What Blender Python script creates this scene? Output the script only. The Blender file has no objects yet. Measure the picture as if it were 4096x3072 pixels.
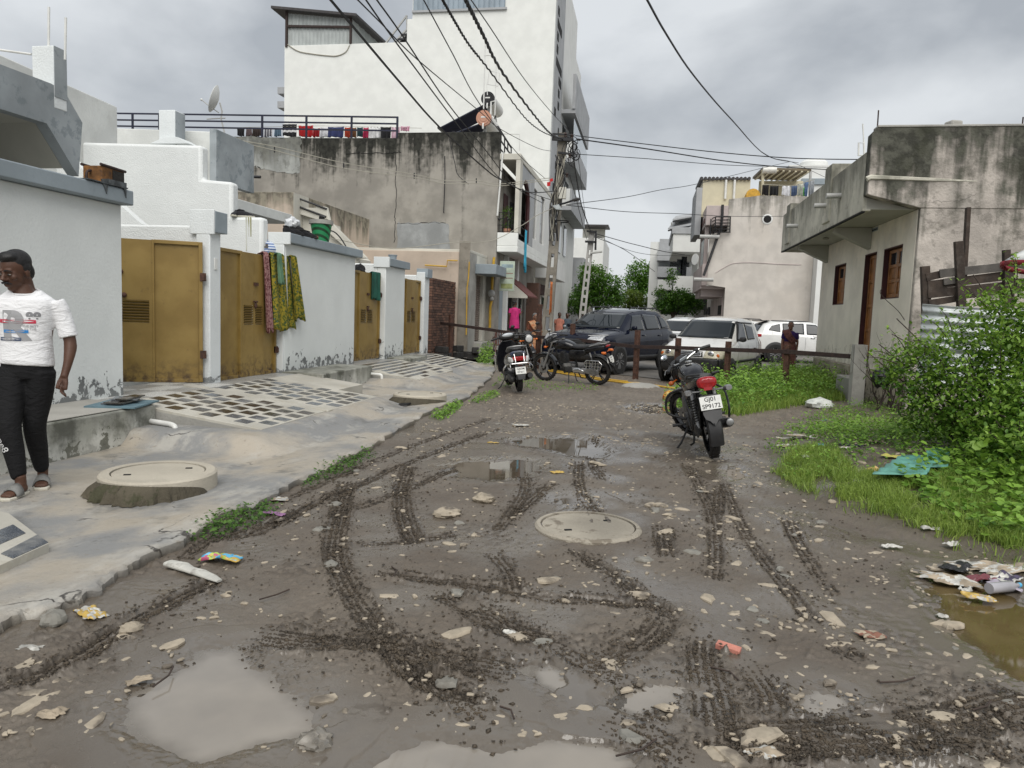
import bpy,math,random
import numpy as np
from mathutils import Vector,Matrix,Quaternion,Euler
from mathutils.bvhtree import BVHTree
random.seed(7);rng = np.random.default_rng(11)
SC = bpy.context.scene
COL = SC.collection
PI = math.pi
# camera
FPX,IW,IH,EYE = 2958.0,4096,3072,1.45
def _axes(vu,vv,roll):
 Y = Vector((vu-2048,vv-1536,FPX)).normalized()
 t = Vector((1,roll,0));X = (t-Y*t.dot(Y)).normalized()
 return X,Y,X.cross(Y)
AX,AY,AZ = _axes(2590.0,1276.0,0.036)
cam = bpy.data.cameras.new('camera');camo = bpy.data.objects.new('camera',cam);COL.objects.link(camo)
cam.sensor_width = 36;cam.lens = FPX/IW*36;cam.clip_start = .05;cam.clip_end = 3000
camo.matrix_world = Matrix(((AX[0],-AX[1],-AX[2],0),(AY[0],-AY[1],-AY[2],0),(AZ[0],-AZ[1],-AZ[2],EYE),(0,0,0,1)))
SC.camera = camo
def _ray(u,v):
 d = Vector((u-2048,v-1536,FPX));return Vector((AX.dot(d),AY.dot(d),AZ.dot(d)))
def G(u,v,z=0.0):
 w = _ray(u,v);return Vector((0,0,EYE)) + w*((z-EYE)/w.z)
def PX(u,v,x):
 w = _ray(u,v);return Vector((0,0,EYE)) + w*(x/w.x)
def PY(u,v,y):
 w = _ray(u,v);return Vector((0,0,EYE)) + w*(y/w.y)
# sky, sun, exposure
SUN_EL,SUN_AZ = math.radians(50),math.radians(165)
world = bpy.data.worlds.new('World');SC.world = world;world.use_nodes = True
wn = world.node_tree;wn.nodes.clear()
def _w(t,**k):
 n = wn.nodes.new(t)
 for a,b in k.items():setattr(n,a,b)
 return n
w_out = _w('ShaderNodeOutputWorld');w_bg = _w('ShaderNodeBackground');w_sky = _w('ShaderNodeTexSky')
w_sky.sky_type = 'NISHITA';w_sky.sun_disc = False;w_sky.sun_elevation = SUN_EL;w_sky.sun_rotation = SUN_AZ
w_sky.air_density = 1.5;w_sky.dust_density = 3
w_tc = _w('ShaderNodeTexCoord');w_map = _w('ShaderNodeMapping');w_map.inputs['Scale'].default_value = (1,1,1.7)
w_map.inputs['Location'].default_value = (.75,.3,.1)
w_n1 = _w('ShaderNodeTexNoise');w_n1.inputs['Scale'].default_value = 2.3;w_n1.inputs['Detail'].default_value = 7;w_n1.inputs['Roughness'].default_value = .48;w_n1.inputs['Distortion'].default_value = .1
w_r = _w('ShaderNodeValToRGB')
w_r.color_ramp.elements[0].position = .41;w_r.color_ramp.elements[0].color = (4.2,4.5,4.9,1)
w_r.color_ramp.elements[1].position = .57;w_r.color_ramp.elements[1].color = (7.4,7.7,8.0,1)
w_mix = _w('ShaderNodeMixRGB');w_mix.inputs[0].default_value = .94
L = wn.links.new
L(w_tc.outputs['Generated'],w_map.inputs[0]);L(w_map.outputs[0],w_n1.inputs['Vector']);L(w_n1.outputs['Fac'],w_r.inputs[0])
L(w_sky.outputs[0],w_mix.inputs[1]);L(w_r.outputs[0],w_mix.inputs[2]);L(w_mix.outputs[0],w_bg.inputs[0]);L(w_bg.outputs[0],w_out.inputs[0])
w_bg.inputs[1].default_value = .066
sun = bpy.data.lights.new('sun','SUN');suno = bpy.data.objects.new('sun',sun);COL.objects.link(suno)
sun.energy = 1.5+.3;sun.angle = math.radians(55);sun.color = (1,.97,.92)
_sd = Vector((math.sin(SUN_AZ)*math.cos(SUN_EL),math.cos(SUN_AZ)*math.cos(SUN_EL),math.sin(SUN_EL)))
suno.rotation_euler = (-_sd).to_track_quat('-Z','Y').to_euler()
SC.view_settings.view_transform = 'Standard';SC.view_settings.look = 'None';SC.view_settings.gamma = 1;SC.view_settings.exposure = .63
SC.view_settings.use_curve_mapping = False
SC.cycles.max_bounces = 6;SC.cycles.transparent_max_bounces = 8
# numpy gradient noise
_perm = rng.permutation(256);_perm = np.concatenate([_perm,_perm,_perm])
_gr = np.stack([np.cos(np.arange(16)*PI/8),np.sin(np.arange(16)*PI/8)],1)
def pn(x,y):
 x = np.asarray(x,float);y = np.asarray(y,float)
 xi = np.floor(x).astype(int);yi = np.floor(y).astype(int);xf = x-xi;yf = y-yi;xi &= 255;yi &= 255
 u = xf*xf*xf*(xf*(xf*6-15)+10);v = yf*yf*yf*(yf*(yf*6-15)+10)
 def g(a,b,dx,dy):
  h = _gr[_perm[_perm[a]+b] & 15];return h[...,0]*dx+h[...,1]*dy
 n00 = g(xi,yi,xf,yf);n10 = g(xi+1,yi,xf-1,yf);n01 = g(xi,yi+1,xf,yf-1);n11 = g(xi+1,yi+1,xf-1,yf-1)
 return (n00+(n10-n00)*u)*(1-v)+(n01+(n11-n01)*u)*v
def fbm(x,y,s,oct=4,seed=0,gain=.5):
 r = 0;a = 1;x = np.asarray(x,float)/s+seed*17.3;y = np.asarray(y,float)/s+seed*9.7
 for i in range(oct):
  r = r+a*pn(x,y);x = x*2.03+5.1;y = y*2.03+1.7;a *= gain
 return r
def sstep(a,b,x):
 t = np.clip((x-a)/(b-a),0,1);return t*t*(3-2*t)
# mesh builder
def V(*a):return Vector(a)
class MB:
 fix = True
 def __init__(s):s.v = [];s.f = [];s.m = [];s.cm = 0
 def add(s,vs,fs):
  o = len(s.v);s.v += [tuple(p) for p in vs];s.f += [tuple(i+o for i in f) for f in fs];s.m += [s.cm]*len(fs);return s
 def bx(s,x0,x1,y0,y1,z0,z1):
  return s.add([(x0,y0,z0),(x1,y0,z0),(x1,y1,z0),(x0,y1,z0),(x0,y0,z1),(x1,y0,z1),(x1,y1,z1),(x0,y1,z1)],
      [(0,3,2,1),(4,5,6,7),(0,1,5,4),(1,2,6,5),(2,3,7,6),(3,0,4,7)])
 def box(s,c,d,rot=None):
  o = len(s.v);x,y,z = d[0]/2,d[1]/2,d[2]/2;s.bx(-x,x,-y,y,-z,z)
  R = Euler(rot).to_matrix() if rot is not None and not isinstance(rot,Matrix) else rot
  for i in range(o,len(s.v)):
   p = Vector(s.v[i]);p = R @ p if R is not None else p;s.v[i] = tuple(p+Vector(c))
  return s
 def beam(s,a,b,w,h,up=(0,0,1)):
  a = Vector(a);b = Vector(b);d = (b-a).normalized();u = Vector(up)
  if abs(d.dot(u)) > .98:u = Vector((1,0,0))
  sd = d.cross(u).normalized();u = sd.cross(d).normalized();vs = []
  for p in (a,b):
   for i,j in ((-1,-1),(1,-1),(1,1),(-1,1)):vs.append(p+sd*i*w/2+u*j*h/2)
  return s.add(vs,[(3,2,1,0),(4,5,6,7),(0,1,5,4),(1,2,6,5),(2,3,7,6),(3,0,4,7)])
 def tube(s,pts,r,n=8,caps=True,flat=1.0):
  pts = [Vector(p) for p in pts];k = len(pts);rs = r if isinstance(r,(list,tuple)) else [r]*k
  vs = [];prev = None
  for i,p in enumerate(pts):
   d = (pts[min(i+1,k-1)]-pts[max(i-1,0)]).normalized()
   if prev is None:
    u = Vector((0,0,1)) if abs(d.z) < .95 else Vector((1,0,0));u = (u-d*d.dot(u)).normalized()
   else:
    u = (prev-d*d.dot(prev));u = u.normalized() if u.length > 1e-6 else d.orthogonal().normalized()
   prev = u;w = d.cross(u)
   for j in range(n):
    a = 2*PI*j/n;vs.append(p+u*math.cos(a)*rs[i]*flat+w*math.sin(a)*rs[i])
  fs = [(i*n+j,i*n+(j+1) % n,(i+1)*n+(j+1) % n,(i+1)*n+j) for i in range(k-1) for j in range(n)]
  if caps:fs += [tuple(range(n-1,-1,-1)),tuple((k-1)*n+j for j in range(n))]
  return s.add(vs,fs)
 def loft(s,rings,closed=True,caps=True):
  n = len(rings[0]);k = len(rings);vs = [p for r in rings for p in r];m = n if closed else n-1
  fs = [(i*n+j,i*n+(j+1) % n,(i+1)*n+(j+1) % n,(i+1)*n+j) for i in range(k-1) for j in range(m)]
  if caps and closed:fs += [tuple(range(n-1,-1,-1)),tuple((k-1)*n+j for j in range(n))]
  return s.add(vs,fs)
 def lathe(s,prof,n=24,c=(0,0,0),axis='z'):
  rings = []
  for r,h in prof:
   rg = []
   for j in range(n):
    a = 2*PI*j/n;x,y = r*math.cos(a),r*math.sin(a)
    p = (x,y,h) if axis == 'z' else ((x,h,y) if axis == 'y' else (h,x,y));rg.append((p[0]+c[0],p[1]+c[1],p[2]+c[2]))
   rings.append(rg)
  if axis == 'y':rings = [r[::-1] for r in rings]
  return s.loft(rings,caps=False)
 def prism(s,poly,axis,a,b):
  def at(p,h):return (h,p[0],p[1]) if axis == 'x' else ((p[0],h,p[1]) if axis == 'y' else (p[0],p[1],h))
  n = len(poly);ar = sum(poly[i][0]*poly[(i+1) % n][1]-poly[(i+1) % n][0]*poly[i][1] for i in range(n))
  if (ar < 0) != (axis == 'y'):poly = poly[::-1]
  vs = [at(p,a) for p in poly]+[at(p,b) for p in poly]
  return s.add(vs,[tuple(range(n-1,-1,-1)),tuple(range(n,2*n))]+[(i,(i+1) % n,n+(i+1) % n,n+i) for i in range(n)])
 def ell(s,c,r,n=12,m=8,rot=None):
  vs = [];fs = [];R = Euler(rot).to_matrix() if rot is not None else None
  for i in range(m+1):
   t = PI*i/m
   for j in range(n):
    a = 2*PI*j/n;p = Vector((math.sin(t)*math.cos(a)*r[0],math.sin(t)*math.sin(a)*r[1],-math.cos(t)*r[2]))
    if R:p = R @ p
    vs.append(p+Vector(c))
  fs = [(i*n+j,i*n+(j+1) % n,(i+1)*n+(j+1) % n,(i+1)*n+j) for i in range(m) for j in range(n)]
  return s.add(vs,fs)
 def quad(s,*p):return s.add(p,[tuple(range(len(p)))])
 def grid(s,fn,nu,nv):
  vs = [fn(i/nu,j/nv) for j in range(nv+1) for i in range(nu+1)];w = nu+1
  return s.add(vs,[(j*w+i,j*w+i+1,(j+1)*w+i+1,(j+1)*w+i) for j in range(nv) for i in range(nu)])
 def xf(s,M,since=0):
  for i in range(since,len(s.v)):s.v[i] = tuple(M @ Vector(s.v[i]))
  return s
 def mesh(s,name,mats,smooth=40):
  me = bpy.data.meshes.new(name);me.from_pydata(s.v,[],s.f)
  for m in (mats if isinstance(mats,(list,tuple)) else [mats]):me.materials.append(m)
  if any(s.m):me.polygons.foreach_set('material_index',s.m)
  if len(s.f) < 9000 and s.fix:
   import bmesh
   bm = bmesh.new();bm.from_mesh(me);bmesh.ops.recalc_face_normals(bm,faces=bm.faces);bm.to_mesh(me);bm.free()
  if smooth:
   me.polygons.foreach_set('use_smooth',[True]*len(me.polygons));me.set_sharp_from_angle(angle=math.radians(smooth))
  me.update();return me
 def build(s,name,mats,parent=None,loc=None,smooth=40,bevel=0,solid=0,sub=0,**tags):
  o = bpy.data.objects.new(name,s.mesh(name,mats,smooth));COL.objects.link(o)
  if solid:m = o.modifiers.new('s','SOLIDIFY');m.thickness = solid;m.offset = 0
  if bevel:m = o.modifiers.new('b','BEVEL');m.width = bevel;m.segments = 2;m.limit_method = 'ANGLE';m.angle_limit = math.radians(50)
  if sub:m = o.modifiers.new('u','SUBSURF');m.levels = m.render_levels = sub
  if loc is not None:o.location = loc
  if parent is not None:o.parent = parent
  if tags:tag(o,**tags)
  return o
def tag(o,label=None,cat=None,group=None,kind=None):
 if label:o['label'] = label
 if cat:o['category'] = cat
 if group:o['group'] = group
 if kind:o['kind'] = kind
 return o
def empty(name,loc=(0,0,0),rz=0,label=None,cat=None,group=None,kind=None):
 o = bpy.data.objects.new(name,None);COL.objects.link(o);o.empty_display_size = .1;o.location = loc;o.rotation_euler = (0,0,rz)
 return tag(o,label,cat,group,kind)
def link_copy(src,parent=None,name=None):
 c = src.copy();COL.objects.link(c);c.parent = parent
 if parent is not None:c.matrix_parent_inverse.identity()
 return c
def copy_tree(src,parent=None):
 kids = list(src.children);c = link_copy(src,parent)
 for k in kids:copy_tree(k,c)
 return c
def inst(name,me,parent=None,loc=(0,0,0),rot=(0,0,0),sc=(1,1,1)):
 o = bpy.data.objects.new(name,me);COL.objects.link(o);o.location = loc;o.rotation_euler = rot;o.scale = sc
 if parent is not None:o.parent = parent
 return o
def np_mesh(name,verts,faces,mats,smooth=True):
 me = bpy.data.meshes.new(name);verts = np.asarray(verts,np.float32);faces = np.asarray(faces,np.int32);k = faces.shape[1]
 me.vertices.add(len(verts));me.vertices.foreach_set('co',verts.ravel())
 me.loops.add(faces.size);me.loops.foreach_set('vertex_index',faces.ravel())
 me.polygons.add(len(faces));me.polygons.foreach_set('loop_start',np.arange(len(faces),dtype=np.int32)*k)
 if smooth:me.polygons.foreach_set('use_smooth',np.ones(len(faces),bool))
 for m in (mats if isinstance(mats,(list,tuple)) else [mats]):me.materials.append(m)
 me.update(calc_edges=True);me.validate();return me
def spline(pts,n=6):
 P = [Vector(p) for p in pts];P = [P[0]*2-P[1]]+P+[P[-1]*2-P[-2]];out = []
 for i in range(1,len(P)-2):
  for k in range(n):
   t = k/n;a,b,c,d = P[i-1:i+3]
   out.append(.5*((2*b)+(c-a)*t+(2*a-5*b+4*c-d)*t*t+(3*b-a-3*c+d)*t**3))
 out.append(P[-2]);return out
# materials
class NT:
 def __init__(s,name):
  s.mat = bpy.data.materials.new(name);s.mat.use_nodes = True;s.t = s.mat.node_tree
  s.b = s.t.nodes['Principled BSDF'];s._pos = None
 def n(s,t,**k):
  x = s.t.nodes.new(t)
  for a,b in k.items():setattr(x,a,b)
  return x
 def l(s,a,b):s.t.links.new(a,b)
 def set(s,sock,val):
  if hasattr(val,'is_linked'):s.l(val,sock)
  else:sock.default_value = val
 def pos(s,obj=False):
  if obj:return s.n('ShaderNodeTexCoord').outputs['Object']
  if s._pos is None:s._pos = s.n('ShaderNodeNewGeometry').outputs['Position']
  return s._pos
 def vec(s,sc=(1,1,1),obj=False,loc=(0,0,0)):
  m = s.n('ShaderNodeMapping');m.inputs['Scale'].default_value = sc;m.inputs['Location'].default_value = loc;s.l(s.pos(obj),m.inputs[0]);return m.outputs[0]
 def noise(s,scale=5,detail=5,sc=(1,1,1),rough=.55,obj=False,dist=0,loc=(0,0,0)):
  x = s.n('ShaderNodeTexNoise');x.inputs['Scale'].default_value = scale;x.inputs['Detail'].default_value = detail
  x.inputs['Roughness'].default_value = rough;x.inputs['Distortion'].default_value = dist;s.l(s.vec(sc,obj,loc),x.inputs['Vector']);return x.outputs['Fac']
 def math(s,op,a,b=0.0,c=None,clamp=False):
  x = s.n('ShaderNodeMath',operation=op,use_clamp=clamp);s.set(x.inputs[0],a);s.set(x.inputs[1],b)
  if c is not None:s.set(x.inputs[2],c)
  return x.outputs[0]
 def step(s,a,b,x):
  m = s.n('ShaderNodeMapRange',interpolation_type='SMOOTHSTEP');s.set(m.inputs[0],x);m.inputs[1].default_value = a;m.inputs[2].default_value = b;return m.outputs[0]
 def mix(s,f,a,b,blend='MIX'):
  m = s.n('ShaderNodeMixRGB',blend_type=blend);s.set(m.inputs[0],f)
  for i,c in ((1,a),(2,b)):
   if isinstance(c,(tuple,list)) and len(c) == 3:c = (*c,1)
   s.set(m.inputs[i],c)
  return m.outputs[0]
 def z(s):x = s.n('ShaderNodeSeparateXYZ');s.l(s.pos(),x.inputs[0]);return x.outputs
 def bump(s,h,strength=.3,dist=.01):
  b = s.n('ShaderNodeBump');b.inputs['Strength'].default_value = strength;b.inputs['Distance'].default_value = dist;s.l(h,b.inputs['Height']);s.l(b.outputs[0],s.b.inputs['Normal'])
 def attr(s,name):a = s.n('ShaderNodeAttribute',attribute_name=name);return a.outputs
 def out(s,col,rough=.8,metal=0,spec=.5,coat=0,**k):
  if isinstance(col,(tuple,list)):col = (*col[:3],1)
  s.set(s.b.inputs['Base Color'],col);s.set(s.b.inputs['Roughness'],rough);s.set(s.b.inputs['Metallic'],metal);s.set(s.b.inputs['Specular IOR Level'],spec)
  if coat:s.b.inputs['Coat Weight'].default_value = coat;s.b.inputs['Coat Roughness'].default_value = .05
  for a,b in k.items():s.set(s.b.inputs[a],b)
  return s.mat
def C(h):
 return tuple(((int(h[i:i+2],16)/255+.055)/1.055)**2.4 if int(h[i:i+2],16) > 10 else int(h[i:i+2],16)/255/12.92 for i in (0,2,4))
def simple(name,col,rough=.7,metal=0,var=.25,vs=6,bump=.0,bs=40,coat=0,spec=.5,obj=False,dirt=0,dirtc=(.07,.055,.04)):
 t = NT(name);a = t.noise(vs,5,obj=obj);f = t.step(.3,.7,a)
 c = t.mix(f,tuple(x*(1-var) for x in col),tuple(min(1,x*(1+var*.6)) for x in col))
 if dirt:c = t.mix(t.math('MULTIPLY',t.step(.5,.75,t.noise(vs*2.7,6,obj=obj)),dirt),c,dirtc)
 if bump:t.bump(t.noise(bs,4,obj=obj),bump)
 r = t.math('ADD',t.math('MULTIPLY',t.math('SUBTRACT',a,.5),.25),rough,clamp=True)
 return t.out(c,r,metal,spec,coat)
def plaster(name,base,top=None,streak=0.0,streakc=(.03,.03,.024),slen=1.6,blotch=.12,blotchc=None,bot=None,botamt=0,botc=(.06,.065,.065),both=.6,rough=.85,bump=.25,bs=30,mould=0,patches=0,seed=0):
 """painted or bare plaster: run-off streaks under the top edge, peeling and damp near the foot, mottling"""
 t = NT(name);p = t.z();lo = (seed*3.1,seed*1.7,0)
 m = t.noise(1.3,6,loc=lo);big = t.noise(.45,4,loc=lo)
 c = t.mix(t.step(.35,.68,m),tuple(x*(1-blotch) for x in base),tuple(min(.9,x*(1+blotch*.5)) for x in base))
 c = t.mix(t.math('MULTIPLY',t.step(.5,.72,big),blotch*2.2),c,blotchc or tuple(x*.72 for x in base))
 if patches:
  c = t.mix(t.math('MULTIPLY',t.step(.54,.60,t.noise(3.2,9,rough=.68,loc=lo)),patches),c,streakc)
 if streak and top is not None:
  st = t.noise(1.0,5,sc=(2.1,2.1,.17),loc=lo,rough=.6);bl = t.noise(5,6,loc=lo)
  dz = t.math('SUBTRACT',top,p[2])
  fall = t.math('SUBTRACT',1.0,t.math('DIVIDE',dz,slen),clamp=True)
  s0 = t.math('ADD',t.math('MULTIPLY',fall,.42),st)
  s0 = t.math('ADD',s0,t.math('MULTIPLY',t.math('SUBTRACT',bl,.5),.35))
  msk = t.math('MULTIPLY',t.step(.60,.86,s0),streak,clamp=True)
  c = t.mix(msk,c,t.mix(t.step(.4,.6,bl),streakc,tuple(min(1,x*2.3) for x in streakc)))
  edge = t.math('MULTIPLY',t.step(.22,.0,t.math('ADD',dz,t.math('MULTIPLY',bl,.2))),streak*.6)
  c = t.mix(edge,c,streakc)
 if bot is not None and botamt:
  h = t.math('DIVIDE',t.math('SUBTRACT',p[2],bot),both)
  up = t.math('SUBTRACT',1.0,h,clamp=True);pe = t.noise(5.5,8,rough=.66,loc=lo,dist=.3)
  v = t.math('ADD',t.math('MULTIPLY',up,.22),pe)
  c = t.mix(t.math('MULTIPLY',t.math('MULTIPLY',t.step(.665,.69,v),t.step(0,.25,up)),botamt,clamp=True),c,botc)
  c = t.mix(t.math('MULTIPLY',t.step(.25,1,up),.3*min(1,botamt)),c,tuple(x*.55 for x in base))
 if mould:c = t.mix(t.math('MULTIPLY',t.step(.5,.66,t.noise(1.9,8,rough=.65,loc=(4,seed,2))),mould),c,(.035,.037,.022))
 t.bump(t.math('ADD',t.noise(bs,6),t.math('MULTIPLY',t.noise(5,4),.8)),bump,.012)
 return t.out(c,rough,0,.3)
M = {}
WHITE = (.74,.765,.75)
M['white_a'] = plaster('white_wall_paint',WHITE,bot=.3,botamt=.95,both=.5,botc=(.10,.105,.105),blotch=.05,bump=.35)
M['white_b'] = plaster('white_rough_paint',(.75,.77,.76),blotch=.05,bump=.9,bs=55,seed=3)
M['white_c'] = plaster('white_pillar_paint',(.73,.76,.76),bot=.28,botamt=.8,both=.35,botc=(.1,.105,.105),blotch=.05,bump=.6,bs=45,seed=5)
M['white_d'] = plaster('white_upper_paint',(.66,.67,.645),blotch=.12,bump=.4,seed=8,patches=.10,streakc=(.4,.39,.34))
M['grey_trim'] = plaster('grey_trim_paint',(.30,.345,.375),blotch=.10,bump=.15,seed=2,patches=.10,streakc=(.13,.16,.17))
M['grey_soft'] = plaster('grey_canopy_paint',(.33,.36,.375),blotch=.22,bump=.15,seed=4,patches=.55,streakc=(.17,.2,.215),blotchc=(.25,.28,.29))
M['soffit'] = plaster('soffit_plaster',(.42,.41,.36),blotch=.1,bump=.1,seed=6)
M['plinth'] = plaster('plinth_plaster',(.64,.635,.58),top=.33,streak=.55,slen=.4,streakc=(.06,.062,.045),bot=-.12,botamt=.9,both=.45,botc=(.12,.12,.09),blotch=.2,mould=.65,patches=.35,bump=.5,seed=1)
M['plinth_top'] = plaster('plinth_top_cement',(.38,.365,.33),blotch=.12,bump=.2,seed=9,patches=.15,streakc=(.24,.23,.2))
M['grey_house'] = plaster('stained_cement_wall',(.32,.30,.265),top=8.1,streak=1.15,slen=2.3,streakc=(.017,.017,.014),blotch=.22,blotchc=(.24,.225,.20),bump=.35,seed=11)
M['grey_house_pale'] = plaster('pale_lime_patch',(.37,.38,.36),top=8.0,streak=.7,slen=1.8,streakc=(.06,.06,.05),blotch=.22,patches=.35,bump=.4,seed=12)
M['grey_house_cem'] = plaster('new_cement_patch',(.30,.31,.31),blotch=.25,patches=.25,streakc=(.2,.2,.2),bump=.4,seed=13)
M['tall_white'] = plaster('tall_white_paint',(.80,.81,.775),blotch=.05,bump=.15,seed=14,blotchc=(.7,.7,.66))
M['peach'] = plaster('peach_paint',(.55,.46,.375),top=4.75,streak=.95,slen=1.2,streakc=(.12,.11,.085),blotch=.10,bump=.3,seed=15)
M['cream'] = plaster('cream_paint',(.60,.58,.51),blotch=.12,bump=.2,seed=16)
M['pink_house'] = plaster('pink_lime_wall',(.60,.56,.51),top=8.6,streak=.75,slen=2.4,streakc=(.10,.095,.08),blotch=.12,blotchc=(.56,.50,.43),bump=.25,seed=17)
M['mauve'] = plaster('mauve_balcony_paint',(.50,.43,.41),blotch=.12,bump=.2,seed=18)
M['house_front'] = plaster('cream_limewash',(.83,.775,.67),top=3.5,streak=.18,slen=1.8,streakc=(.33,.28,.22),blotch=.12,bot=.75,botamt=.35,both=.4,botc=(.28,.23,.18),bump=.3,seed=19)
M['house_side'] = plaster('stained_pink_plaster',(.52,.47,.42),top=4.7,streak=1.1,slen=2.3,streakc=(.045,.045,.036),blotch=.28,blotchc=(.30,.285,.255),mould=.55,patches=.35,bump=.9,bs=26,seed=20)
M['house_parapet'] = plaster('stained_parapet',(.56,.54,.455),top=4.7,streak=.8,slen=1.3,streakc=(.09,.088,.07),blotch=.2,mould=.25,patches=.3,bump=.5,seed=21)
M['house_plinth'] = plaster('dirty_plinth_plaster',(.36,.32,.25),bot=-.1,botamt=1.1,both=.9,botc=(.07,.055,.04),blotch=.3,patches=.5,streakc=(.17,.125,.08),bump=.8,seed=22)
M['far_white'] = plaster('far_white_paint',(.74,.745,.72),blotch=.05,bump=.1,seed=23)
M['far_grey'] = plaster('far_grey_paint',(.40,.41,.42),blotch=.1,bump=.1,seed=24)
M['concrete'] = plaster('grey_concrete',(.37,.36,.33),blotch=.2,patches=.25,streakc=(.22,.21,.19),bump=.6,seed=25)
M['manhole'] = plaster('manhole_concrete',(.46,.42,.345),blotch=.12,patches=.2,streakc=(.30,.27,.22),bump=.5,bs=60,seed=26)
M['manhole_muddy'] = plaster('muddy_manhole_concrete',(.36,.325,.265),blotch=.3,patches=.8,streakc=(.15,.125,.095),bump=.7,bs=50,seed=36)
M['moss_mortar'] = plaster('mossy_mortar',(.095,.082,.058),blotch=.35,patches=.6,streakc=(.04,.045,.02),bump=1.5,bs=30,seed=27)
M['tile_cement'] = plaster('white_tile_cement',(.46,.44,.385),blotch=.18,patches=.5,streakc=(.40,.37,.30),bump=.3,seed=28)
def granite(name,c,r=.22,dusty=.5):
 t = NT(name);sp = t.noise(140,2);d = t.step(.42,.68,t.noise(3.4,7,rough=.6))
 col = t.mix(t.step(.5,.66,sp),c,tuple(x*2.2+.03 for x in c));col = t.mix(t.math('MULTIPLY',d,dusty),col,(.30,.285,.25))
 return t.out(col,t.math('ADD',t.math('MULTIPLY',d,.4),r),0,.6)
M['granite_black'] = granite('black_granite',(.022,.018,.015));M['granite_grey'] = granite('grey_granite',(.075,.085,.10),.2);M['granite_brown'] = granite('brown_granite',(.035,.025,.02),.3,.6)
M['floor_tile'] = granite('grey_floor_tile',(.26,.26,.25),.3,.3);M['floor_tile_pale'] = granite('pale_floor_tile',(.45,.45,.43),.3,.3)
def gatepaint(name):
 t = NT(name);p = t.z();n = t.noise(2.2,5);r = t.noise(9,7,rough=.65)
 c = t.mix(t.step(.35,.65,n),(.225,.145,.036),(.29,.195,.056))
 c = t.mix(t.math('MULTIPLY',t.step(.6,.74,r),.4),c,(.09,.05,.02))
 c = t.mix(t.math('MULTIPLY',t.step(.75,.3,p[2]),t.step(.42,.65,r)),c,(.055,.03,.018))
 return t.out(c,t.math('ADD',.38,t.math('MULTIPLY',r,.2)),0,.5)
M['ochre'] = gatepaint('ochre_gate_paint')
M['rust'] = simple('rusty_iron',(.075,.034,.022),.75,var=.5,vs=14,bump=.4,dirt=.6,dirtc=(.16,.075,.04))
M['rust_dark'] = simple('dark_rusty_bar',(.035,.02,.017),.7,var=.4,vs=12,bump=.3,dirt=.35,dirtc=(.10,.055,.035))
M['rust_orange'] = simple('orange_rust_sheet',(.19,.085,.024),.8,var=.5,vs=9,bump=.5,bs=25,dirt=.75,dirtc=(.045,.025,.017))
M['iron_black'] = simple('black_iron',(.012,.012,.014),.45,var=.3)
M['iron_navy'] = simple('navy_railing_paint',(.012,.014,.035),.4,var=.3)
M['pvc'] = simple('white_pvc',(.72,.72,.69),.35,var=.08)
M['pvc_grey'] = simple('grey_pvc',(.42,.42,.40),.5,var=.1)
M['sheet'] = simple('pale_roofing_sheet',(.44,.47,.46),.4,var=.1,vs=2)
M['sheet_dark'] = simple('dark_roof_sheet',(.05,.045,.045),.5,var=.3)
M['sheet_cream'] = simple('cream_sheet',(.58,.53,.38),.55,var=.08,vs=2)
M['galv'] = simple('galvanised_sheet',(.45,.48,.48),.45,.3,var=.25,vs=5,dirt=.35)
M['yellow_pipe'] = simple('yellow_gas_pipe',(.56,.34,.035),.45,var=.15)
M['terracotta'] = simple('terracotta_paint',(.52,.27,.18),.45,var=.1)
M['tank_white'] = simple('white_tank',(.70,.69,.64),.4,var=.08)
M['tank_black'] = simple('black_tank',(.012,.012,.013),.4,var=.2)
t = NT('old_red_brick');rn = t.n('ShaderNodeObjectInfo').outputs['Random'];t.bump(t.noise(35,4),.7);M['brick'] = t.out(t.mix(t.math('MULTIPLY',t.step(.5,.75,t.noise(7,6)),.7),t.mix(rn,(.06,.034,.026),(.19,.098,.066)),(.035,.028,.023)),.9)
M['brick_soot'] = simple('blackened_brick',(.022,.02,.018),.9,var=.5,vs=9,bump=.7,bs=35)
M['mortar'] = simple('dark_mortar',(.018,.014,.012),.95,var=.4,bump=.5)
M['block'] = simple('dark_block',(.025,.024,.023),.85,var=.45,vs=9,bump=.6,bs=30,dirt=.3,dirtc=(.08,.07,.06))
M['shutter'] = simple('brown_shutter',(.21,.165,.135),.55,var=.2,vs=3,dirt=.3)
M['teak'] = simple('varnished_teak',(.30,.125,.036),.4,var=.35,vs=7,bump=.15)
M['maroon'] = simple('maroon_paint',(.055,.013,.014),.55,var=.2)
M['oldwood'] = simple('weathered_plank',(.055,.04,.031),.9,var=.45,vs=5,bump=.6,bs=22,dirt=.4,dirtc=(.12,.105,.09))
M['greywood'] = simple('grey_weathered_plank',(.115,.105,.095),.9,var=.35,vs=5,bump=.6,bs=22)
M['black_void'] = simple('dark_interior',(.012,.012,.012),.9,var=.2)
M['window_dark'] = simple('dark_window_glass',(.015,.018,.02),.08,var=.1,spec=.6)
M['wire'] = simple('black_cable',(.010,.010,.013),.6,var=.1)
M['wire_pale'] = simple('pale_cable',(.36,.34,.28),.6,var=.1)
M['pole'] = plaster('pole_concrete',(.27,.245,.205),blotch=.25,patches=.35,streakc=(.13,.115,.09),bump=.5,seed=31)
M['pole_far'] = plaster('far_pole_concrete',(.40,.39,.37),blotch=.15,bump=.3,seed=32)
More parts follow.
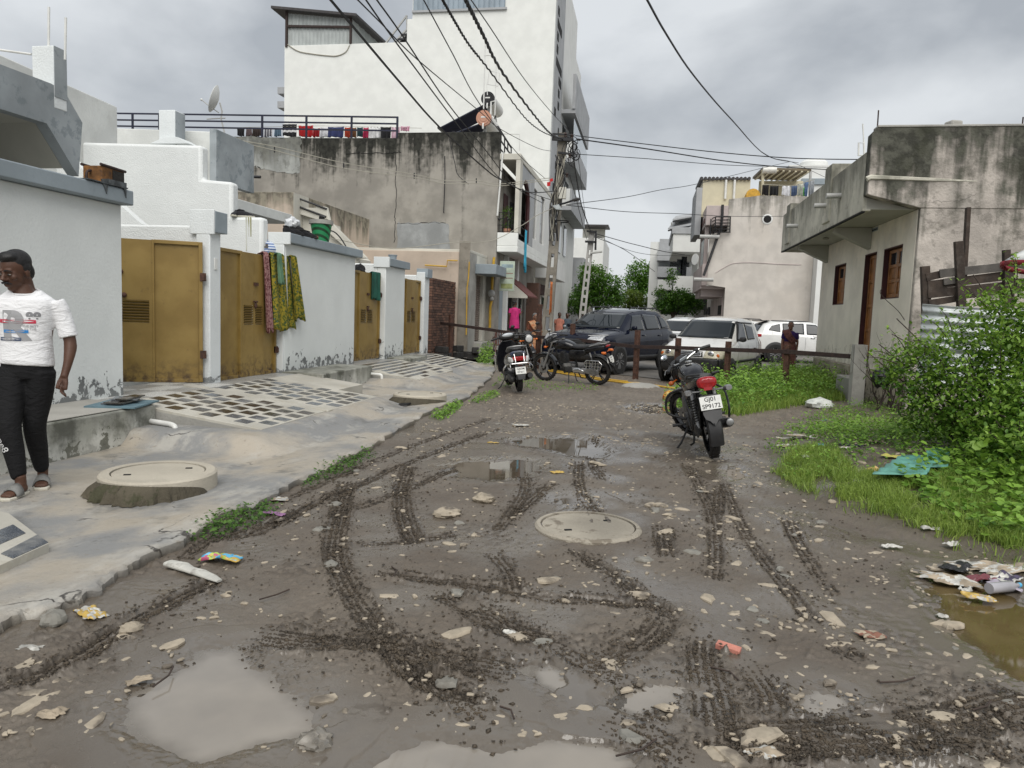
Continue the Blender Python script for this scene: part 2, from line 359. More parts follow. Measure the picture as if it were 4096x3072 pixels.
def leafm(name,a,b,trans=.35):
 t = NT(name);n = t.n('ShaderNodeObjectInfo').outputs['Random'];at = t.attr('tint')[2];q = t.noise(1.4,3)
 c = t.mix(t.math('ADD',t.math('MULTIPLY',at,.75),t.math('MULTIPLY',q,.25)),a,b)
 t.out(c,.45,0,.4);t.b.inputs['Subsurface Weight'].default_value = 0
 tr = t.n('ShaderNodeBsdfTranslucent');t.l(c,tr.inputs[0]);mx = t.n('ShaderNodeMixShader');mx.inputs[0].default_value = trans
 o = t.t.nodes['Material Output'];t.l(t.b.outputs[0],mx.inputs[1]);t.l(tr.outputs[0],mx.inputs[2]);t.l(mx.outputs[0],o.inputs[0]);return t.mat
M['leaf'] = leafm('bush_leaf',(.055,.15,.018),(.27,.42,.06))
M['leaf_low'] = leafm('weed_leaf',(.075,.19,.022),(.28,.46,.07))
M['leaf_dark'] = leafm('dark_weed_leaf',(.03,.085,.014),(.13,.25,.04));M['grass'] = leafm('grass_blade',(.10,.20,.028),(.36,.47,.10))
M['tree_leaf'] = leafm('tree_leaf',(.03,.10,.013),(.17,.32,.04))
M['tree_leaf_b'] = leafm('olive_tree_leaf',(.06,.11,.015),(.22,.30,.045))
M['twig'] = simple('dry_twig',(.05,.035,.028),.9,var=.4)
M['bark'] = simple('bark',(.07,.055,.042),.95,var=.4,bump=.6)
def stonem(name,c):
 t = NT(name);n = t.noise(16,6);d = t.noise(6,5)
 return t.out(t.mix(t.step(.50,.66,d),t.mix(t.step(.3,.7,n),tuple(x*.75 for x in c),c),(.13,.11,.088)),.7,0,.35)
M['stone'] = stonem('pale_stone',(.42,.36,.275));M['stone_grey'] = stonem('grey_stone',(.25,.24,.21))
def flat(name,col,rough=.6,**k):return simple(name,col,rough,var=.08,**k)
M['text_black'] = flat('black_lettering',(.015,.015,.015));M['text_white'] = flat('white_lettering',(.75,.75,.75))
# ground: mud road, verge mound, puddles, cement apron
K = IW/2212.0
def trace(pts,z=0.0):return [G(a*K,b*K,z) for a,b in pts]
TRACKS = [
 ([(1085,925),(980,962),(860,1010),(740,1065),(610,1120),(470,1165),(380,1215)],.10,1.0,0),
 ([(1060,905),(930,950),(800,1000),(700,1045),(600,1085)],.09,.8,0),
 ([(885,1005),(868,1060),(872,1120),(895,1175)],.13,1.3,1),
 ([(752,1040),(733,1120),(722,1190),(742,1255),(795,1335),(860,1425),(940,1490)],.14,1.4,1),
 ([(800,1238),(930,1252),(1080,1275),(1230,1298),(1420,1312)],.12,1.4,0),
 ([(950,1275),(1040,1330),(1130,1375),(1230,1395)],.18,1.3,0),
 ([(540,1372),(660,1388),(800,1385),(920,1410),(1040,1440),(1130,1455)],.20,1.5,1),
 ([(-60,1500),(80,1462),(190,1410),(290,1345),(400,1290),(490,1250)],.12,1.4,1),
 ([(1120,1005),(1135,1050),(1105,1110),(1070,1150)],.10,1.0,0),
 ([(1250,995),(1252,1050),(1285,1110),(1300,1140)],.10,1.0,1),
 ([(1195,1040),(1150,1080),(1100,1120)],.11,1.0,0),
 ([(1520,1380),(1522,1440),(1540,1520),(1555,1640)],.15,1.4,1),
 ([(1615,1440),(1660,1500),(1665,1560)],.13,1.2,1),
 ([(1555,1050),(1550,1115)],.10,1.0,1),
 ([(1430,1135),(1440,1205)],.14,1.0,1),
 ([(1540,1605),(1700,1598),(1880,1585),(2050,1562),(2260,1515)],.26,1.5,0),
 ([(1620,1640),(1850,1618),(2050,1615),(2260,1640)],.14,1.2,0),
 ([(1770,1385),(1830,1412),(1885,1440)],.10,1.0,0),
 ([(1300,1555),(1400,1595),(1490,1665)],.16,1.2,0),
 ([(1235,1185),(1320,1240),(1400,1305),(1480,1350)],.11,1.1,1),
 ([(1840,1545),(1960,1560),(2060,1590)],.10,1.0,0),
 ([(1180,1385),(1270,1440),(1390,1500),(1440,1580)],.12,.8,1),
 ([(1560,1040),(1610,1150),(1690,1260),(1760,1350)],.10,.6,1),
 ([(700,1120),(800,1090),(900,1050),(1010,1000)],.10,.9,0),
 ([(1290,940),(1275,985),(1300,1040)],.09,.8,0),([(1480,1000),(1530,1090),(1545,1180),(1540,1260)],.11,.8,1),([(430,1180),(560,1150),(660,1100),(730,1060)],.10,1.0,0),
 ([(760,1180),(900,1170),(1000,1150)],.10,.8,1),([(860,1440),(980,1500),(1050,1560)],.14,1.2,1),([(1700,1120),(1740,1200),(1800,1290)],.10,.7,0),([(1060,1190),(1100,1240),(1110,1290)],.11,.9,0),([(1450,1330),(1400,1380),(1330,1420),(1260,1450)],.16,1.1,0),
]
PUDDLES = [
 ([(430,1395),(520,1392),(560,1420),(600,1450),(640,1480),(700,1530),(695,1580),(640,1600),(560,1615),(470,1648),(400,1655),(300,1600),(250,1560),(262,1500),(330,1450),(390,1430)],'milky',.035),
 ([(770,1640),(850,1600),(960,1585),(1090,1598),(1200,1585),(1330,1600),(1390,1640),(1360,1700),(1000,1760),(760,1720)],'milky',.03),
 ([(1140,1442),(1190,1432),(1235,1452),(1250,1478),(1295,1500),(1262,1525),(1215,1500),(1165,1472)],'milky',.022),
 ([(1340,1480),(1420,1462),(1500,1468),(1512,1500),(1450,1525),(1380,1545),(1320,1520)],'milky',.022),
 ([(955,1005),(1000,992),(1100,988),(1165,992),(1180,1012),(1150,1030),(1060,1036),(980,1028)],'brown',.03),
 ([(1085,950),(1150,943),(1230,944),(1290,952),(1325,975),(1300,990),(1230,985),(1190,972),(1110,962)],'brown',.03),
 ([(1985,1235),(2060,1228),(2150,1262),(2260,1320),(2300,1520),(2212,1500),(2150,1430),(2080,1370),(2020,1310)],'amber',.035),
 ([(1905,1650),(1930,1600),(1990,1610),(2030,1660),(2080,1720),(1960,1740)],'milky',.02),
 ([(1350,880),(1400,872),(1475,876),(1470,890),(1400,893)],'brown',.02),
 ([(1715,1500),(1760,1480),(1830,1500),(1850,1535),(1790,1555),(1730,1540)],'milky',.012),
 ([(1560,1012),(1600,1008),(1615,1030),(1580,1038)],'brown',.015),
 ([(1190,1070),(1260,1065),(1290,1090),(1230,1105)],'brown',.012),
]
VERGE = [(x,y) for x,y,_ in trace([(2330,1330),(2212,1262),(2130,1225),(2040,1182),(1960,1150),(1890,1128),(1800,1100),(1730,1070),(1670,1030),(1655,1000),(1650,965),(1690,925),(1760,895),(1830,880),(1900,862),(2100,845)])]
TUFT = [(x,y) for x,y,_ in trace([(1440,900),(1500,892),(1600,898),(1700,880),(1790,868),(1845,858),(1850,835),(1780,822),(1700,818),(1600,822),(1530,830),(1470,860),(1425,885)])]
def seg_dist(px,py,poly):
 best = np.full(px.shape,1e9);arc = np.zeros(px.shape);off = np.zeros(px.shape);s0 = 0
 for (ax,ay),(bx_,by_) in zip(poly[:-1],poly[1:]):
  dx,dy = bx_-ax,by_-ay;Ln = math.hypot(dx,dy)+1e-9;t = np.clip(((px-ax)*dx+(py-ay)*dy)/Ln**2,0,1)
  ex,ey = px-ax-t*dx,py-ay-t*dy;d = np.hypot(ex,ey);k = d < best
  best = np.where(k,d,best);arc = np.where(k,s0+t*Ln,arc);off = np.where(k,(ex*dy-ey*dx)/Ln,off);s0 += Ln
 return best,arc,off
def poly_sd(px,py,poly):
 d,_,_ = seg_dist(px,py,list(poly)+[poly[0]]);ins = np.zeros(px.shape,bool);n = len(poly)
 for i in range(n):
  (ax,ay),(bx_,by_) = poly[i],poly[(i+1) % n];c = (ay > py) != (by_ > py)
  ins ^= c & (px < (bx_-ax)*(py-ay)/(by_-ay+1e-12)+ax)
 return np.where(ins,-d,d)
FENCE_A,FENCE_B = (-6.1,22.3),(3.9,14.75)
def beyond(x,y):
 dx,dy = FENCE_B[0]-FENCE_A[0],FENCE_B[1]-FENCE_A[1];Ln = math.hypot(dx,dy);return ((y-FENCE_A[1])*dx-(x-FENCE_A[0])*dy)/Ln
PUD_XY = [[(p.x,p.y) for p in trace(a)] for a,_,_ in PUDDLES]
def verge_poly():return VERGE+[(9,VERGE[-1][1]),(9,2)]
def mound(x,y):
 sd = -poly_sd(np.asarray(x,float),np.asarray(y,float),verge_poly())
 hump = .20*np.exp(-((x-3.1)/1.3)**2-((y-8.2)/1.9)**2)
 return sstep(-.05,.5,sd)*(.05+hump)+sstep(.1,.6,-poly_sd(np.asarray(x,float),np.asarray(y,float),TUFT))*.06
_gx,_gy = np.meshgrid(np.arange(-4,9.05,.1),np.arange(1,24,.1));_gz = mound(_gx,_gy)
def ground_z(x,y):
 a = min(max((x+4)/.1,0),_gx.shape[1]-2);b = min(max((y-1)/.1,0),_gx.shape[0]-2);i,j = int(a),int(b);a -= i;b -= j
 return float((_gz[j,i]*(1-a)+_gz[j,i+1]*a)*(1-b)+(_gz[j+1,i]*(1-a)+_gz[j+1,i+1]*a)*b)
def make_ground():
 ys = [1.55]
 while ys[-1] < 24:ys.append(ys[-1]+max(.0042,.00080*ys[-1]**2))
 ys = np.array(ys);nx = 1150;t = np.linspace(0,1,nx)
 x0 = np.maximum(-1.05*ys-.6,-3.9-.25*np.maximum(ys-10,0));x1 = .66*ys+1.0
 Y = np.repeat(ys[:,None],nx,1);X = x0[:,None]+(x1-x0)[:,None]*t
 X = X.ravel();Y = Y.ravel()
 lumps = fbm(X,Y,.9,3,1);mid = fbm(X,Y,.22,4,2);fine = fbm(X,Y,.045,4,3);flatm = sstep(-.25,.35,fbm(X,Y,.8,3,4))
 Z = .016*lumps+.012*mid*(1-.55*flatm)+.009*fine*(1-.75*flatm)+.005*fbm(X,Y,.02,2,17)*(1-.8*flatm)
 far = sstep(8.5,11,Y);crumb = np.maximum(fbm(X,Y,.10,3,5)-.05,0)
 Z += far*crumb*.05*sstep(-2.9,-2.2,X)
 Z += .022*np.maximum(fbm(X,Y,.06,3,15)-.18,0)*(1-flatm*.7)
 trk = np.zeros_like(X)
 for pts,w,stg,tread in TRACKS:
  pl = [(p.x,p.y) for p in spline(trace(pts),5)];ax = np.array(pl);m = w*1.6
  sel = np.where((X > ax[:,0].min()-m) & (X < ax[:,0].max()+m) & (Y > ax[:,1].min()-m) & (Y < ax[:,1].max()+m))[0]
  if not len(sel):continue
  x,y = X[sel],Y[sel];wob = .012*fbm(x,y,.15,2,8);d,s,o = seg_dist(x,y,pl);o = o+wob;d = np.abs(o)
  dd,_,_ = seg_dist(x,y,pl);d = np.maximum(d,dd-.02)
  tot = s.max();ends = sstep(0,.12,s)*sstep(0,.12,tot-s);h = w/2
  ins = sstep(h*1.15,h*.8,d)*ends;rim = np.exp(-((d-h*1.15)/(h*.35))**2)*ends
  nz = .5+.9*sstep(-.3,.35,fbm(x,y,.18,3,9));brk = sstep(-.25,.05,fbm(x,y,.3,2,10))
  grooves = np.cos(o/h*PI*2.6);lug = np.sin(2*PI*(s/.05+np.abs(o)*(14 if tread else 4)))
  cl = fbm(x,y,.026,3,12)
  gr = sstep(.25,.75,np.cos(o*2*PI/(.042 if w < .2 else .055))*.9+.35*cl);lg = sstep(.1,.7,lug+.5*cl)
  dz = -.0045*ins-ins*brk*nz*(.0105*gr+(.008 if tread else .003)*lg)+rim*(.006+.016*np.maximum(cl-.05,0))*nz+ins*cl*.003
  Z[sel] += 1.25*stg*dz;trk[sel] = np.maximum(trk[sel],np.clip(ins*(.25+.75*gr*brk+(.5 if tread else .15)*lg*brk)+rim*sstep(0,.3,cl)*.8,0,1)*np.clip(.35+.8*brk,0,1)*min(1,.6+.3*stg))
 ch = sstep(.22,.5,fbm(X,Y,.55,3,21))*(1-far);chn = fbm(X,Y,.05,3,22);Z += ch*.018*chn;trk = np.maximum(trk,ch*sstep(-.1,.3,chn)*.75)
 pud = np.zeros_like(X)
 for (a,key,dep),pl in zip(PUDDLES,PUD_XY):
  ax = np.array(pl);m = .5;sel = np.where((X > ax[:,0].min()-m) & (X < ax[:,0].max()+m) & (Y > ax[:,1].min()-m) & (Y < ax[:,1].max()+m))[0]
  x,y = X[sel],Y[sel];sd = poly_sd(x,y,pl)+.07*fbm(x,y,.25,4,31)
  k = sstep(.03,-min(.22,.55*abs(sd.min())),sd);z = Z[sel];out = sstep(-.02,.05,sd)*sstep(.45,.1,sd)
  z = np.where((sd > 0) & (sd < .22),np.maximum(z,-.012+.016*np.clip(sd/.1,0,1)),z)
  Z[sel] = z*(1-.35*k)-dep*k-.004*sstep(.06,0,sd);pud[sel] = np.maximum(pud[sel],sstep(.30,-.02,sd+.05*fbm(x,y,.12,3,33)))
 Z += mound(X,Y)
 b = beyond(X,Y);Z = np.where(b > .0,Z*(1-sstep(0,.6,b))-.01*sstep(0,.6,b),Z)
 Z = np.where((X < -3.05) & (Y > 2),np.minimum(Z,.0),Z)-.10*sstep(-3.0,-3.3,X+np.maximum(Y-9,0)*.09)
 ny = len(ys);i = np.arange(ny-1)[:,None]*nx+np.arange(nx-1)[None,:];i = i.ravel()
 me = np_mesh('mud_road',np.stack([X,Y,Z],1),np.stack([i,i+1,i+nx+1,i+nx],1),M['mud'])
 veg = sstep(-.15,.25,-poly_sd(X,Y,verge_poly()));veg = np.maximum(veg,sstep(-.1,.15,-poly_sd(X,Y,TUFT)))
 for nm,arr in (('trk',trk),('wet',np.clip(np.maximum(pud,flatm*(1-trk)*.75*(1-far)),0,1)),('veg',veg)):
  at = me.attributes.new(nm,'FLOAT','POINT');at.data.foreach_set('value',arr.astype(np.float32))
 o = bpy.data.objects.new('mud_road',me);COL.objects.link(o);return tag(o,'rutted wet mud road with tyre tracks',kind='structure')
def mud_mat():
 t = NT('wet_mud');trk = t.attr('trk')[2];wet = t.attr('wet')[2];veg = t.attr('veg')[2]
 a = t.noise(1.1,6);b = t.noise(9,7,rough=.62);g = t.noise(55,5,rough=.7)
 c = t.mix(t.step(.35,.65,a),(.098,.077,.056),(.140,.115,.087))
 c = t.mix(t.math('MULTIPLY',t.step(.45,.7,b),.55),c,(.095,.076,.057))
 c = t.mix(t.math('MULTIPLY',wet,.5),c,(.135,.120,.101))
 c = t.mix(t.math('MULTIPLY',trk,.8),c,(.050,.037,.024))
 c = t.mix(t.math('MULTIPLY',t.step(.60,.74,g),.5),c,(.20,.17,.13))
 c = t.mix(t.math('MULTIPLY',veg,.6),c,(.075,.062,.036))
 y = t.z()[1];c = t.mix(t.math('MULTIPLY',t.step(8.5,11.5,y),t.math('MULTIPLY',t.step(.44,.62,b),.6)),c,(.22,.18,.135))
 t.bump(t.math('ADD',t.math('MULTIPLY',t.noise(120,5,rough=.65),t.math('SUBTRACT',1.1,wet)),t.math('MULTIPLY',b,.5)),.55,.006)
 r = t.math('SUBTRACT',t.math('ADD',.50,t.math('MULTIPLY',b,.3)),t.math('MULTIPLY',wet,.6),clamp=True)
 return t.out(c,r,0,.8)
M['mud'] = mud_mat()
def water(name,c,c2,rough=.03):
 t = NT(name);n = t.noise(1.6,4);d = t.attr('dep')[2];e = t.math('ADD',d,t.math('MULTIPLY',t.math('SUBTRACT',t.noise(11,5),.5),.05))
 al = t.math('ADD',.55 if rough > .02 else .8,t.math('MULTIPLY',t.step(-.005,.075,e),.42 if rough > .02 else .18));rg = t.math('ADD',rough,t.math('MULTIPLY',t.step(.45,.7,t.noise(5,4)),.05))
 return t.out(t.mix(t.step(.35,.65,n),c,c2),rg,0,.75,IOR=1.4,Alpha=al)
M['milky'] = water('milky_mud_water',(.235,.212,.182),(.30,.268,.226));M['brown'] = water('brown_mud_water',(.085,.068,.048),(.12,.097,.072),.015);M['amber'] = water('amber_mud_water',(.10,.07,.028),(.15,.11,.052),.04)
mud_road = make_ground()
for (a,key,dep),pl in zip(PUDDLES,PUD_XY):
 ax = np.array(pl);lo,hi = ax.min(0)-.16,ax.max(0)+.16;nx = 70;gx,gy = np.meshgrid(np.linspace(lo[0],hi[0],nx),np.linspace(lo[1],hi[1],nx));gx = gx.ravel();gy = gy.ravel();sd = poly_sd(gx,gy,pl)
 ir = abs(sd.min());i = (np.arange(nx-1)[:,None]*nx+np.arange(nx-1)[None,:]).ravel();F = np.stack([i,i+1,i+nx+1,i+nx],1);F = F[(sd[F] < .11).all(1)]
 u,inv = np.unique(F,return_inverse=True);me = np_mesh('puddle',np.stack([gx[u],gy[u],np.full(len(u),-.0125)],1),inv.reshape(-1,4),M[key]);at = me.attributes.new('dep','FLOAT','POINT');at.data.foreach_set('value',(-sd[u]*min(1.6,.2/ir)).astype(np.float32))
 o = bpy.data.objects.new('puddle',me);COL.objects.link(o);tag(o,kind='structure')
M['earth'] = simple('bare_earth',(.14,.12,.095),.9,var=.3,vs=.8,bump=.4)
t = NT('old_asphalt');n = t.noise(.7,6);c = t.mix(t.step(.3,.7,n),(.085,.08,.074),(.17,.155,.135));t.bump(t.noise(60,4),.4);M['asphalt'] = t.out(c,.7)
MB().bx(-400,400,-60,900,-2,-.16).build('ground',M['earth'],smooth=0,kind='structure')
fd = Vector((FENCE_B[0]-FENCE_A[0],FENCE_B[1]-FENCE_A[1],0)).normalized();fn = Vector((-fd.y,fd.x,0))
A0 = Vector((*FENCE_A,0))-fd*14+fn*.75;B0 = Vector((*FENCE_B,0))+fd*14+fn*.75
def asph(u,v):
 p = A0.lerp(B0,u)+fn*v*v*75;return (p.x,p.y,.004+.012*float(pn(np.array([p.x*.4]),np.array([p.y*.4]))[0]))
MB().grid(asph,60,60).build('street',M['asphalt'],kind='structure')
# cement apron along the houses (broken edge towards the mud)
EDGE = [(p.x,p.y) for p in spline([(-2.95,.5,0),(-2.86,1.6,0)]+[G(a*K,b*K,.06) for a,b in [(0,1333),(90,1312),(175,1278),(235,1240),(330,1190),(395,1160),(470,1110),(560,1075),(640,1036),(720,1000),(800,960),(880,912),(945,877),(1005,858),(1035,835),(1060,812)]]+[(-3.75,18.5,0),(-4.3,20.5,0)],5)]
_ey = np.array([p[1] for p in EDGE]);_ex = np.array([p[0] for p in EDGE]);_o = np.argsort(_ey);_ey = _ey[_o];_ex = _ex[_o]
def edge_x(y):return np.interp(y,_ey,_ex)
def apron_base(x,y):
 e = edge_x(y);k = np.clip((e-x)/2.3,0,1)
 z = .055-.075*sstep(0,.45,k)-.02*k+.075*sstep(6,8,y)*sstep(.55,1,k)
 def fil(y0,y1,xr,zt,soft=.35):
  m = sstep(y0-soft*.45,y0+.05,y)*sstep(y1+soft*1.2,y1-.05,y);s = sstep(xr+.62,xr-.02,x);return m*s*zt
 z = np.maximum(z,-.02+fil(6.72,10.55,-3.92,.155));z = np.maximum(z,-.02+fil(13.5,16.2,-4.35,.13,.3));z = np.maximum(z,-.02+fil(16.6,19.6,-4.5,.13,.3))
 return z
def make_apron():
 ys = [1.2]
 while ys[-1] < 20.4:ys.append(ys[-1]+max(.008,.0016*ys[-1]**2))
 ys = np.array(ys);nx = 190;s = np.linspace(0,1,nx)**1.4
 jag = .05*fbm(ys*0,ys,.35,4,41)+.03*fbm(ys*0+3,ys,.09,3,42)+.022*np.round(2.2*fbm(ys*0+5,ys,.22,2,43))/2.2-.05*np.maximum(fbm(ys*0+7,ys,.5,2,44),0)
 e = edge_x(ys)+jag;X = e[:,None]+(-5.4-e)[:,None]*s;Y = np.repeat(ys[:,None],nx,1)
 Z = apron_base(X,Y)+.006*fbm(X,Y,.5,4,45)+.0022*fbm(X,Y,.06,3,46)
 Z -= .010*np.exp(-((X-e[:,None])/.018)**2)+.03*np.exp(-((X-e[:,None])/.09)**2)*np.maximum(fbm(X,Y,.16,3,47)-.12,0)*3
 n = 4;sk = np.linspace(1,0,n,endpoint=False)[::-1];skX = [];skZ = []
 for q in np.linspace(1,0,n,endpoint=False):
  rough = .02*fbm(Y[:,0]*0+q*3,Y[:,0],.06,3,48)
  skX.append(e+.012-q*.03+rough);skZ.append(Z[:,0]*(1-q)+(-.12)*q+.0)
 X = np.concatenate([np.stack(skX,1),X],1);Z = np.concatenate([np.stack(skZ,1),Z],1);Y = np.concatenate([np.repeat(ys[:,None],n,1),Y],1)
 w = nx+n;ny = len(ys);i = (np.arange(ny-1)[:,None]*w+np.arange(w-1)[None,:]).ravel()
 me = np_mesh('cement_apron',np.stack([X.ravel(),Y.ravel(),Z.ravel()],1),np.stack([i,i+w,i+w+1,i+1],1),M['apron'])
 at = me.attributes.new('edge','FLOAT','POINT');ed = np.concatenate([np.ones((ny,n)),np.exp(-((X[:,n:]-e[:,None])/.02)**2)*.35],1);at.data.foreach_set('value',ed.ravel().astype(np.float32))
 me.set_sharp_from_angle(angle=math.radians(38));o = bpy.data.objects.new('cement_apron',me);COL.objects.link(o);return tag(o,'sloping wet cement apron with a broken edge',kind='structure')
t = NT('wet_cement');n1 = t.noise(.9,7,loc=(3,1,0),rough=.6);n2 = t.noise(3.1,8,sc=(1,.5,1),rough=.65);n3 = t.noise(14,7,rough=.65)
c = t.mix(t.step(.40,.60,n1),(.23,.23,.225),(.40,.355,.29));c = t.mix(t.math('MULTIPLY',t.step(.5,.66,n2),.65),c,(.45,.43,.385))
c = t.mix(t.math('MULTIPLY',t.step(.54,.68,t.noise(1.9,8,loc=(9,2,1),rough=.65)),.7),c,(.13,.128,.122));c = t.mix(t.math('MULTIPLY',t.step(.58,.7,n3),.5),c,(.21,.175,.13));c = t.mix(t.math('MULTIPLY',t.step(.66,.72,t.noise(38,4)),.5),c,(.10,.085,.065))
vor = t.n('ShaderNodeTexVoronoi',feature='DISTANCE_TO_EDGE');vor.inputs['Scale'].default_value = .8;wv = t.n('ShaderNodeVectorMath',operation='ADD');t.l(t.pos(),wv.inputs[0]);nz_ = t.n('ShaderNodeTexNoise');nz_.inputs['Scale'].default_value = 2.2;nz_.inputs['Detail'].default_value = 6;t.l(t.pos(),nz_.inputs['Vector']);sc_ = t.n('ShaderNodeVectorMath',operation='SCALE');sc_.inputs['Scale'].default_value = .8;t.l(nz_.outputs['Color'],sc_.inputs[0]);t.l(sc_.outputs[0],wv.inputs[1]);t.l(wv.outputs[0],vor.inputs['Vector'])
c = t.mix(t.math('MULTIPLY',t.step(.010,.003,vor.outputs['Distance']),t.step(.5,.6,n2)),c,(.06,.055,.05))
c = t.mix(t.math('MULTIPLY',t.attr('edge')[2],.8),c,(.10,.085,.065));t.bump(t.math('ADD',t.noise(70,5),t.math('MULTIPLY',n3,1.6)),.5,.008)
M['apron'] = t.out(c,t.math('SUBTRACT',.72,t.math('MULTIPLY',t.step(.45,.6,n1),.42)),0,.5)
make_apron()
# stones trodden into the mud
def stone_mesh(k):
 r = random.Random(100+k);n = r.choice([6,7,8,9]);mb = MB();a = [2*PI*(i+r.uniform(-.3,.3))/n for i in range(n)];rad = [r.uniform(.55,1.15) for _ in range(n)];el = r.uniform(.5,.85)
 ring = lambda s,z,j:[(math.cos(t)*q*s*(1+r.uniform(-j,j)),math.sin(t)*q*s*el*(1+r.uniform(-j,j)),z+r.uniform(-.05,.05)) for t,q in zip(a,rad)]
 tilt = r.uniform(-.15,.15);mb.loft([ring(1.0,-.35,.05),ring(1,.02,.05),ring(.72,.26+tilt,.12),ring(.3,.34,.3)])
 return mb.mesh('stone',M['stone' if k % 4 else 'stone_grey'],smooth=28)
STONES = [stone_mesh(k) for k in range(12)]
def stone_spots(n,seed):
 r = random.Random(seed);out = []
 while len(out) < n:
  y = 2.0+(r.random()**1.5)*11;x = r.uniform(-2.75,min(3.0,.25+.42*y))
  if x > 1.35 and y > 5.2:continue
  w = .35+.65*float(sstep(-.9,.5,x));w *= .35+.65*float(sstep(-.15,.25,float(fbm(np.array([x]),np.array([y]),.7,3,61)[0])))
  if y > 8.5:w = .9
  if r.random() > w:continue
  q = np.array([x]),np.array([y])
  if any(poly_sd(q[0],q[1],p)[0] < .0 for p in PUD_XY[:2]+PUD_XY[4:7]):continue
  if math.hypot(x+.32,y-5.0) < .5 or x < edge_x(y)+.12:continue
  out.append((x,y))
 return out
for i,(x,y) in enumerate(stone_spots(290,5)):
 s = min(.072,max(.022,random.lognormvariate(-3.12,.40)))*(1 if y < 8.5 else .75)
 o = inst('stone',STONES[i % 12],None,(x,y,-.002+.08*s),(random.uniform(-.12,.12),random.uniform(-.12,.12),random.uniform(0,6.3)),(s*1.3,s,s*random.uniform(.3,.55)))
 ld = min((((-1.55,2.5),'beside the big milky puddle'),((-.33,5.0),'around the road manhole'),((.8,7.8),'near the lone black motorcycle'),((1.7,5.9),'along the verge grass'),((-2.6,4.5),'below the cement apron'),((1.4,3.4),'towards the amber puddle'),((.2,2.7),'among the small milky puddles'),((-.6,10.5),'on the gravelly far road'),((-.5,7.6),'by the two reflecting puddles'),((-.6,3.7),'among the churned ruts')),key=lambda q:math.hypot(x-q[0][0],y-q[0][1]))[1]
 tag(o,('large' if s > .06 else 'small' if s < .036 else 'middling')+(' pale' if (i % 12) % 4 else ' grey')+' flat stone trodden into the mud '+ld,'stone','stones trodden into the mud road')
def joined_stones(name,spots,szf,seed):
 r = random.Random(seed);tv,tf = [],[];base = [(np.array([v.co for v in m.vertices]),[tuple(p.vertices) for p in m.polygons]) for m in STONES];mb = MB()
 for x,y in spots:
  v,f = base[r.randrange(12)];s = szf(r);a = r.uniform(0,6.3);ca,sa = math.cos(a),math.sin(a);gz = ground_z(x,y)
  mb.add([(x+s*(1.2*p[0]*ca-p[1]*sa),y+s*(1.2*p[0]*sa+p[1]*ca),.05*s+s*.7*p[2]+gz) for p in v],f)
 return mb.build(name,M['stone'],smooth=28,kind='stuff')
joined_stones('gravel',stone_spots(3600,9),lambda r:min(.03,r.lognormvariate(-4.3,.38)),3)
# readings of the photograph (magnified windows -> photo pixels)
def win(ox,oy,k):return lambda a,b:(ox+a*k,oy+b*k)
q1 = win(0,0,.5425);q2 = win(0,800,.5425);q3 = win(900,0,.5425);q4 = win(800,700,.4521);q5 = win(1700,400,.3617);q6 = win(1700,1000,.3617)
q7 = win(2500,1100,.3617);q8 = win(2500,600,.3617);q9 = win(300,440,.3617);qr = win(3096,450,.4521);qs = win(3096,1000,.4521);qc = win(400,1380,.4973);qd = win(1300,1350,.3165)
def box(name,mat,par,x0,x1,y0,y1,z0,z1,bevel=.012,**k):return MB().bx(min(x0,x1),max(x0,x1),min(y0,y1),max(y0,y1),z0,z1).build(name,mat,par,bevel=bevel,**k)
def rod(mb,a,b,r=.012,n=6):return mb.tube([a,b],r,n)
# near white house (left edge of the picture)
nh = empty('white_house',(-6.1,4,0),label='near white plastered house with grey coping and angular grey stair canopy',cat='house')
nh_off = nh.location
def part(mb,name,mat,par,**k):
 o = mb.build(name,mat,None,**k);o.parent = par;o.matrix_parent_inverse = Matrix.Translation(-Vector(par.location)) if par.rotation_euler.z == 0 else par.matrix_basis.inverted();return o
def bpart(name,mat,par,x0,x1,y0,y1,z0,z1,bevel=.012,**k):return part(MB().bx(min(x0,x1),max(x0,x1),min(y0,y1),max(y0,y1),z0,z1),name,mat,par,bevel=bevel,**k)
bpart('front_wall',M['white_a'],nh,-6.0,-6.2,.6,7.68,-.12,2.53)
bpart('coping',M['grey_trim'],nh,-5.88,-6.28,.6,7.74,2.533,2.70,.015)
bpart('side_wall',M['white_a'],nh,-6.203,-9.5,7.45,7.66,-.12,2.5)
mb = MB().prism([(-5.18,-.14),(-5.18,.335),(-5.24,.345),(-5.998,.345),(-5.998,-.14)],'y',.6,7.13);part(mb,'plinth',M['plinth'],nh,bevel=.015)
bpart('plinth_top',M['plinth_top'],nh,-5.205,-5.997,.6,7.12,.347,.353,.0)
Xc = -6.6
out = [PX(*q1(a,b),Xc) for a,b in [(375,615),(475,672),(608,905),(580,1300),(545,1247),(345,910)]]
P2 = [(p.y,p.z) for p in out]
f0,f1 = P2[0],P2[5]
face = [(3.5,f0[1]-.05),f0,P2[1],P2[2],P2[3],P2[4],f1,(3.5,f1[1]-.03)]
part(MB().prism(face,'x',Xc-.14,Xc),'stair_canopy',M['grey_soft'],nh,smooth=0)
part(MB().prism([(3.5,f1[1]-.025),(f1[0]-.01,f1[1]+.006),(P2[4][0]-.01,P2[4][1]+.006),(P2[4][0]+.05,P2[4][1]+.02),(f1[0]+.02,f1[1]+.07),(3.5,f1[1]+.05)],'x',Xc-2.6,Xc-.143),'soffit',M['soffit'],nh,smooth=0)
bpart('back_wall',M['soffit'],nh,Xc-2.62,Xc-2.8,3.5,9.0,2.5,3.9)
bpart('roof_slab',M['white_d'],nh,-6.75,-9.5,3.5,7.4,2.4,2.56)
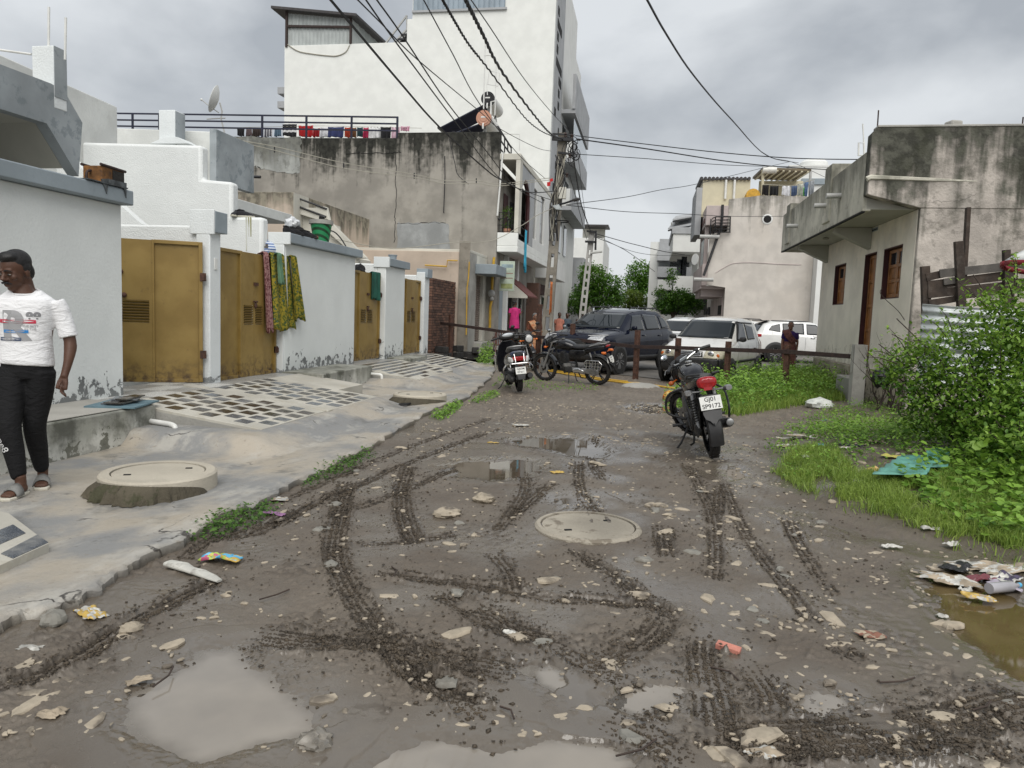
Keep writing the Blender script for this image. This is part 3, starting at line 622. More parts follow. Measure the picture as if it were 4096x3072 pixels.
a = PX(*q1(390,333),Xc);b = PX(*q1(490,375),Xc);c = PY(*q1(232,330),a.y)
rp = part(MB().bx(c.x,Xc+.004,a.y,b.y-.01,f0[1]-.25,a.z),'roof_pillar',M['white_c'],nh,bevel=.01)
part(MB().bx(Xc+.005,Xc+.012,a.y+.003,b.y-.013,P2[1][1]-.1,a.z-.004),'pillar_face',M['grey_soft'],nh)
for (u0,v0),(u1,v1) in ((q1(357,330),q1(360,52)),(q1(478,372),q1(485,130))):
 p = PY(u0,v0,a.y+.08);q = PY(u1,v1,a.y+.08);part(MB().tube([p-V(0,0,.1),q],.013,8),'water_pipe',M['pvc'],nh)
p = PY(*q1(232,400),a.y+.05);q = PY(*q1(-60,360),a.y+.05);part(MB().tube([p,q],.013,8),'water_pipe',M['pvc'],nh)
Xu = -9.6;a = PX(*q1(0,395),Xu);b = PX(*q1(865,788),Xu)
part(MB().prism([(a.y-1,a.z+.02),(b.y,b.z),(b.y,2.4),(a.y-1,2.4)],'x',Xu-2.5,Xu),'upper_wall',M['white_d'],nh,bevel=.02)
# compound walls and pillars
Xf = -6.0
def yx(u,v,X=Xf):return PX(u,v,X).y
cw = empty('compound_wall',(-6.1,11,0),label='white rough plastered compound wall stepping up between the two nearest gates',cat='wall')
bpart('pillar',M['white_c'],cw,-6.21,Xf,9.43,9.70,-.1,2.62,.015)
bpart('pillar_cap',M['grey_trim'],cw,-6.18,Xf+.07,9.46,9.76,2.43,2.72,.008)
bpart('cap_face',M['white_c'],cw,-6.30,Xf+.066,9.425,9.457,2.40,2.735,.006)
bpart('low_wall',M['white_b'],cw,-10.5,-6.212,9.48,9.66,-.1,2.52,.03)
part(MB().bx(-5.999,-5.985,9.53,9.60,1.92,2.08),'doorbell',M['pvc'],cw,bevel=.004)
Yb = 11.38
pts = [PY(*q9(a,b),Yb) for a,b in [(75,318),(1395,388),(1395,765),(1735,795),(1735,1180),(2070,1185)]]
st = [(p.x,p.z) for p in pts];st = [(-11.5,st[0][1])]+st[1:]+[(st[5][0],-.1),(-11.5,-.1)]
part(MB().prism(st,'y',Yb,Yb+.22),'stepped_wall',M['white_b'],cw,bevel=.05)
t = NT('algae_run');t.out(t.mix(t.step(.45,.6,t.noise(9,6,sc=(1,1,.2))),(.30,.29,.14),(.62,.63,.58)),.9)
for a0,a1 in ((1885,1902),(1912,1926),(1935,1950)):
 p = PY(*q9(a0,1186),Yb-.004);q = PY(*q9(a1,1560 if a0 == 1885 else 1400),Yb-.004)
 part(MB().quad((p.x,Yb-.004,p.z),(q.x,Yb-.004,p.z),(q.x,Yb-.004,q.z),(p.x+.01,Yb-.004,q.z)),'algae_streak',t.mat,cw)
p = PY(*q9(555,1100),10.4);q = PY(*q9(740,1262),10.4)
part(MB().prism([(p.x-1.2,p.z+1.0),(p.x,p.z),(q.x,q.z),(q.x,2.2),(p.x-1.2,2.2)],'y',10.4,10.55),'stair_wall',M['white_b'],cw)
w2 = empty('compound_wall',(-6.1,13,0),label='white compound wall with grey coping and peeled patches, between green-clothed and cloth-draped gates',cat='wall')
bpart('wall_panel',M['white_a'],w2,-6.21,Xf,11.61,14.62,-.1,2.5,.012)
bpart('coping',M['grey_trim'],w2,-6.29,Xf+.10,11.605,14.78,2.503,2.66,.01);bpart('coping_end',M['white_c'],w2,-6.292,Xf+.102,11.56,11.6025,2.47,2.668,.006)
bpart('end_pier',M['white_c'],w2,-6.213,Xf-.003,11.56,11.606,-.1,2.468)
bpart('plinth',M['plinth'],w2,-5.997,-5.25,11.5,13.75,-.12,.35,.02)
w3 = empty('compound_wall',(-6.1,17,0),label='narrow white wall panel with grey coping between the two farthest ochre gates',cat='wall')
bpart('wall_panel',M['white_a'],w3,-6.21,Xf,16.45,17.82,-.1,2.46,.012);bpart('coping',M['grey_trim'],w3,-6.29,Xf+.08,16.50,17.98,2.463,2.64,.01)
bpart('coping_end',M['white_c'],w3,-6.292,Xf+.082,16.42,16.4975,2.42,2.66,.006);bpart('cross_wall',M['white_b'],w3,-11,-6.212,16.45,16.65,-.1,2.5,.03)
bpart('plinth',M['plinth'],w3,-5.997,-5.42,16.62,18.0,-.12,.33,.02)
w4 = empty('compound_wall',(-6.1,20,0),label='last white gate pillar with short wall beside the brick wall',cat='wall')
bpart('wall_panel',M['white_c'],w4,-6.25,Xf-.02,19.55,20.0,-.1,2.5,.012);bpart('pillar_cap',M['grey_trim'],w4,-6.27,Xf+.05,19.6,20.05,2.36,2.6,.008);bpart('cross_wall',M['white_b'],w4,-11,-6.252,19.58,19.78,-.1,2.42,.03)
# ochre sheet-metal gates
def louvre(par,x0,x1,z0,z1,y=-.02,n=8):
 for k in range(n):
  z = z0+(k+.5)*(z1-z0)/n;part_l(MB().box(((x0+x1)/2,y-.006,z),(x1-x0,.004,(z1-z0)/n*.95),(.75,0,0)),'louvre_slat',par)
 part_l(MB().bx(x0,x1,y+.012,y+.014,z0,z1),'louvre_back',par,M['black_void'])
def part_l(mb,name,par,mat=None,**k):return mb.build(name,mat or M['ochre'],par,**k)
def leaf(par,x0,x1,H,strip,wide,hinge):
 s0,s1 = strip;w0,w1 = wide
 za,zb = .83,1.13
 mb = MB();mb.bx(s0,s1,-.022,-.016,.02,za);mb.bx(s0,s1,-.022,-.016,zb,H-.01);mb.bx(s0,s0+.035,-.022,-.016,za,zb);mb.bx(s1-.035,s1,-.022,-.016,za,zb);part_l(mb,'strip_panel',par)
 louvre(par,s0+.035,s1-.035,za,zb)
 part_l(MB().bx(w0+.02,w1-.02,.016,.02,.05,H-.05),'wide_panel',par)
 f = .05;fr = MB();fr.bx(w0,w0+f*.6,-.02,.02,.02,H-.002);fr.bx(w1-f,w1,-.021,.021,.02,H-.001);fr.bx(w0+f*.6,w1-f,-.02,.02,H-f,H);fr.bx(w0+f*.6,w1-f,-.02,.02,.015,.015+f);part_l(fr,'leaf_frame',par,bevel=.004)
 for z in (.35,1.42):
  part_l(MB().bx(hinge-.03,hinge+.05,-.035,.0,z,z+.11).bx(hinge+.0,hinge+.03,-.06,-.035,z+.01,z+.09),'hinge',par,M['rust'])
H = 1.95
g = empty('metal_gate',(-6.07,9.37,.33),math.atan2(9.37-8.86,-6.07+6.98),label='ochre metal gate leaf swung open inward beside the near white house',cat='gate',group='ochre sheet metal gates')
leaf(g,-1.03,0,H,(-1.03,-.635),(-.635,0),-.005)
part_l(MB().ell((-.97,-.045,1.19),(.035,.03,.035)),'knob',g,M['rust']);part_l(MB().ell((-1.0,-.04,1.5),(.025,.03,.03)).bx(-1.03,-.99,-.035,-.02,.85,.97),'latch',g,M['rust'])
def double_gate(y0,y1,cuts,label,z0=.31,X=-6.13):
 g = empty('metal_gate',(X,y0,z0),PI/2,label=label,cat='gate',group='ochre sheet metal gates');w = y1-y0
 c = [v-y0 for v in cuts]
 g.rotation_euler.z = PI/2
 leaf(g,0,c[1],H,(c[0],c[1]-.004),(0.0,c[0]),.0)
 leaf(g,c[1],w,H,(c[1]+.004,c[2]),(c[2],w),w-.02)
 part_l(MB().tube([(c[1]-.05,-.05,1.19),(c[1]+.05,-.05,1.19)],.016,8).ell((c[1],-.05,1.13),(.03,.022,.045)),'padlock',g,M['rust']);part_l(MB().bx(c[1]-.02,c[1]+.09,-.05,-.022,1.44,1.49),'latch',g,M['rust'])
 return g
g2 = double_gate(9.76,11.53,[yx(*q4(365,900),-6.13),yx(*q4(468,900),-6.13),yx(*q4(548,900),-6.13)],'closed ochre double gate with a printed cloth hung over it')
g3 = double_gate(14.7,16.42,[15.2,15.58,15.95],'closed ochre double gate with a dark green cloth hung over it')
g4 = double_gate(17.86,19.52,[18.35,18.72,19.08],'farthest closed ochre double gate, nothing hung over it')
# tiled ramps before the gates
def tile_ramp(name,label,y0,y1,xt,zt,xb,zb,cols,rows,tw,th,sep=None,skip=()):
 R = empty(name,(xt,y0,0),label=label,cat='ramp',group='tiled ramps before the gates');L = xt-xb
 def z(x):return zt+(zb-zt)*((x-xt)/(xb-xt))
 part(MB().prism([(xt,zt),(xb,zb),(xb,-.14),(xt,-.14)],'y',y0,y1),'ramp_slab',M['tile_cement'],R,bevel=.006)
 part(MB().prism([(xt,zt-.03),(xb+.0,zb-.03),(xb,-.13),(xt,-.13)],'y',y0-.004,y0-.0),'ramp_side',M['concrete'],R)
 sl = math.atan2(zb-zt,xb-xt);me = {}
 r = random.Random(int(y0*10));dx = (xb-xt)/rows;dy = (y1-y0-.10)/cols;ln = math.hypot(dx,(zb-zt)/rows)
 for k in ('granite_black','granite_grey','granite_brown'):
  me[k] = MB().box((0,0,0),(ln*tw,dy*th,.012)).mesh('tile',M[k],smooth=0)
 for i in range(rows):
  for j in range(cols):
   x = xt+(i+.5)*dx;y = y0+.05+(j+.5)*dy+(dy*.5 if i % 2 else 0)
   if y > y1-.09 or (i,j) in skip:continue
   k = r.choice(['granite_black','granite_black','granite_grey','granite_brown'] if y < 9 else ['granite_grey','granite_grey','granite_black'])
   inst('tile',me[k],R,(x-xt,y-y0,z(x)-.0025),(0,-sl,r.uniform(-.02,.02)))
 return R
ra = tile_ramp('tiled_ramp','near cement ramp set with black granite tiles in staggered rows',7.14,8.74,-5.6,.345,-3.95,.145,5,8,.76,.60)
part(MB().bx(-6.6,-5.602,7.1,9.4,.2,.338),'ramp_landing',M['floor_tile'],ra)
for i in range(3):
 for j in range(4):
  if (i+j) % 2:part(MB().bx(-5.61-.32*(i+1)+.006,-5.61-.32*i-.006,7.14+.56*j,7.14+.56*(j+1)-.01,.3385,.342),'floor_tile',M['floor_tile_pale'],ra)
rb = tile_ramp('tiled_ramp','second cement ramp with grey granite tiles before the cloth-draped gate',8.9,10.55,-5.7,.335,-3.95,.14,5,8,.76,.62)
part(MB().prism([(-5.95,.375),(-3.92,.15),(-3.92,-.1),(-5.95,-.1)],'y',8.742,8.898),'ramp_kerb',M['tile_cement'],rb,bevel=.006)
part(MB().bx(-6.6,-5.702,8.9,11.5,.1,.325),'ramp_landing',M['floor_tile'],rb);part(MB().prism([(-5.7,.33),(-4.6,.2),(-4.6,-.1),(-5.7,-.1)],'y',10.552,11.6),'ramp_shoulder',M['tile_cement'],rb)
rc = tile_ramp('tiled_ramp','third worn cement ramp with broken tiles before the green-clothed gate',13.8,16.5,-5.75,.31,-4.35,.115,7,8,.58,.90,skip={(7,2),(7,3),(6,4),(7,5),(7,0)})
part(MB().bx(-6.6,-5.752,13.8,16.45,.1,.3),'ramp_landing',M['floor_tile'],rc)
rd = tile_ramp('tiled_ramp','farthest cement ramp with small tiles before the last ochre gate',17.0,19.7,-5.8,.30,-4.5,.10,7,8,.58,.86)
part(MB().bx(-6.6,-5.802,17.0,19.6,.1,.29),'ramp_landing',M['floor_tile'],rd)
R = empty('tiled_ramp',(-3.4,3.2,0),label='corner of a ramp with two dark tiles at the near left edge of the apron',cat='ramp',group='tiled ramps before the gates')
zq = .05;c = [G(*(a*K,b*K),.062) for a,b in [(-90,1080),(18,1103),(105,1168),(-90,1255)]]
part(MB().prism([(p.x,p.y) for p in c],'z',-.05,.046),'ramp_slab',M['tile_cement'],R)
for tl in ([(-30,1151),(28,1128),(55,1146),(-20,1178)],[(2,1190),(80,1150),(104,1166),(28,1200)]):
 c = [G(a*K,b*K,.064) for a,b in tl];part(MB().prism([(p.x,p.y) for p in c],'z',.03,.0505),'tile',M['granite_grey'],R)
ls = empty('stone_offcuts',(-5.4,6.9,.353),label='dark stone offcuts stacked on a blue board at the plinth end',cat='offcuts')
mb = MB().box((0,0,.008),(.5,.62,.016),(0,0,.25));mb.build('board',simple('blue_board',(.12,.2,.24),.6),ls)
for i,(x,y,w,l,a) in enumerate([(-.05,.02,.22,.42,.3),(.03,-.05,.18,.36,.1),(-.02,.08,.25,.3,.5),(.05,.05,.12,.4,.2)]):MB().box((x,y,.026+.016*i),(w,l,.014),(0,0,a)).build('offcut',M['granite_black' if i % 2 else 'granite_grey'],ls)
def drain(label,p0,pts):
 o = MB().tube(spline(pts,5),.028,10).build('drain_pipe',M['pvc'],label=label,cat='pipe',group='white drain pipes at the plinths');return o
drain('white plastic drain elbow at the near plinth end',0,[(-5.22,7.05,.17),(-5.0,7.0,.165),(-4.86,6.95,.16),(-4.81,6.93,.12),(-4.82,6.92,-.03)])
drain('white plastic drain elbow at the second plinth corner',0,[(-5.3,13.7,.19),(-5.12,13.66,.19),(-5.04,13.65,.18),(-5.02,13.65,.13),(-5.02,13.65,-.02)])
# manholes
def manhole(label,c,r,h,z0,mortar=None,lid=.78,m='manhole'):
 o = empty('manhole',(c[0],c[1],z0),label=label,cat='manhole',group='round concrete manholes')
 MB().lathe([(r*lid+.012,h-.03),(r*lid+.012,h),(r-.015,h),(r,h-.015),(r*1.01,-.1)],44).build('ring',M[m],o)
 L = MB().lathe([(0.0,h-.05),(r*lid,h-.05),(r*lid,h-.008),(0,h-.004)],40).build('lid',M[m],o)
 for s in (-1,1):MB().box((s*r*.33,s*r*.42,h-.003),(.05,.02,.006),(0,0,.4)).build('lifting_slot',M['black_void'],L)
 if mortar:
  n = 54;mb = MB();rr = random.Random(3);rings = [[],[],[]]
  for j in range(n+1):
   a = mortar[0]+(mortar[1]-mortar[0])*j/n;k = math.sin(PI*j/n)**.5;w = (.02+.075*k)*rr.uniform(.5,1.5)
   for q,(dr,z) in enumerate(((.006,h*.75*k+.01),(w*.55,h*.5*k),(w,-.02))):rings[q].append((math.cos(a)*(r+dr),math.sin(a)*(r+dr),z))
  mb.loft(rings,closed=False,caps=False);mb.build('mortar_collar',M['moss_mortar'],o)
 return o
manhole('raised concrete manhole with mossy mortar on the near apron',(-3.70,5.12),.425,.125,.005,(3.4,6.2))
manhole('raised manhole with muddy collar beside the drain grating',(-3.48,11.2),.42,.17,-.02,(2.6,6.6),.8)
manhole('pale round manhole cover flush in the middle of the mud road',(-.33,5.02),.37,.022,.0,None,.86,'manhole_muddy')
gr = empty('drain_grating',(-3.62,10.55,-.0),label='small black drain grating under the muddy manhole',cat='grating')
for k in range(6):MB().beam((-.16,-.10+.04*k,.02),(.16,-.06+.04*k,.05),.014,.02).build('bar',M['iron_black'],gr)
MB().bx(-.2,.2,-.14,.17,-.06,-.03).build('pit',M['black_void'],gr)
# white house block between the yards and the peach house (roof parapets)
wh = empty('white_house',(-9,15,0),label='white house behind the gates with roof parapet and square chimney block',cat='house')
Yp = 15.0
a = PY(*q9(470,190),Yp);b = PY(*q9(1560,240),Yp)
part(MB().prism([(a.x-3,a.z+.1),(b.x,b.z),(b.x,-.1),(a.x-3,-.1)],'y',Yp,Yp+.2),'parapet',M['white_d'],wh,bevel=.02)
c = PY(*q9(1630,262),Yp)
mb = MB();mb.bx(b.x+.003,b.x+.16,Yp-.25,Yp+1.3,b.z-1.1,b.z-.0);part(mb,'grey_fin',M['grey_soft'],wh,bevel=.01)
a = PY(*q9(925,0),Yp-.6);b = PY(*q9(1105,360),Yp-.6)
part(MB().bx(a.x,b.x,Yp-.6,Yp-.25,b.z-.6,a.z),'roof_pillar',M['white_c'],wh,bevel=.012);part(MB().bx(b.x+.002,b.x+.01,Yp-.58,Yp-.26,b.z-.6,a.z-.02),'pillar_face',M['grey_soft'],wh)
part(MB().prism([(b.x-.55,b.z-.03),(b.x-.2,b.z+.1),(b.x+.1,b.z+.1),(b.x+.35,b.z-.03)],'y',Yp-.66,Yp-.2),'pillar_foot',M['white_c'],wh)
bpart('roof_slab',M['white_d'],wh,-14,-7.6,12,Yp,3.2,3.4)
# peach house with outside stair
ph = empty('peach_house',(-8.5,20,0),label='low peach plastered house with damp stains and outside stair',cat='house')
Y0 = 20.3;a = PY(*q4(330,130),Y0);b = PY(*q4(790,150),Y0);c = PY(*q4(825,165),Y0)
part(MB().bx(a.x-1.5,c.x,Y0,Y0+6,-.1,b.z),'wall',M['peach'],ph,bevel=.02)
part(MB().bx(c.x-.004,c.x+.002,Y0+.02,Y0+1,2,b.z-.01),'wall_end',M['cream'],ph)
s0 = [PY(*q4(x,y),Y0+.5) for x,y in [(825,290),(1030,292),(1030,270),(1125,285),(1150,405),(1480,735),(1400,740),(1130,500),(1120,420),(825,330)]]
part(MB().prism([(p.x,p.z) for p in s0],'y',Y0+.45,Y0+.6),'stair_parapet',M['cream'],ph,bevel=.01)
s1 = [PY(*q4(x,y),Y0+.6) for x,y in [(825,330),(1120,420),(1130,500),(1400,740),(1400,900),(825,900)]]
part(MB().prism([(p.x,p.z) for p in s1],'y',Y0+.62,Y0+1.6),'stair_flight',M['cream'],ph)
for a_,b_ in (((825,190),(1120,300)),((825,262),(1115,370))):part(MB().tube([PY(*q4(*a_),Y0+.43),PY(*q4(*b_),Y0+.43)],.028,8),'handrail',M['iron_black'],ph)
tp = PY(*q4(450,130),Y0+1);mb = MB().tube([tp-V(0,0,.2),PY(*q4(452,15),Y0+1)],.06,8).tube([PY(*q4(365,12),Y0+1),PY(*q4(535,18),Y0+1)],.045,8);mb.build('iron_stand',M['iron_black'],label='black iron T-shaped stand on the peach house roof',cat='stand')
# grey stained house
Yg = 27.3
gh = empty('grey_house',(-8,Yg,0),label='two-storey bare cement house with black rain streaks on its side wall',cat='house')
L0 = PY(890,534,Yg);L1 = PY(1206,548,Yg);L2 = PY(1589,548,Yg);L3 = PY(1589,530,Yg);L4 = PY(2001,526,Yg)
XR = L4.x
part(MB().prism([(L0.x-4,L0.z),(L1.x,L1.z-.03),(L2.x,L2.z-.03),(L2.x,L3.z),(XR,L4.z),(XR,-.1),(L0.x-4,-.1)],'y',Yg,Yg+.3),'side_wall',M['grey_house'],gh,bevel=.03)
part(MB().bx(L0.x-4,XR-.01,Yg+.31,Yg+11,-.1,L2.z-1.0),'house_body',M['grey_house'],gh)
def ragged(name,mat,pts,y,par,amp=.08,n=14,seed=1):
 r = random.Random(seed);P = [PY(*p,y) for p in pts];out = []
 for i,p in enumerate(P):
  q = P[(i+1) % len(P)]
  for k in range(n):
   w = p.lerp(q,k/n);out.append((w.x+r.uniform(-amp,amp),w.z+r.uniform(-amp,amp)))
 return part(MB().prism(out,'y',y,y+.012),name,mat,par,smooth=0)
ragged('lime_patch',M['grey_house_pale'],[q3(-15,1003),q3(562,1015),q3(555,1270),q3(480,1283),(q3(300,1250)),q3(215,1225),q3(90,1245),q3(-15,1255)],Yg-.012,gh,.05,8)
ragged('cement_patch',M['grey_house_cem'],[q4(1745,425),q4(2205,420),q4(2205,700),q4(1735,680)],Yg-.012,gh,.05,10,2)
ragged('cement_patch',M['grey_house_cem'],[q4(2040,690),q4(2200,700),q4(2190,800),q4(2050,790)],Yg-.012,gh,.04,8,5)
cr = MB()
for pts in ([q3(895,1130),q3(1050,1128),q3(1200,1132),q3(1275,1118),q3(1300,1128)],[q3(1262,1140),q3(1258,1290),q3(1262,1480),q3(1250,1600),q4(1725,440),q4(1720,640)],[q4(1745,425),q4(1900,432),q4(2050,420),q4(2205,424)]):
 P = [PY(*p,Yg-.005) for p in pts];r = random.Random(4);Q = []
 for p,q in zip(P[:-1],P[1:]):Q += [p.lerp(q,k/5)+V(r.uniform(-.03,.03),0,r.uniform(-.03,.03)) for k in range(5)]
 cr.tube(Q,.011,5)
part(cr,'wall_crack',M['black_void'],gh)
rl = empty('terrace_railing',(-12,Yg,L1.z),label='long navy iron railing on the grey house terrace',cat='railing')
for a_,b_ in (((q1(865,836)),q3(1278,865)),(q1(865,884),q3(1278,913)),(q1(865,929),q3(1278,965))):
 part(MB().beam(PY(*a_,Yg+.1),PY(*b_,Yg+.1),.05,.055),'rail',M['iron_navy'],rl)
for u in (530,637,1049,1226,1407,1590):
 v = 452+(u-469)*.0145;p = PY(u,v,Yg+.1);part(MB().bx(p.x-.035,p.x+.035,Yg+.07,Yg+.13,L1.z-.3,p.z),'post',M['iron_navy'],rl)
# washing on the terrace line
def cloth(name,mat,p0,p1,drop,label,cat='garment',group=None,sag=.02,amp=.03,seed=0,mats=None,tip=.0):
 """a cloth hanging from p0-p1: gathers widen downwards, hem uneven"""
 r = random.Random(seed);p0 = Vector(p0);p1 = Vector(p1);d = p1-p0;nrm = Vector((d.y,-d.x,0)).normalized();ph = r.uniform(0,6);k = r.uniform(2.2,4)
 def f(u,v):
  w = math.sin(u*k*2*PI+ph)*amp*(.25+v)+math.sin(u*9+ph*2)*amp*.3*v;sq = 1-.12*v*math.sin(ph+u*3)*tip
  return p0+d*(.5+(u-.5)*sq)+nrm*w+V(0,0,-drop*v*(1+.06*math.sin(u*5+ph))-sag*math.sin(PI*u))
 return MB().grid(f,14,10).build(name,mat,None,solid=.008,label=label,cat=cat,group=group)
def fab(c,**k):return simple('fabric',c,.9,var=.25,vs=5,**k)
def stripes(name,a,b,sc=18,axis=2,w=.5):
 t = NT(name);s = t.n('ShaderNodeSeparateXYZ');t.l(t.pos(),s.inputs[0]);x = t.math('FRACT',t.math('MULTIPLY',s.outputs[axis],sc));return t.out(t.mix(t.math('GREATER_THAN',x,w),a,b),.9)
wash = [(88,145,945,985,(.015,.014,.016),'small black shorts'),(158,196,948,988,(.16,.12,.12),'dull mauve shirt'),(201,266,948,990,(.04,.028,.024),'dark brown trousers folded'),(292,350,945,992,'s1','grey and white striped shirt'),
 (368,412,948,990,(.10,.16,.22),'faded blue shirt'),(424,530,912,990,'s2','black towel with white bands'),(541,650,925,992,(.42,.012,.016),'large bright red sheet'),(652,700,945,996,(.30,.008,.012),'deep red cloth bunched'),(702,758,935,997,(.66,.66,.68),'white cloth beside the navy towel'),
 (760,878,935,998,(.035,.045,.13),'wide navy towel'),(882,926,938,998,(.40,.05,.02),'orange-red blouse'),(935,968,940,998,(.19,.09,.04),'narrow brown cloth'),(975,1016,938,992,(.015,.05,.06),'dark teal blouse'),(1022,1058,940,1005,(.48,.03,.10),'crimson pink dupatta'),
 (1062,1146,936,1008,(.72,.72,.72),'wide white sheet'),(1148,1226,935,1008,(.012,.012,.014),'wide black trousers'),(1229,1292,935,1010,(.62,.45,.52),'pale pink cloth by the railing end'),(1296,1362,930,950,(.60,.33,.42),'pink cloth folded over the wall end')]
Yl = Yg+.9
MB().tube([PY(*q3(80,940),Yl),PY(*q3(700,928),Yl),PY(*q3(1450,945),Yl)],.008,5).build('clothes_line',M['wire_pale'],label='pale clothes line stretched along the grey house terrace',cat='clothes line')
for i,(x0,x1,y0,y1,c,lab) in enumerate(wash):
 m = stripes('striped_cloth',(.55,.55,.56),(.12,.12,.14),9,0) if c == 's1' else (stripes('banded_cloth',(.02,.02,.022),(.7,.7,.7),3.2,2,.74) if c == 's2' else fab(c))
 p0 = PY(*q3(x0,y0),Yl);p1 = PY(*q3(x1,y0),Yl);p1.z = p0.z;b = PY(*q3(x0,y1+14),Yl);cloth('garment',m,p0,p1,p0.z-b.z,lab+' drying on the terrace line',group='washing on the grey house terrace',amp=.05,seed=i)
# solar water heaters
def heater(label,c0,r,Ln,capm,bodym,panel):
 p = PY(*c0,panel[2]);o = empty('solar_water_heater',(p.x,p.y,p.z),label=label,cat='water heater',group='solar water heaters on the grey house roof')
 MB().lathe([(r,0),(r,Ln),(r*.7,Ln+.08),(0,Ln+.09)],28,axis='y').build('tank',bodym,o)
 MB().lathe([(0,-.05),(r*.5,-.05),(r*.52,-.035),(r*.8,-.04),(r*.82,-.02),(r*1.03,-.02),(r*1.03,.12),(r,.121)],28,axis='y').build('tank_cap',capm,o)
 e = PY(*panel[0],p.y+.3)-p;t0 = V(-.05,0,-r*.4);n = 16
 for k in range(n):
  y = .25+(Ln-.4)*k/(n-1);MB().tube([t0+V(0,y,0),V(e.x,y,e.z)],.035,6).build('vacuum_tube',M['iron_navy'],o)
 MB().beam((e.x-.05,.15,e.z),(e.x-.05,Ln-.05,e.z),.1,.1).build('tube_holder',M['iron_black'],o)
 fr = MB()
 for y in (.3,Ln-.3):
  fr.beam((0,y,-r),(.25,y,-1.5),.05,.05);fr.beam((0,y,-r),(-.5,y,-1.5),.05,.05)
 fr.build('stand',M['pvc_grey'],o)
 MB().tube([(-.0,-.06,-r*.75),(-.0,-.1,-r*.9),(.0,-.1,-r*1.5)],.03,6).build('outlet_pipe',M['pvc'],o);MB().bx(-.1,.1,-.056,-.051,.0,.05).build('label_plate',M['pvc'],o)
 return o
h1 = heater('solar heater with round terracotta tank cap behind the parapet',q3(1908,870),.285,1.9,M['terracotta'],M['tank_white'],(q3(1700,985),None,28.4))
h2 = heater('solar heater with round black tank cap raised behind the other',q3(1938,727),.275,1.9,M['tank_black'],M['tank_white'],(q3(1590,945),None,30.6))
pf = empty('water_pipes',(-7,30,8.4),label='tall white pipe loops standing beside the solar heaters',cat='pipes')
for pts,r in (([q3(1905,860),q3(1914,520),q3(1921,300)],.025),([q3(1990,850),q3(1998,540),q3(2002,470),q3(1985,425),q3(1955,408),q3(1910,408)],.02),([q3(1935,700),q3(1930,620),q3(2012,636),q3(2026,540),q3(1948,522),q3(1935,620)],.02),([q3(2030,985),q3(2172,990),q3(2172,1110)],.02),([q3(1958,900),q3(1962,750),q3(1990,745)],.03)):
 part(MB().tube([PY(*p,29.5) for p in pts],r,6),'pipe',M['pvc'],pf)
ds = PY(*q1(1605,740),29);o = empty('satellite_dish',tuple(ds),label='pale satellite dish on a bent mast above the terrace railing',cat='satellite dish')
d = MB().lathe([(0,.0),(.2,.02),(.42,.09),(.56,.18),(.57,.165),(.42,.075),(.2,.005),(0,-.015)],24);d.xf(Euler((0,math.radians(-72),math.radians(22))).to_matrix().to_4x4());d.build('reflector',M['far_white'],o)
for nm,pts,r in (('mast',[(.1,0,-.1),(.2,0,-.45),(.15,0,-.75),(.35,0,-1.45)],.035),('feed_arm',[(.05,0,-.5),(-.35,0,-.25),(-.72,0,.02)],.02),('foot',[(-.5,0,-.75),(.35,0,-.72)],.025)):MB().tube(pts,r,6).build(nm,M['pvc_grey'],o)
MB().ell((-.74,0,.04),(.05,.05,.05)).build('feed_horn',M['pvc'],o)
sr = empty('stair_railing',(-5.5,29,8),label='dark iron stair railing stepping down from the grey house roof',cat='railing')
for a_,b_,r in ((q5(803,290),q5(955,530),.035),(q5(803,400),q5(945,600),.03),(q5(820,520),q5(890,620),.03)):part(MB().tube([PY(*a_,28.2),PY(*b_,28.2)],r,6),'rail',M['iron_black'],sr)
for x,y0,y1 in ((842,350,470),(880,410,580),(915,470,570),(953,528,605)):part(MB().tube([PY(*q5(x,y0),28.2),PY(*q5(x,y1),28.2)],.025,6),'post',M['iron_black'],sr)
# balcony front of the grey house
Yb0 = Yg+.02
A = PY(*q5(795,660),Yb0);Bc = PY(*q5(1010,660),Yb0);Cc = PY(*q5(1060,625),Yb0);F1 = PY(*q5(760,1465),Yb0);F2 = PY(*q5(1040,1640),Yb0);Bt = PY(*q6(740,18),Yb0)
XB = Cc.x;zr0 = PY(*q5(1000,590),Yb0).z;zr1 = A.z;zf = PY(*q5(870,1465),Yb0).z;zb = Bt.z
YE = 36.0
bpart('balcony_roof',M['cream'],gh,XR+.01,XB,Yb0,YE,zr1,zr0,.02)
bpart('balcony_floor',M['tall_white'],gh,XR+.01,XB,Yb0,YE,zb,zb+.22,.02)
bpart('balcony_parapet',M['tall_white'],gh,XR+.01,XB-.01,Yb0+.01,Yb0+.16,zb+.224,zf,.015)
bpart('balcony_column',M['cream'],gh,Bc.x,XB-.003,Yb0+.003,Yb0+.55,zf+.003,zr1-.003,.01)
bpart('balcony_parapet',M['tall_white'],gh,XB-.15,XB-.012,Yb0+.165,YE,zb+.226,zb+.5,.015)
mb = MB();y = Yb0+.56
bays = [(Yb0+.6,Yb0+2.6,'arch'),(Yb0+3.6,Yb0+4.5,'win'),(Yb0+5.6,Yb0+6.8,'win')]
bpart('front_wall',M['far_grey'],gh,XB-.2,XB-.02,Yb0+2.62,Yb0+3.6,zb+.5,zr1-.01);bpart('front_wall',M['far_white'],gh,XB-.2,XB-.02,Yb0+4.5,Yb0+5.6,zb+.5,zr1-.01);bpart('front_wall',M['far_white'],gh,XB-.2,XB-.02,Yb0+6.8,YE,zb+.5,zr1-.01)
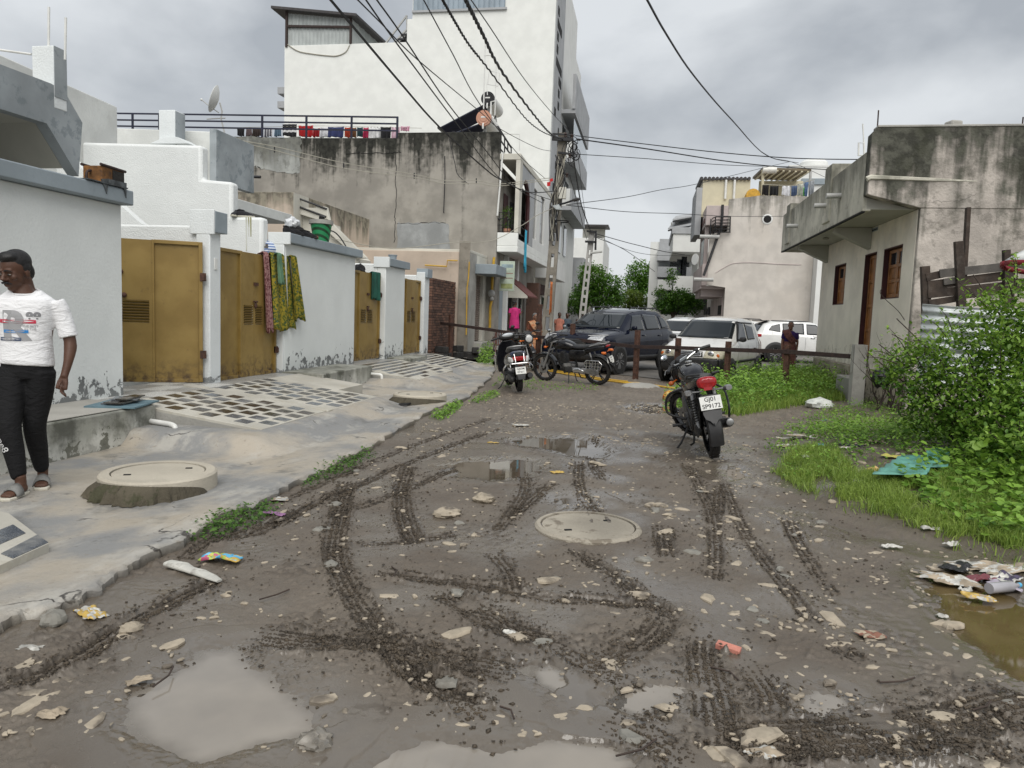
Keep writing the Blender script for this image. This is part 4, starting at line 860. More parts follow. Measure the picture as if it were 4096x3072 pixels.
for i,(a_,b_,k) in enumerate(bays[1:]):
 wdw = bpart('window',M['window_dark'],gh,XB-.12,XB-.09,a_,b_,zb+.9,zr1-.4);fr = MB()
 for yy in (a_,b_,(a_+b_)/2):fr.bx(XB-.09,XB-.05,yy-.04,yy+.04,zb+.9,zr1-.4)
 f = fr.build('window_frame',M['iron_black']);f.parent = wdw;f.matrix_parent_inverse = wdw.matrix_basis.inverted() @ Matrix.Translation(-Vector(gh.location));f.matrix_parent_inverse = Matrix.Translation(-Vector(gh.location))
 bpart('front_wall',M['far_white'],gh,XB-.2,XB-.02,a_,b_,zb+.5,zb+.9);bpart('lintel',M['far_white'],gh,XB-.2,XB-.02,a_,b_,zr1-.4,zr1-.01)
ar = MB();n = 12;y0,y1,zt = Yb0+.62,Yb0+2.6,zr1-.5;rg = []
for k in range(n+1):
 a = PI*k/n;rg.append(((y0+y1)/2-math.cos(a)*(y1-y0)/2,zt-.9+.9*math.sin(a)))
ar.prism([(y0,zr1-.01)]+rg+[(y1,zr1-.01)],'x',XB-.16,XB-.04);part(ar,'arch_head',M['far_grey'],gh)
arc = MB().tube([(XB-.1,p[0],p[1]) for p in rg[5:]]+[(XB-.1,y1-.02,zb+.6)],.09,6);part(arc,'arch_band',M['maroon'],gh)
bpart('inner_wall',M['cream'],gh,XR-.25,XR-.12,Yg+.32,YE,zb,zr1-.02);bpart('inner_wall',M['cream'],gh,XR,XB-.3,YE-.3,YE-.1,zb+.23,zr1-.02)
bpart('balcony_door',M['maroon'],gh,XR+.012,XR+.05,Yb0+1.0,Yb0+1.75,zb+.23,zb+2.3)
bpart('balcony_door',M['window_dark'],gh,XR+.012,XR+.04,Yb0+2.4,Yb0+3.0,zb+1.0,zb+2.2)
bg = empty('balcony_grille',(XB-.6,Yb0,zf),label='black iron grille with ball ornaments in the balcony opening',cat='grille')
g0 = PY(*q5(775,1240),Yb0+.05);g1 = PY(*q5(985,1455),Yb0+.05)
for k in range(5):
 x = g0.x+(g1.x-.1-g0.x)*k/4;part(MB().tube([(x,Yb0+.08,zf),(x,Yb0+.08,g0.z)],.014,5).ell((x,Yb0+.08,g0.z-(.25 if k % 2 else .9)),(.05,.04,.05),8,6),'bar',M['iron_black'],bg)
for k in range(4):part(MB().tube([(g0.x-.05,Yb0+.08,zf+.05+(g0.z-zf-.06)*k/3),(g1.x-.05,Yb0+.08,zf+.05+(g0.z-zf-.06)*k/3)],.012,5),'cross_bar',M['iron_black'],bg)
for k in range(3):part(MB().tube([(XB-.08,Yb0+.62,zb+.75+.28*k),(XB-.08,Yb0+2.6,zb+.75+.28*k)],.02,5),'street_rail',M['iron_black'],bg)
mb = MB();p0 = PY(*q5(1150,1385),Yb0+1.6);cloth('garment',fab((.05,.38,.55)),(XB+.02,Yb0+1.5,zb+1.0),(XB+.02,Yb0+1.85,zb+1.0),1.55,'bright sky-blue cloth hanging down from the balcony rail',amp=.04,seed=5)
mb = MB().tube([PY(*q5(860,580),Yb0-.08),PY(*q5(800,1280),Yb0-.08)],.035,8);mb.build('drain_pipe',M['pvc'],label='white rain pipe down the grey house balcony corner',cat='pipe')
# shuttered shop on the ground floor with brick wall beside
Xs = -6.0
sh = empty('shuttered_shop',(Xs,25,0),label='small shop with brown roller shutter under grey canopy',cat='shop')
Ysh = PX(*q6(468,400),Xs).y;ya = PX(*q6(560,600),Xs).y;yb_ = PX(*q6(640,600),Xs).y;zt = PX(*q6(600,280),Xs).z;zs = .42;zroof = PY(*q6(440,20),Ysh).z
for nm,x0,x1,y0,y1,z0,z1,m in (('side_wall',Xs-5.5,Xs,Ysh,Ysh+.25,-.1,zroof,'peach'),('front_pier',Xs-.25,Xs,Ysh+.252,ya,-.1,zroof,'concrete'),('front_pier',Xs-.25,Xs,yb_,Yg-.01,-.1,zroof,'cream'),('front_lintel',Xs-.25,Xs,ya+.002,yb_-.002,zt,zroof,'cream'),('threshold',Xs-.3,Xs+.3,ya-.2,yb_+.2,-.1,zs,'concrete'),('corner_column',Xs-.3,Xs+.07,Ysh-.06,Ysh-.003,-.1,zroof+.35,'pole')):
 bpart(nm,M[m],sh,x0,x1,y0,y1,z0,z1,.015)
bpart('roof_slab',M['cream'],sh,Xs-5.5,Xs-.0,Ysh+.252,Yg-.01,zroof+.002,zroof+.1)
S = empty('roller_shutter');S.parent = sh;S.matrix_parent_inverse = Matrix.Translation(-Vector(sh.location));nsl = 30
sm = MB().prism([(-.5,-.5),(0,-.5),(.02,0),(0,.5),(-.5,.5)],'y',0,1).mesh('slat',M['shutter'])
for k in range(nsl):
 h = (zt-zs-.02)/nsl;inst('slat',sm,S,(Xs-.14,ya+.01,zs+.02+h*(k+.5)),(0,0,0),(1.6,yb_-ya-.02,h*.92))
cz0 = PX(*q6(640,245),Xs+.6);bpart('canopy',M['grey_trim'],sh,Xs+.002,Xs+.75,ya-.25,yb_+.5,zt+.02,zt+.36,.015)
bpart('sheet_door',M['shutter'],sh,Xs-1.25,Xs-.45,Ysh-.03,Ysh-.003,.0,2.1)
def brick_wall(label,X,y0,y1,z1,th=.22):
 o = empty('brick_wall',(X,y0,0),label=label,cat='wall');MB().bx(-th+.01,-.012,.005,y1-y0-.005,-.1,z1-.02).build('mortar',M['mortar'],o)
 me = [MB().bx(-th/2,th/2,.0,.222,0,.066).mesh('brick',M['brick'],0)];r = random.Random(8);row = 0;z = .0
 while z < z1-.05:
  y = -.11 if row % 2 else 0;Ln = y1-y0
  while y < Ln-.02:
   a = max(y,0);b = min(y+.225,Ln);inst('brick',me[0],o,(-th/2+r.uniform(-.008,.008),a,z),(r.uniform(-.02,.02),0,0),(1,(b-a-.012)/.222,1));y += .237
  z += .079;row += 1
 return o
zb1 = PX(*q6(30,300),-6.35).z
Yw0 = PX(*q6(15,700),-6.35).y;Yw1 = PX(*q6(272,700),-6.35).y
brick_wall('dark weathered brick wall between the last gate and the shop',-6.35,21.4,21.4+2.75,zb1)
bk = [(-6.05,21.5,.0),(-6.0,22.1,.0),(-6.1,21.75,.2),(-5.85,22.75,.0),(-5.75,23.4,.0),(-5.9,22.95,.2),(-5.25,22.4,.0),(-5.2,22.35,.19),(-5.1,24.3,.05),(-5.0,22.9,.0)]
for i,(x,y,z) in enumerate(bk):
 o = MB().box((0,0,.095),(.38,.2,.19)).build('concrete_block',M['block'],loc=(x,y,z),bevel=.015,label='dark sooty building block '+('lowest at the white pillar end of the brick wall','second along the foot of the brick wall','stacked on the first two by the brick wall','beside the first barrier post','lying past the first barrier post','stacked on the block beside the barrier post','in front of the barrier post, lower of two','tilted on top of the front block','on the doorstep side near the shutter','nearest the weeds by the shutter')[i],cat='block',group='dark building blocks by the brick wall');o.rotation_euler = (0,.1*(i == 7),random.uniform(-.4,.4)+PI/2*(i % 2))
gp = empty('gas_pipes',(-5.7,27,1),label='yellow gas pipes with regulator climbing the shop corner',cat='pipes')
for pts,r in (([q6(765,80),q6(748,250),q6(740,450),q6(738,560),q6(722,620),q6(716,860)],.05),([q6(748,240),q6(810,245),q6(812,265)],.04),([q6(490,130),q6(482,300),q6(465,420),q6(455,940)],.02),([q6(0,168),q6(240,182),q6(248,115),q6(360,118)],.025)):
 yy = Ysh-.12 if pts[0][0] < 1880 else Yg-.06;part(MB().tube([PY(*p,yy) for p in pts],r,8),'pipe',M['yellow_pipe'],gp)
p = PY(*q6(735,480),Yg-.12);part(MB().ell(p,(.14,.1,.14)).ell(p+V(.02,0,-.2),(.08,.08,.08)),'regulator',M['pvc_grey'],gp)
XF = XR-.02
gf = empty('house_front',(XF,30,0),label='ground floor front under the balcony with doors, posters and maroon awning',cat='house front')
bpart('wall',M['cream'],gf,XF-.25,XF-.02,Yg+.32,YE,-.1,zb-.005)
for y0,y1,z0,z1,m,nm in ((Yg+.9,Yg+1.5,.2,2.6,'grey_trim','door'),(Yg+2.6,Yg+3.5,.2,2.7,'black_void','doorway'),(Yg+5.2,Yg+6.0,.8,2.5,'window_dark','window'),(Yg+7.4,Yg+8.2,.2,2.6,'black_void','doorway')):
 bpart(nm,M[m],gf,XF-.01,XF+.03,y0,y1,z0,z1)
bpart('pillar',M['far_white'],gf,XF,XF+.18,Yg+1.6,Yg+1.85,-.1,zb-.01);bpart('pillar',M['far_white'],gf,XF,XF+.2,Yg+3.8,Yg+4.1,-.1,zb-.01);bpart('pillar',M['brick'],gf,XF+.2,XF+.75,Yg+6.2,Yg+6.8,-.1,2.9)
pt = bpart('poster',simple('faded_poster',(.45,.52,.42),.6,var=.2,vs=3),gf,XF+.19,XF+.75,Yg-.05,Yg-.02,2.3,3.4)
for a_,b_,cc in ((.08,.3,(.32,.36,.16)),(.42,.5,(.30,.16,.13)),(.58,.66,(.30,.16,.13)),(.78,.95,(.28,.36,.38))):bpart('poster_print',fab(cc),gf,XF+.25,XF+.69,Yg-.054,Yg-.0505,2.3+1.1*a_,2.3+1.1*b_-.06)
w0 = (XF+.0,Yg+1.9);mb = MB().prism([(XF+.02,2.95),(XF+.95,2.2),(XF+.95,2.1),(XF+.02,2.1)],'y',Yg+1.9,Yg+1.95);part(mb,'awning_side',M['cream'],gf)
mb = MB().prism([(XF+.02,3.0),(XF+1.0,2.2),(XF+1.0,2.15),(XF+.02,2.94)],'y',Yg+1.9,Yg+4.3);part(mb,'awning',simple('maroon_awning',(.13,.035,.028),.7),gf)
bpart('step',M['concrete'],gf,XF,XF+.7,Yg+.3,Yg+8,-.1,.2)
# tall white building
Yt = 44.0
tw = empty('apartment_building',(-12,Yt,0),label='tall blank white building with sheet-metal rooms on its stepped roof',cat='building')
T = lambda a,b:PY(*q3(a,b),Yt)
XTl = T(438,330).x;XTr = PY(2212,300,Yt).x;z1 = T(700,329).z;z2 = T(1360,140).z;xs = T(1342,200).x;xs2 = T(1383,30).x;z3 = z2+4.5
part(MB().prism([(XTl,-.1),(XTr,-.1),(XTr,z3),(xs2,z3),(xs2,z2),(xs,z2),(xs,z1),(XTl,z1)],'y',Yt,Yt+.4),'side_wall',M['tall_white'],tw,bevel=.03)
part(MB().bx(XTl+.01,XTr-.01,Yt+.41,Yt+16,-.1,z1-.6),'body',M['far_white'],tw);part(MB().bx(xs2+.01,XTr-.01,Yt+.41,Yt+12,z1-.6,z3-.5),'upper_body',M['far_white'],tw)
for b in (640,745):p = T(415,b);part(MB().bx(XTl-.55,XTl,Yt+.2,Yt+1,p.z-.35,p.z+.05),'ledge',M['far_grey'],tw)
s0 = T(460,325);s1 = T(925,325);st0 = T(462,75);st1 = T(925,122)
def sheet_wall(name,mat,par,a,b,z0a,z1a,z0b,z1b,n,amp=.03):
 mb = MB();pr = []
 a = Vector((a[0],a[1],0));b = Vector((b[0],b[1],0));d = b-a;nm = Vector((d.y,-d.x,0)).normalized()
 for i in range(n*4+1):
  u = i/(n*4);o = nm*(amp if i % 4 == 0 else 0);p = a+d*u+o;pr.append((p,z0a+(z0b-z0a)*u,z1a+(z1b-z1a)*u))
 vs = [(p.x,p.y,zz) for p,q,r in pr for zz in (q,r)];mb.add(vs,[(2*i,2*i+2,2*i+3,2*i+1) for i in range(len(pr)-1)]);return part(mb,name,mat,par,smooth=0)
sheet_wall('sheet_wall',M['sheet'],tw,(s0.x,Yt+.1),(s1.x,Yt+.1),z1-.05,st0.z-.15,z1-.05,st1.z-.1,17,.06)
sheet_wall('sheet_wall',M['sheet'],tw,(s1.x,Yt+.1),(s1.x+.6,Yt+12),z1-.05,st1.z-.1,z1-.05,st1.z-.1,14,.06)
rb0 = MB();rb0.beam((s0.x-.1,Yt,T(460,192).z),(s1.x,Yt,T(925,200).z),.1,.12);rb0.beam((s0.x-.05,Yt,z1-.1),(s0.x-.05,Yt,st0.z),.14,.14);rb0.beam((s1.x,Yt,z1),(s1.x,Yt,st1.z),.12,.12);part(rb0,'shed_frame',M['rust_dark'],tw)
part(MB().add([(st0.x-.9,Yt-.4,T(422,58).z),(s1.x+.5,Yt-.4,T(960,118).z),(s1.x+1.1,Yt+13,T(960,118).z),(st0.x-.9,Yt+13,T(422,58).z),(st0.x-.9,Yt-.4,T(422,58).z-.15),(s1.x+.5,Yt-.4,T(960,118).z-.15),(s1.x+1.1,Yt+13,T(960,118).z-.15),(st0.x-.9,Yt+13,T(422,58).z-.15)],[(0,1,2,3),(7,6,5,4),(4,5,1,0),(5,6,2,1),(7,4,0,3)]),'shed_roof',M['sheet_dark'],tw)
e0 = T(1395,0);e1 = T(2068,57);sheet_wall('sheet_band',simple('blue_grey_sheet',(.30,.36,.41),.4,var=.15,vs=1),tw,(e0.x,Yt-.06),(e1.x,Yt-.06),e1.z,e1.z+3,e1.z,e1.z+3,18,.06)
part(MB().bx(e0.x-.1,e1.x+.1,Yt-.12,Yt-.02,e1.z-.12,e1.z),'band_sill',M['far_grey'],tw)
stc = empty('roof_stair',(T(1250,330).x,Yt+1,z1),label='steel roof stair with railings climbing the tall white building',cat='stair')
for a_,b_,w in (((1105,325),(1302,65),.09),((1150,330),(1348,122),.09),((1180,330),(1330,170),.12),((1275,330),(1345,235),.12)):part(MB().beam(T(*a_)+V(0,1.0,0),T(*b_)+V(0,1.0,0),w,w),'rail',M['pvc_grey'],stc)
part(MB().beam(T(1300,65)+V(0,1,0),T(1303,170)+V(0,1,0),.08,.08),'post',M['pvc_grey'],stc)
for x,y in ((1235,312),(1270,282),(1300,245),(1325,210)):p = T(x,y);part(MB().bx(p.x-.55,p.x+.5,Yt+.9,Yt+1.9,p.z-.05,p.z+.05),'tread',M['iron_black'],stc)
mb = MB();P = [T(460,328),T(540,378),T(640,398),T(760,412),T(830,412),T(890,385),T(920,335)];mb.tube([p+V(0,-.03,0) for p in spline(P,4)],.03,5);mb.build('hanging_cable',M['wire_pale'],label='loose pale cable sagging across the tall white wall',cat='cable')
bpart('slot_strip',M['far_grey'],tw,XTr-.2,XTr+.03,Yt+.42,Yt+4.4,-.1,z3-.5)
r = random.Random(2)
for k in range(22):zz = 4+k*.72;bpart('slot',M['black_void'],tw,XTr+.031,XTr+.06,Yt+.9+r.choice([0,1.4,2.4]),Yt+1.5+r.choice([0,1.4,2.0]),zz,zz+.45)
bpart('street_wall',M['far_white'],tw,XTr-.3,XTr+.0,Yt+4.42,Yt+16,-.1,z3-3)
for zf_,h in ((PY(*q5(1500,215),Yt+6).z,0),(PY(*q5(1500,740),Yt+6).z,1.1),(PY(*q5(1500,1250),Yt+6).z,1.1)):
 bpart('balcony_slab',M['far_grey'],tw,XTr+.002,XTr+.9,Yt+4.5,Yt+15,zf_,zf_+.25)
 if h:bpart('balcony_parapet',M['far_grey'],tw,XTr+.78,XTr+.9,Yt+4.5,Yt+15,zf_+.25,zf_+.25+h);bpart('balcony_parapet',M['far_white'],tw,XTr+.01,XTr+.778,Yt+4.5,Yt+4.62,zf_+.25,zf_+.25+h)
 else:bpart('canopy_edge',M['far_grey'],tw,XTr+.7,XTr+.905,Yt+4.4,Yt+15,zf_+.25,zf_+2.4)
 for yy in (Yt+5.4,Yt+8.5):bpart('window',M['window_dark'],tw,XTr+.002,XTr+.05,yy,yy+1.5,zf_-2.6,zf_-.5)
bpart('balcony_glass',simple('tinted_glass',(.45,.5,.53),.1,var=.1),tw,XTr+.82,XTr+.85,Yt+4.7,Yt+15,PY(*q5(1500,740),Yt+6).z+1.36,PY(*q5(1500,215),Yt+6).z-.3)
# houses farther along the left side of the street
def street_house(name,label,x0,x1,y0,y1,h,mat,feats):
 o = empty(name,(x1,y0,0),label=label,cat='house');bpart('wall',M[mat],o,x0,x1,y0,y1,-.1,h,.02)
 for nm,m,dx0,dx1,a,b,z0,z1 in feats:bpart(nm,M[m],o,x1+dx0,x1+dx1,a,b,z0,z1,.01)
 return o
street_house('street_house','cream street house with dark doorway and parapet past the balcony house',-13,-5.6,36.6,41.4,6.6,'cream',[('balcony','far_white',.002,1.0,36.6,41.3,3.3,4.3),('doorway','black_void',0.002,.04,37.2,38.2,.1,2.3),('window','window_dark',.002,.05,39.2,40.6,1.0,2.4),('window','window_dark',.002,.05,37.5,39.2,4.5,6.0),('signboard','maroon',.05,.25,36.8,39.4,2.5,3.0)])
street_house('street_house','narrow grey street house with brown shop front beside the tall building',-12,-5.3,60.5,66,6.2,'far_grey',[('balcony','far_white',.002,1.3,60.5,65.8,3.0,4.0),('shop_front','maroon',.002,.2,61,64.5,.1,2.8),('window','window_dark',.002,.05,61.5,63,4.2,5.6)])
street_house('street_house','distant white street house with planted terrace before the trees',-12,-5.0,67,76,4.6,'cream',[('canopy','sheet_dark',.002,1.6,67,72,3.0,3.2),('window','window_dark',.002,.05,68,70,1.0,2.4)])
street_house('street_house','far bright white block above the trees at the street end',-14,-6,96,110,11.5,'far_white',[('terrace_roof','sheet_dark',-3,.5,96,100,13.0,13.2),('terrace_wall','cream',-3,-.1,99,100,11.5,13)])
# right-hand stained house
XH,YH,YH2 = 4.27,13.33,20.0
rh = empty('stained_house',(XH,16,0),label='single-storey stained house with jutting roof slab and teak shutters',cat='house')
zt,zs0,zs1 = 4.68,3.40,3.62;XO = 3.44;ZP = .64;TH = .28
def hy(a,b):return PX(*qr(a,b),XH)
openings = [('window',17.63,18.63,1.93,2.85),('door',15.40,16.2,.84,2.9),('window',13.93,14.97,1.97,2.9)]
ys = [YH2]+[v for o_ in openings for v in (o_[2],o_[1])]+[YH]
for i in range(0,len(ys),2):bpart('front_wall',M['house_front'],rh,XH,XH+TH,ys[i+1],ys[i],ZP,zs0,.008)
for nm,y0,y1,z0,z1 in openings:
 bpart('front_wall',M['house_front'],rh,XH,XH+TH,y0+.001,y1-.001,z1,zs0,.004)
 if nm == 'window':bpart('front_wall',M['house_front'],rh,XH,XH+TH,y0+.001,y1-.001,ZP,z0,.004)
bpart('plinth',M['house_plinth'],rh,XH-.04,XH+TH+.2,YH+.01,YH2+.02,-.15,ZP-.003,.02)
bpart('end_wall',M['house_front'],rh,XH+.003,XH+6,YH2-.25,YH2-.004,-.1,zs0-.004);bpart('door_step',M['concrete'],rh,XH-.35,XH-.042,15.3,16.3,-.1,.45,.02)
bpart('side_wall',M['house_side'],rh,XH+.002,XH+7.5,YH-.12,YH-.002,-.15,zs0+.02,.02)
sd = [(XO+.08,zt),(XH+7.5,zt),(XH+7.5,zs0+.0),(XH,zs0),(XO+.04,zs1-.02),(XO,zs1),(XO,zt-.09)]
part(MB().prism(sd,'y',YH-.13,YH+.12),'side_parapet',M['house_side'],rh,bevel=.012)
bpart('parapet_cap',M['concrete'],rh,XO+.08,XH+7.5,YH-.14,YH+.13,zt+.002,zt+.04,.01)
mb = MB();P = [PY(*qr(a,b),YH-.15) for a,b in [(825,588),(860,572),(1100,580),(1400,592),(1830,606)]];mb.tube([p+V(0,.03,0) for p in P],[.045,.05,.04,.035,.01],6);part(mb,'mortar_band',M['house_parapet'],rh)
mb = MB();P = [PY(*qr(a,b),YH-.125) for a,b in [(1290,800),(1380,790),(1500,785),(1600,780),(1700,765),(1800,710)]];r = random.Random(1);mb.tube([p.lerp(q,k/5)+V(r.uniform(-.02,.02),0,r.uniform(-.02,.02)) for p,q in zip(P[:-1],P[1:]) for k in range(5)],.007,4);part(mb,'wall_crack',M['black_void'],rh)
bpart('roof_slab',M['soffit'],rh,XO+.06,XH+6,YH+.121,YH2+1.1,zs0+.004,zs0+.30,.01)
bpart('front_parapet',M['house_parapet'],rh,XO,XO+.14,YH+.122,YH2+1.12,zs0-.02,4.35,.012)
part(MB().prism([(XO+.005,YH2+1.13),(XH+1.5,YH2+1.12),(XH+1.5,YH2+.9),(XO+.01,YH2+.9)],'z',zs0-.03,4.3),'end_parapet',M['house_parapet'],rh)
for (a,b),(c,d) in (((462,640),(460,480)),((120,930),(130,770))):
 p = PX(*qr(a,b),XO+.0);bpart('parapet_pier',M['house_parapet'],rh,XO-.035,XO+.45,p.y-.55 if a > 400 else p.y-.5,p.y,zs0+.1,4.62 if a > 400 else 4.5,.015)
for k in (PX(*qr(455,920),XO).y,PX(*qr(150,1120),XO).y-.1):
 part(MB().prism([(XO+.14,zs0),(XO+.14,zs0-.10),(XH-.002,zs0-.42),(XH-.002,zs0)],'y',k-.3,k-.08),'slab_bracket',M['soffit'],rh,bevel=.008)
bpart('slab_lip',M['black_void'],rh,XO-.006,XO+.05,YH+.13,YH2+1.1,zs0-.045,zs0-.022,.0)
for a,b in ((592,735),(475,822),(210,1002)):
 p = PX(*qr(a,b),XO);part(MB().tube([p+V(.05,0,0),p+V(-.26,0,-.01)],.05,12,caps=False).tube([p+V(-.258,0,-.01),p+V(.04,0,0)],.04,12),'spout_pipe',M['pvc_grey'],rh)
for a,b,c,d in ((865,900,920,1040),(728,1035,770,1105)):
 p = hy(a,b);q = hy(c,d);bpart('vent_opening',M['grey_trim'],rh,XH-.004,XH+.05,q.y,p.y,q.z,min(p.z,zs0-.02),.0);bpart('vent_shade',M['black_void'],rh,XH-.007,XH-.003,q.y+.03,p.y-.02,q.z+.02,min(p.z,zs0-.02)-.03,.0)
p = PX(*qr(465,1045),XH-.45);part(MB().lathe([(.07,0),(.06,.03),(.02,.05)],12,(p.x,p.y,zs0-.04)),'lamp_base',M['soffit'],rh)
part(MB().box(PY(*qr(1585,122),YH-.0)+V(0,0,.02),(.2,.2,.12),(0,0,.3)),'loose_block',M['concrete'],rh,bevel=.03)
for a,b,c,d in ((915,140,925,-20),(2195,130,2205,40),(2055,135,2055,100)):part(MB().tube([PY(*qr(a,b),YH+.4)-V(0,0,.15),PY(*qr(c,d),YH+.4)],.012,5),'iron_bar',M['rust_dark'],rh)
pl = MB();pp = [PY(*qr(a,b),YH+2.5) for a,b in [(800,420),(795,270),(750,268),(748,380),(800,378)]];pl.tube(pp,.02,6);pl.tube([PY(*qr(795,270),YH+2.5),PY(*qr(785,100),YH+2.5)],.014,6);part(pl,'white_pipe',M['pvc'],rh)
def shutters(nm,y0,y1,z0,z1,leaves,rows,glass):
 o = empty(nm,(XH,y0,z0));o.parent = rh;o.matrix_parent_inverse = Matrix.Translation(-Vector(rh.location))
 W,Hh = y1-y0,z1-z0;d = .09
 def add(n,m,*b,bevel=.004):x = MB().bx(*b).build(n,m,o,bevel=bevel);return x
 add('reveal',M['maroon'],.002,TH-.002,W-.022,W-.001,.001,Hh-.001,bevel=0);add('reveal',M['maroon'],.002,TH-.002,.001,.02,.001,Hh-.001,bevel=0);add('reveal',M['maroon'],.002,TH-.002,.021,W-.023,Hh-.02,Hh-.001,bevel=0);add('sill',M['maroon'],.002,TH-.002,.021,W-.023,.001,.02,bevel=0)
 add('dark_room',M['black_void'],TH-.03,TH-.01,.02,W-.02,.02,Hh-.02,bevel=0)
 for k in range(leaves):
  a = .03+(W-.06)*k/leaves;b = .03+(W-.06)*(k+1)/leaves-.008;st = .06
  fr = MB();fr.bx(d,d+.035,a,a+st,.03,Hh-.03).bx(d,d+.035,b-st,b,.03,Hh-.03)
  for r_ in range(rows+1):z = .03+(Hh-.06-st)*r_/rows;fr.bx(d+.001,d+.034,a+st,b-st,z,z+st)
  fr.build('shutter_frame',M['teak'],o,bevel=.005)
  for r_ in range(rows):
   z = .03+(Hh-.06-st)*r_/rows+st;zz = .03+(Hh-.06-st)*(r_+1)/rows
   if r_ >= rows-glass:add('pane',M['window_dark'],d+.015,d+.02,a+st,b-st,z,zz)
   else:add('shutter_panel',M['teak'],d+.013,d+.028,a+st+.018,b-st-.018,z+.018,zz-.018,bevel=.01);add('panel_field',M['teak'],d+.022,d+.026,a+st,b-st,z,zz,bevel=0)
shutters('window',*openings[0][1:],2,3,1);shutters('door',*openings[1][1:],2,4,0);shutters('window',*openings[2][1:],2,3,1)
# concrete post, barrier of rusty rails
def gpt(u,v,z=0):return G(u,v,z)
cp = PY(*qs(745,1300),14.55);o = MB().bx(-.11,.11,-.11,.11,-.15,1.12).bx(-.125,-.112,-.05,.05,.6,1.1).build('concrete_post',M['concrete'],loc=(3.87,14.55,0),bevel=.015,label='rough grey concrete post holding the end of the rusty barrier',cat='post')
bar = empty('iron_barrier',(0,17,0),label='low rusty iron barrier of posts and flat rails across the lane end',cat='barrier')
fence_pts = []
for (u,v),hh,w in ((q6(290,712),1.42,.12),(q6(1270,600),1.62,.12),(q6(1637,815),1.22,.11),(q7(142,610),1.18,.115),(q7(592,697),1.1,.115),(q7(1147,735),1.12,.11),(q7(1800,773),1.1,.11)):
 w_ = _ray(u,v);A_ = Vector((*FENCE_A,0));n_ = Vector((-(FENCE_B[1]-FENCE_A[1]),FENCE_B[0]-FENCE_A[0],0));t_ = n_.dot(A_-Vector((0,0,EYE)))/n_.dot(w_);p = Vector((0,0,EYE))+w_*t_
 fence_pts.append(p.copy());part(MB().box((p.x,p.y,(p.z-.1)/2),(w*.9,w*.9,p.z+.1),(0,0,-.65)),'post',M['rust'],bar,bevel=.006)
rz = [PX(*q6(150,805),-6.4)]
def on_line(u,v):
 w_ = _ray(u,v);A_ = Vector((*FENCE_A,0));n_ = Vector((-(FENCE_B[1]-FENCE_A[1]),FENCE_B[0]-FENCE_A[0],0));t_ = n_.dot(A_-Vector((0,0,EYE)))/n_.dot(w_);return Vector((0,0,EYE))+w_*t_-Vector((.045,.06,0))
segs = [q6(20,790),q6(300,822),q6(760,885),q6(1280,962),q6(1640,985),q7(140,793),q7(600,805),q7(1147,825),q7(1800,848),(3404,1425)]
pr = [on_line(*s_) for s_ in segs]
for a_,b_ in zip(pr[:-1],pr[1:]):
 part(MB().beam(a_,b_+(b_-a_).normalized()*.02,.03,.085),'rail',M['rust_dark'],bar,bevel=.004)
p = G(*q7(175,1240),.0);joined_stones
MB().ell((p.x,p.y,.0),(.42,.26,.10),10,6).build('concrete_footing',M['concrete'],label='low lump of concrete at the foot of the centre barrier post',cat='footing',smooth=60)
yl = [G(*q6(1360,1335),.03),G(*q6(1900,1430),.03),G(*q6(2212,1468),.03),G(*q7(150,1195),.03),G(*q7(560,1255),.03)]
MB().tube(yl,.02,6).tube([p+V(.05,.35,0) for p in yl[:3]],.016,6).build('yellow_pipe',M['yellow_pipe'],label='thin yellow gas pipe lying along the lane below the barrier',cat='pipe')
# plank fence, corrugated sheet, umbrella by the bush
YF = 11.4
pf2 = empty('plank_fence',(4.6,YF,1),label='fence of weathered grey planks nailed to leaning posts behind the bush',cat='fence')
def pb(name,m,a,b,w,th=.025,y=YF):return part(MB().beam(PY(*a,y),PY(*b,y+.02),th,w),name,m,pf2,bevel=.004)
for a,b,w,yy,m in ((qr(1335,1360),qs(1350,640),.11,YF+.04,'oldwood'),(qr(1632,1140),qs(1660,560),.105,YF-.06,'oldwood'),(qr(1717,840),qs(1680,260),.05,YF+.02,'oldwood'),(qr(2055,1215),qs(2060,520),.08,YF-.05,'oldwood'),(qr(2085,1250),qs(2090,560),.08,YF+.05,'oldwood')):pb('fence_post',M[m],a,b,w,.09,yy)
for a,b,w,yy,m in ((qr(1345,1460),qr(1620,1400),.105,YF,'oldwood'),(qr(1465,1425),qr(2040,1365),.115,YF-.03,'greywood'),(qr(1360,1530),qr(2040,1445),.125,YF,'oldwood'),(qr(1500,1500),qr(1640,1480),.09,YF-.03,'greywood'),(qr(1360,1605),qr(2120,1530),.125,YF,'oldwood'),(qs(1370,470),qs(1620,430),.09,YF,'oldwood'),(qs(1660,400),qs(2212,330),.11,YF,'oldwood'),(qs(2080,300),qs(2212,290),.13,YF+.05,'oldwood')):pb('plank',M[m],a,b,w,.025,yy)
c0 = PY(*qs(1315,490),YF-.3);c1 = PY(*qs(2240,560),YF-.3);c2 = PY(*qs(1310,780),YF-.3)
cs = MB();n = 44;h = 1.1
def corr(u,v):return (c0.x+(c1.x+1.2-c0.x)*u,YF-.3+.018*math.sin(v*2*PI*9),c0.z+.02-(h*v)-.03*math.sin(u*5))
cs.grid(corr,6,80);cs.build('corrugated_sheet',M['galv'],solid=.004,label='pale corrugated metal sheet fixed below the plank fence',cat='metal sheet')
ub = empty('umbrella',tuple(PY(4180,1100,9.5)),0,label='red and white umbrella edge over the planks at the picture edge',cat='umbrella')
p = PY(4195,1020,9.5)-Vector(ub.location);rr = .55;mb = MB()
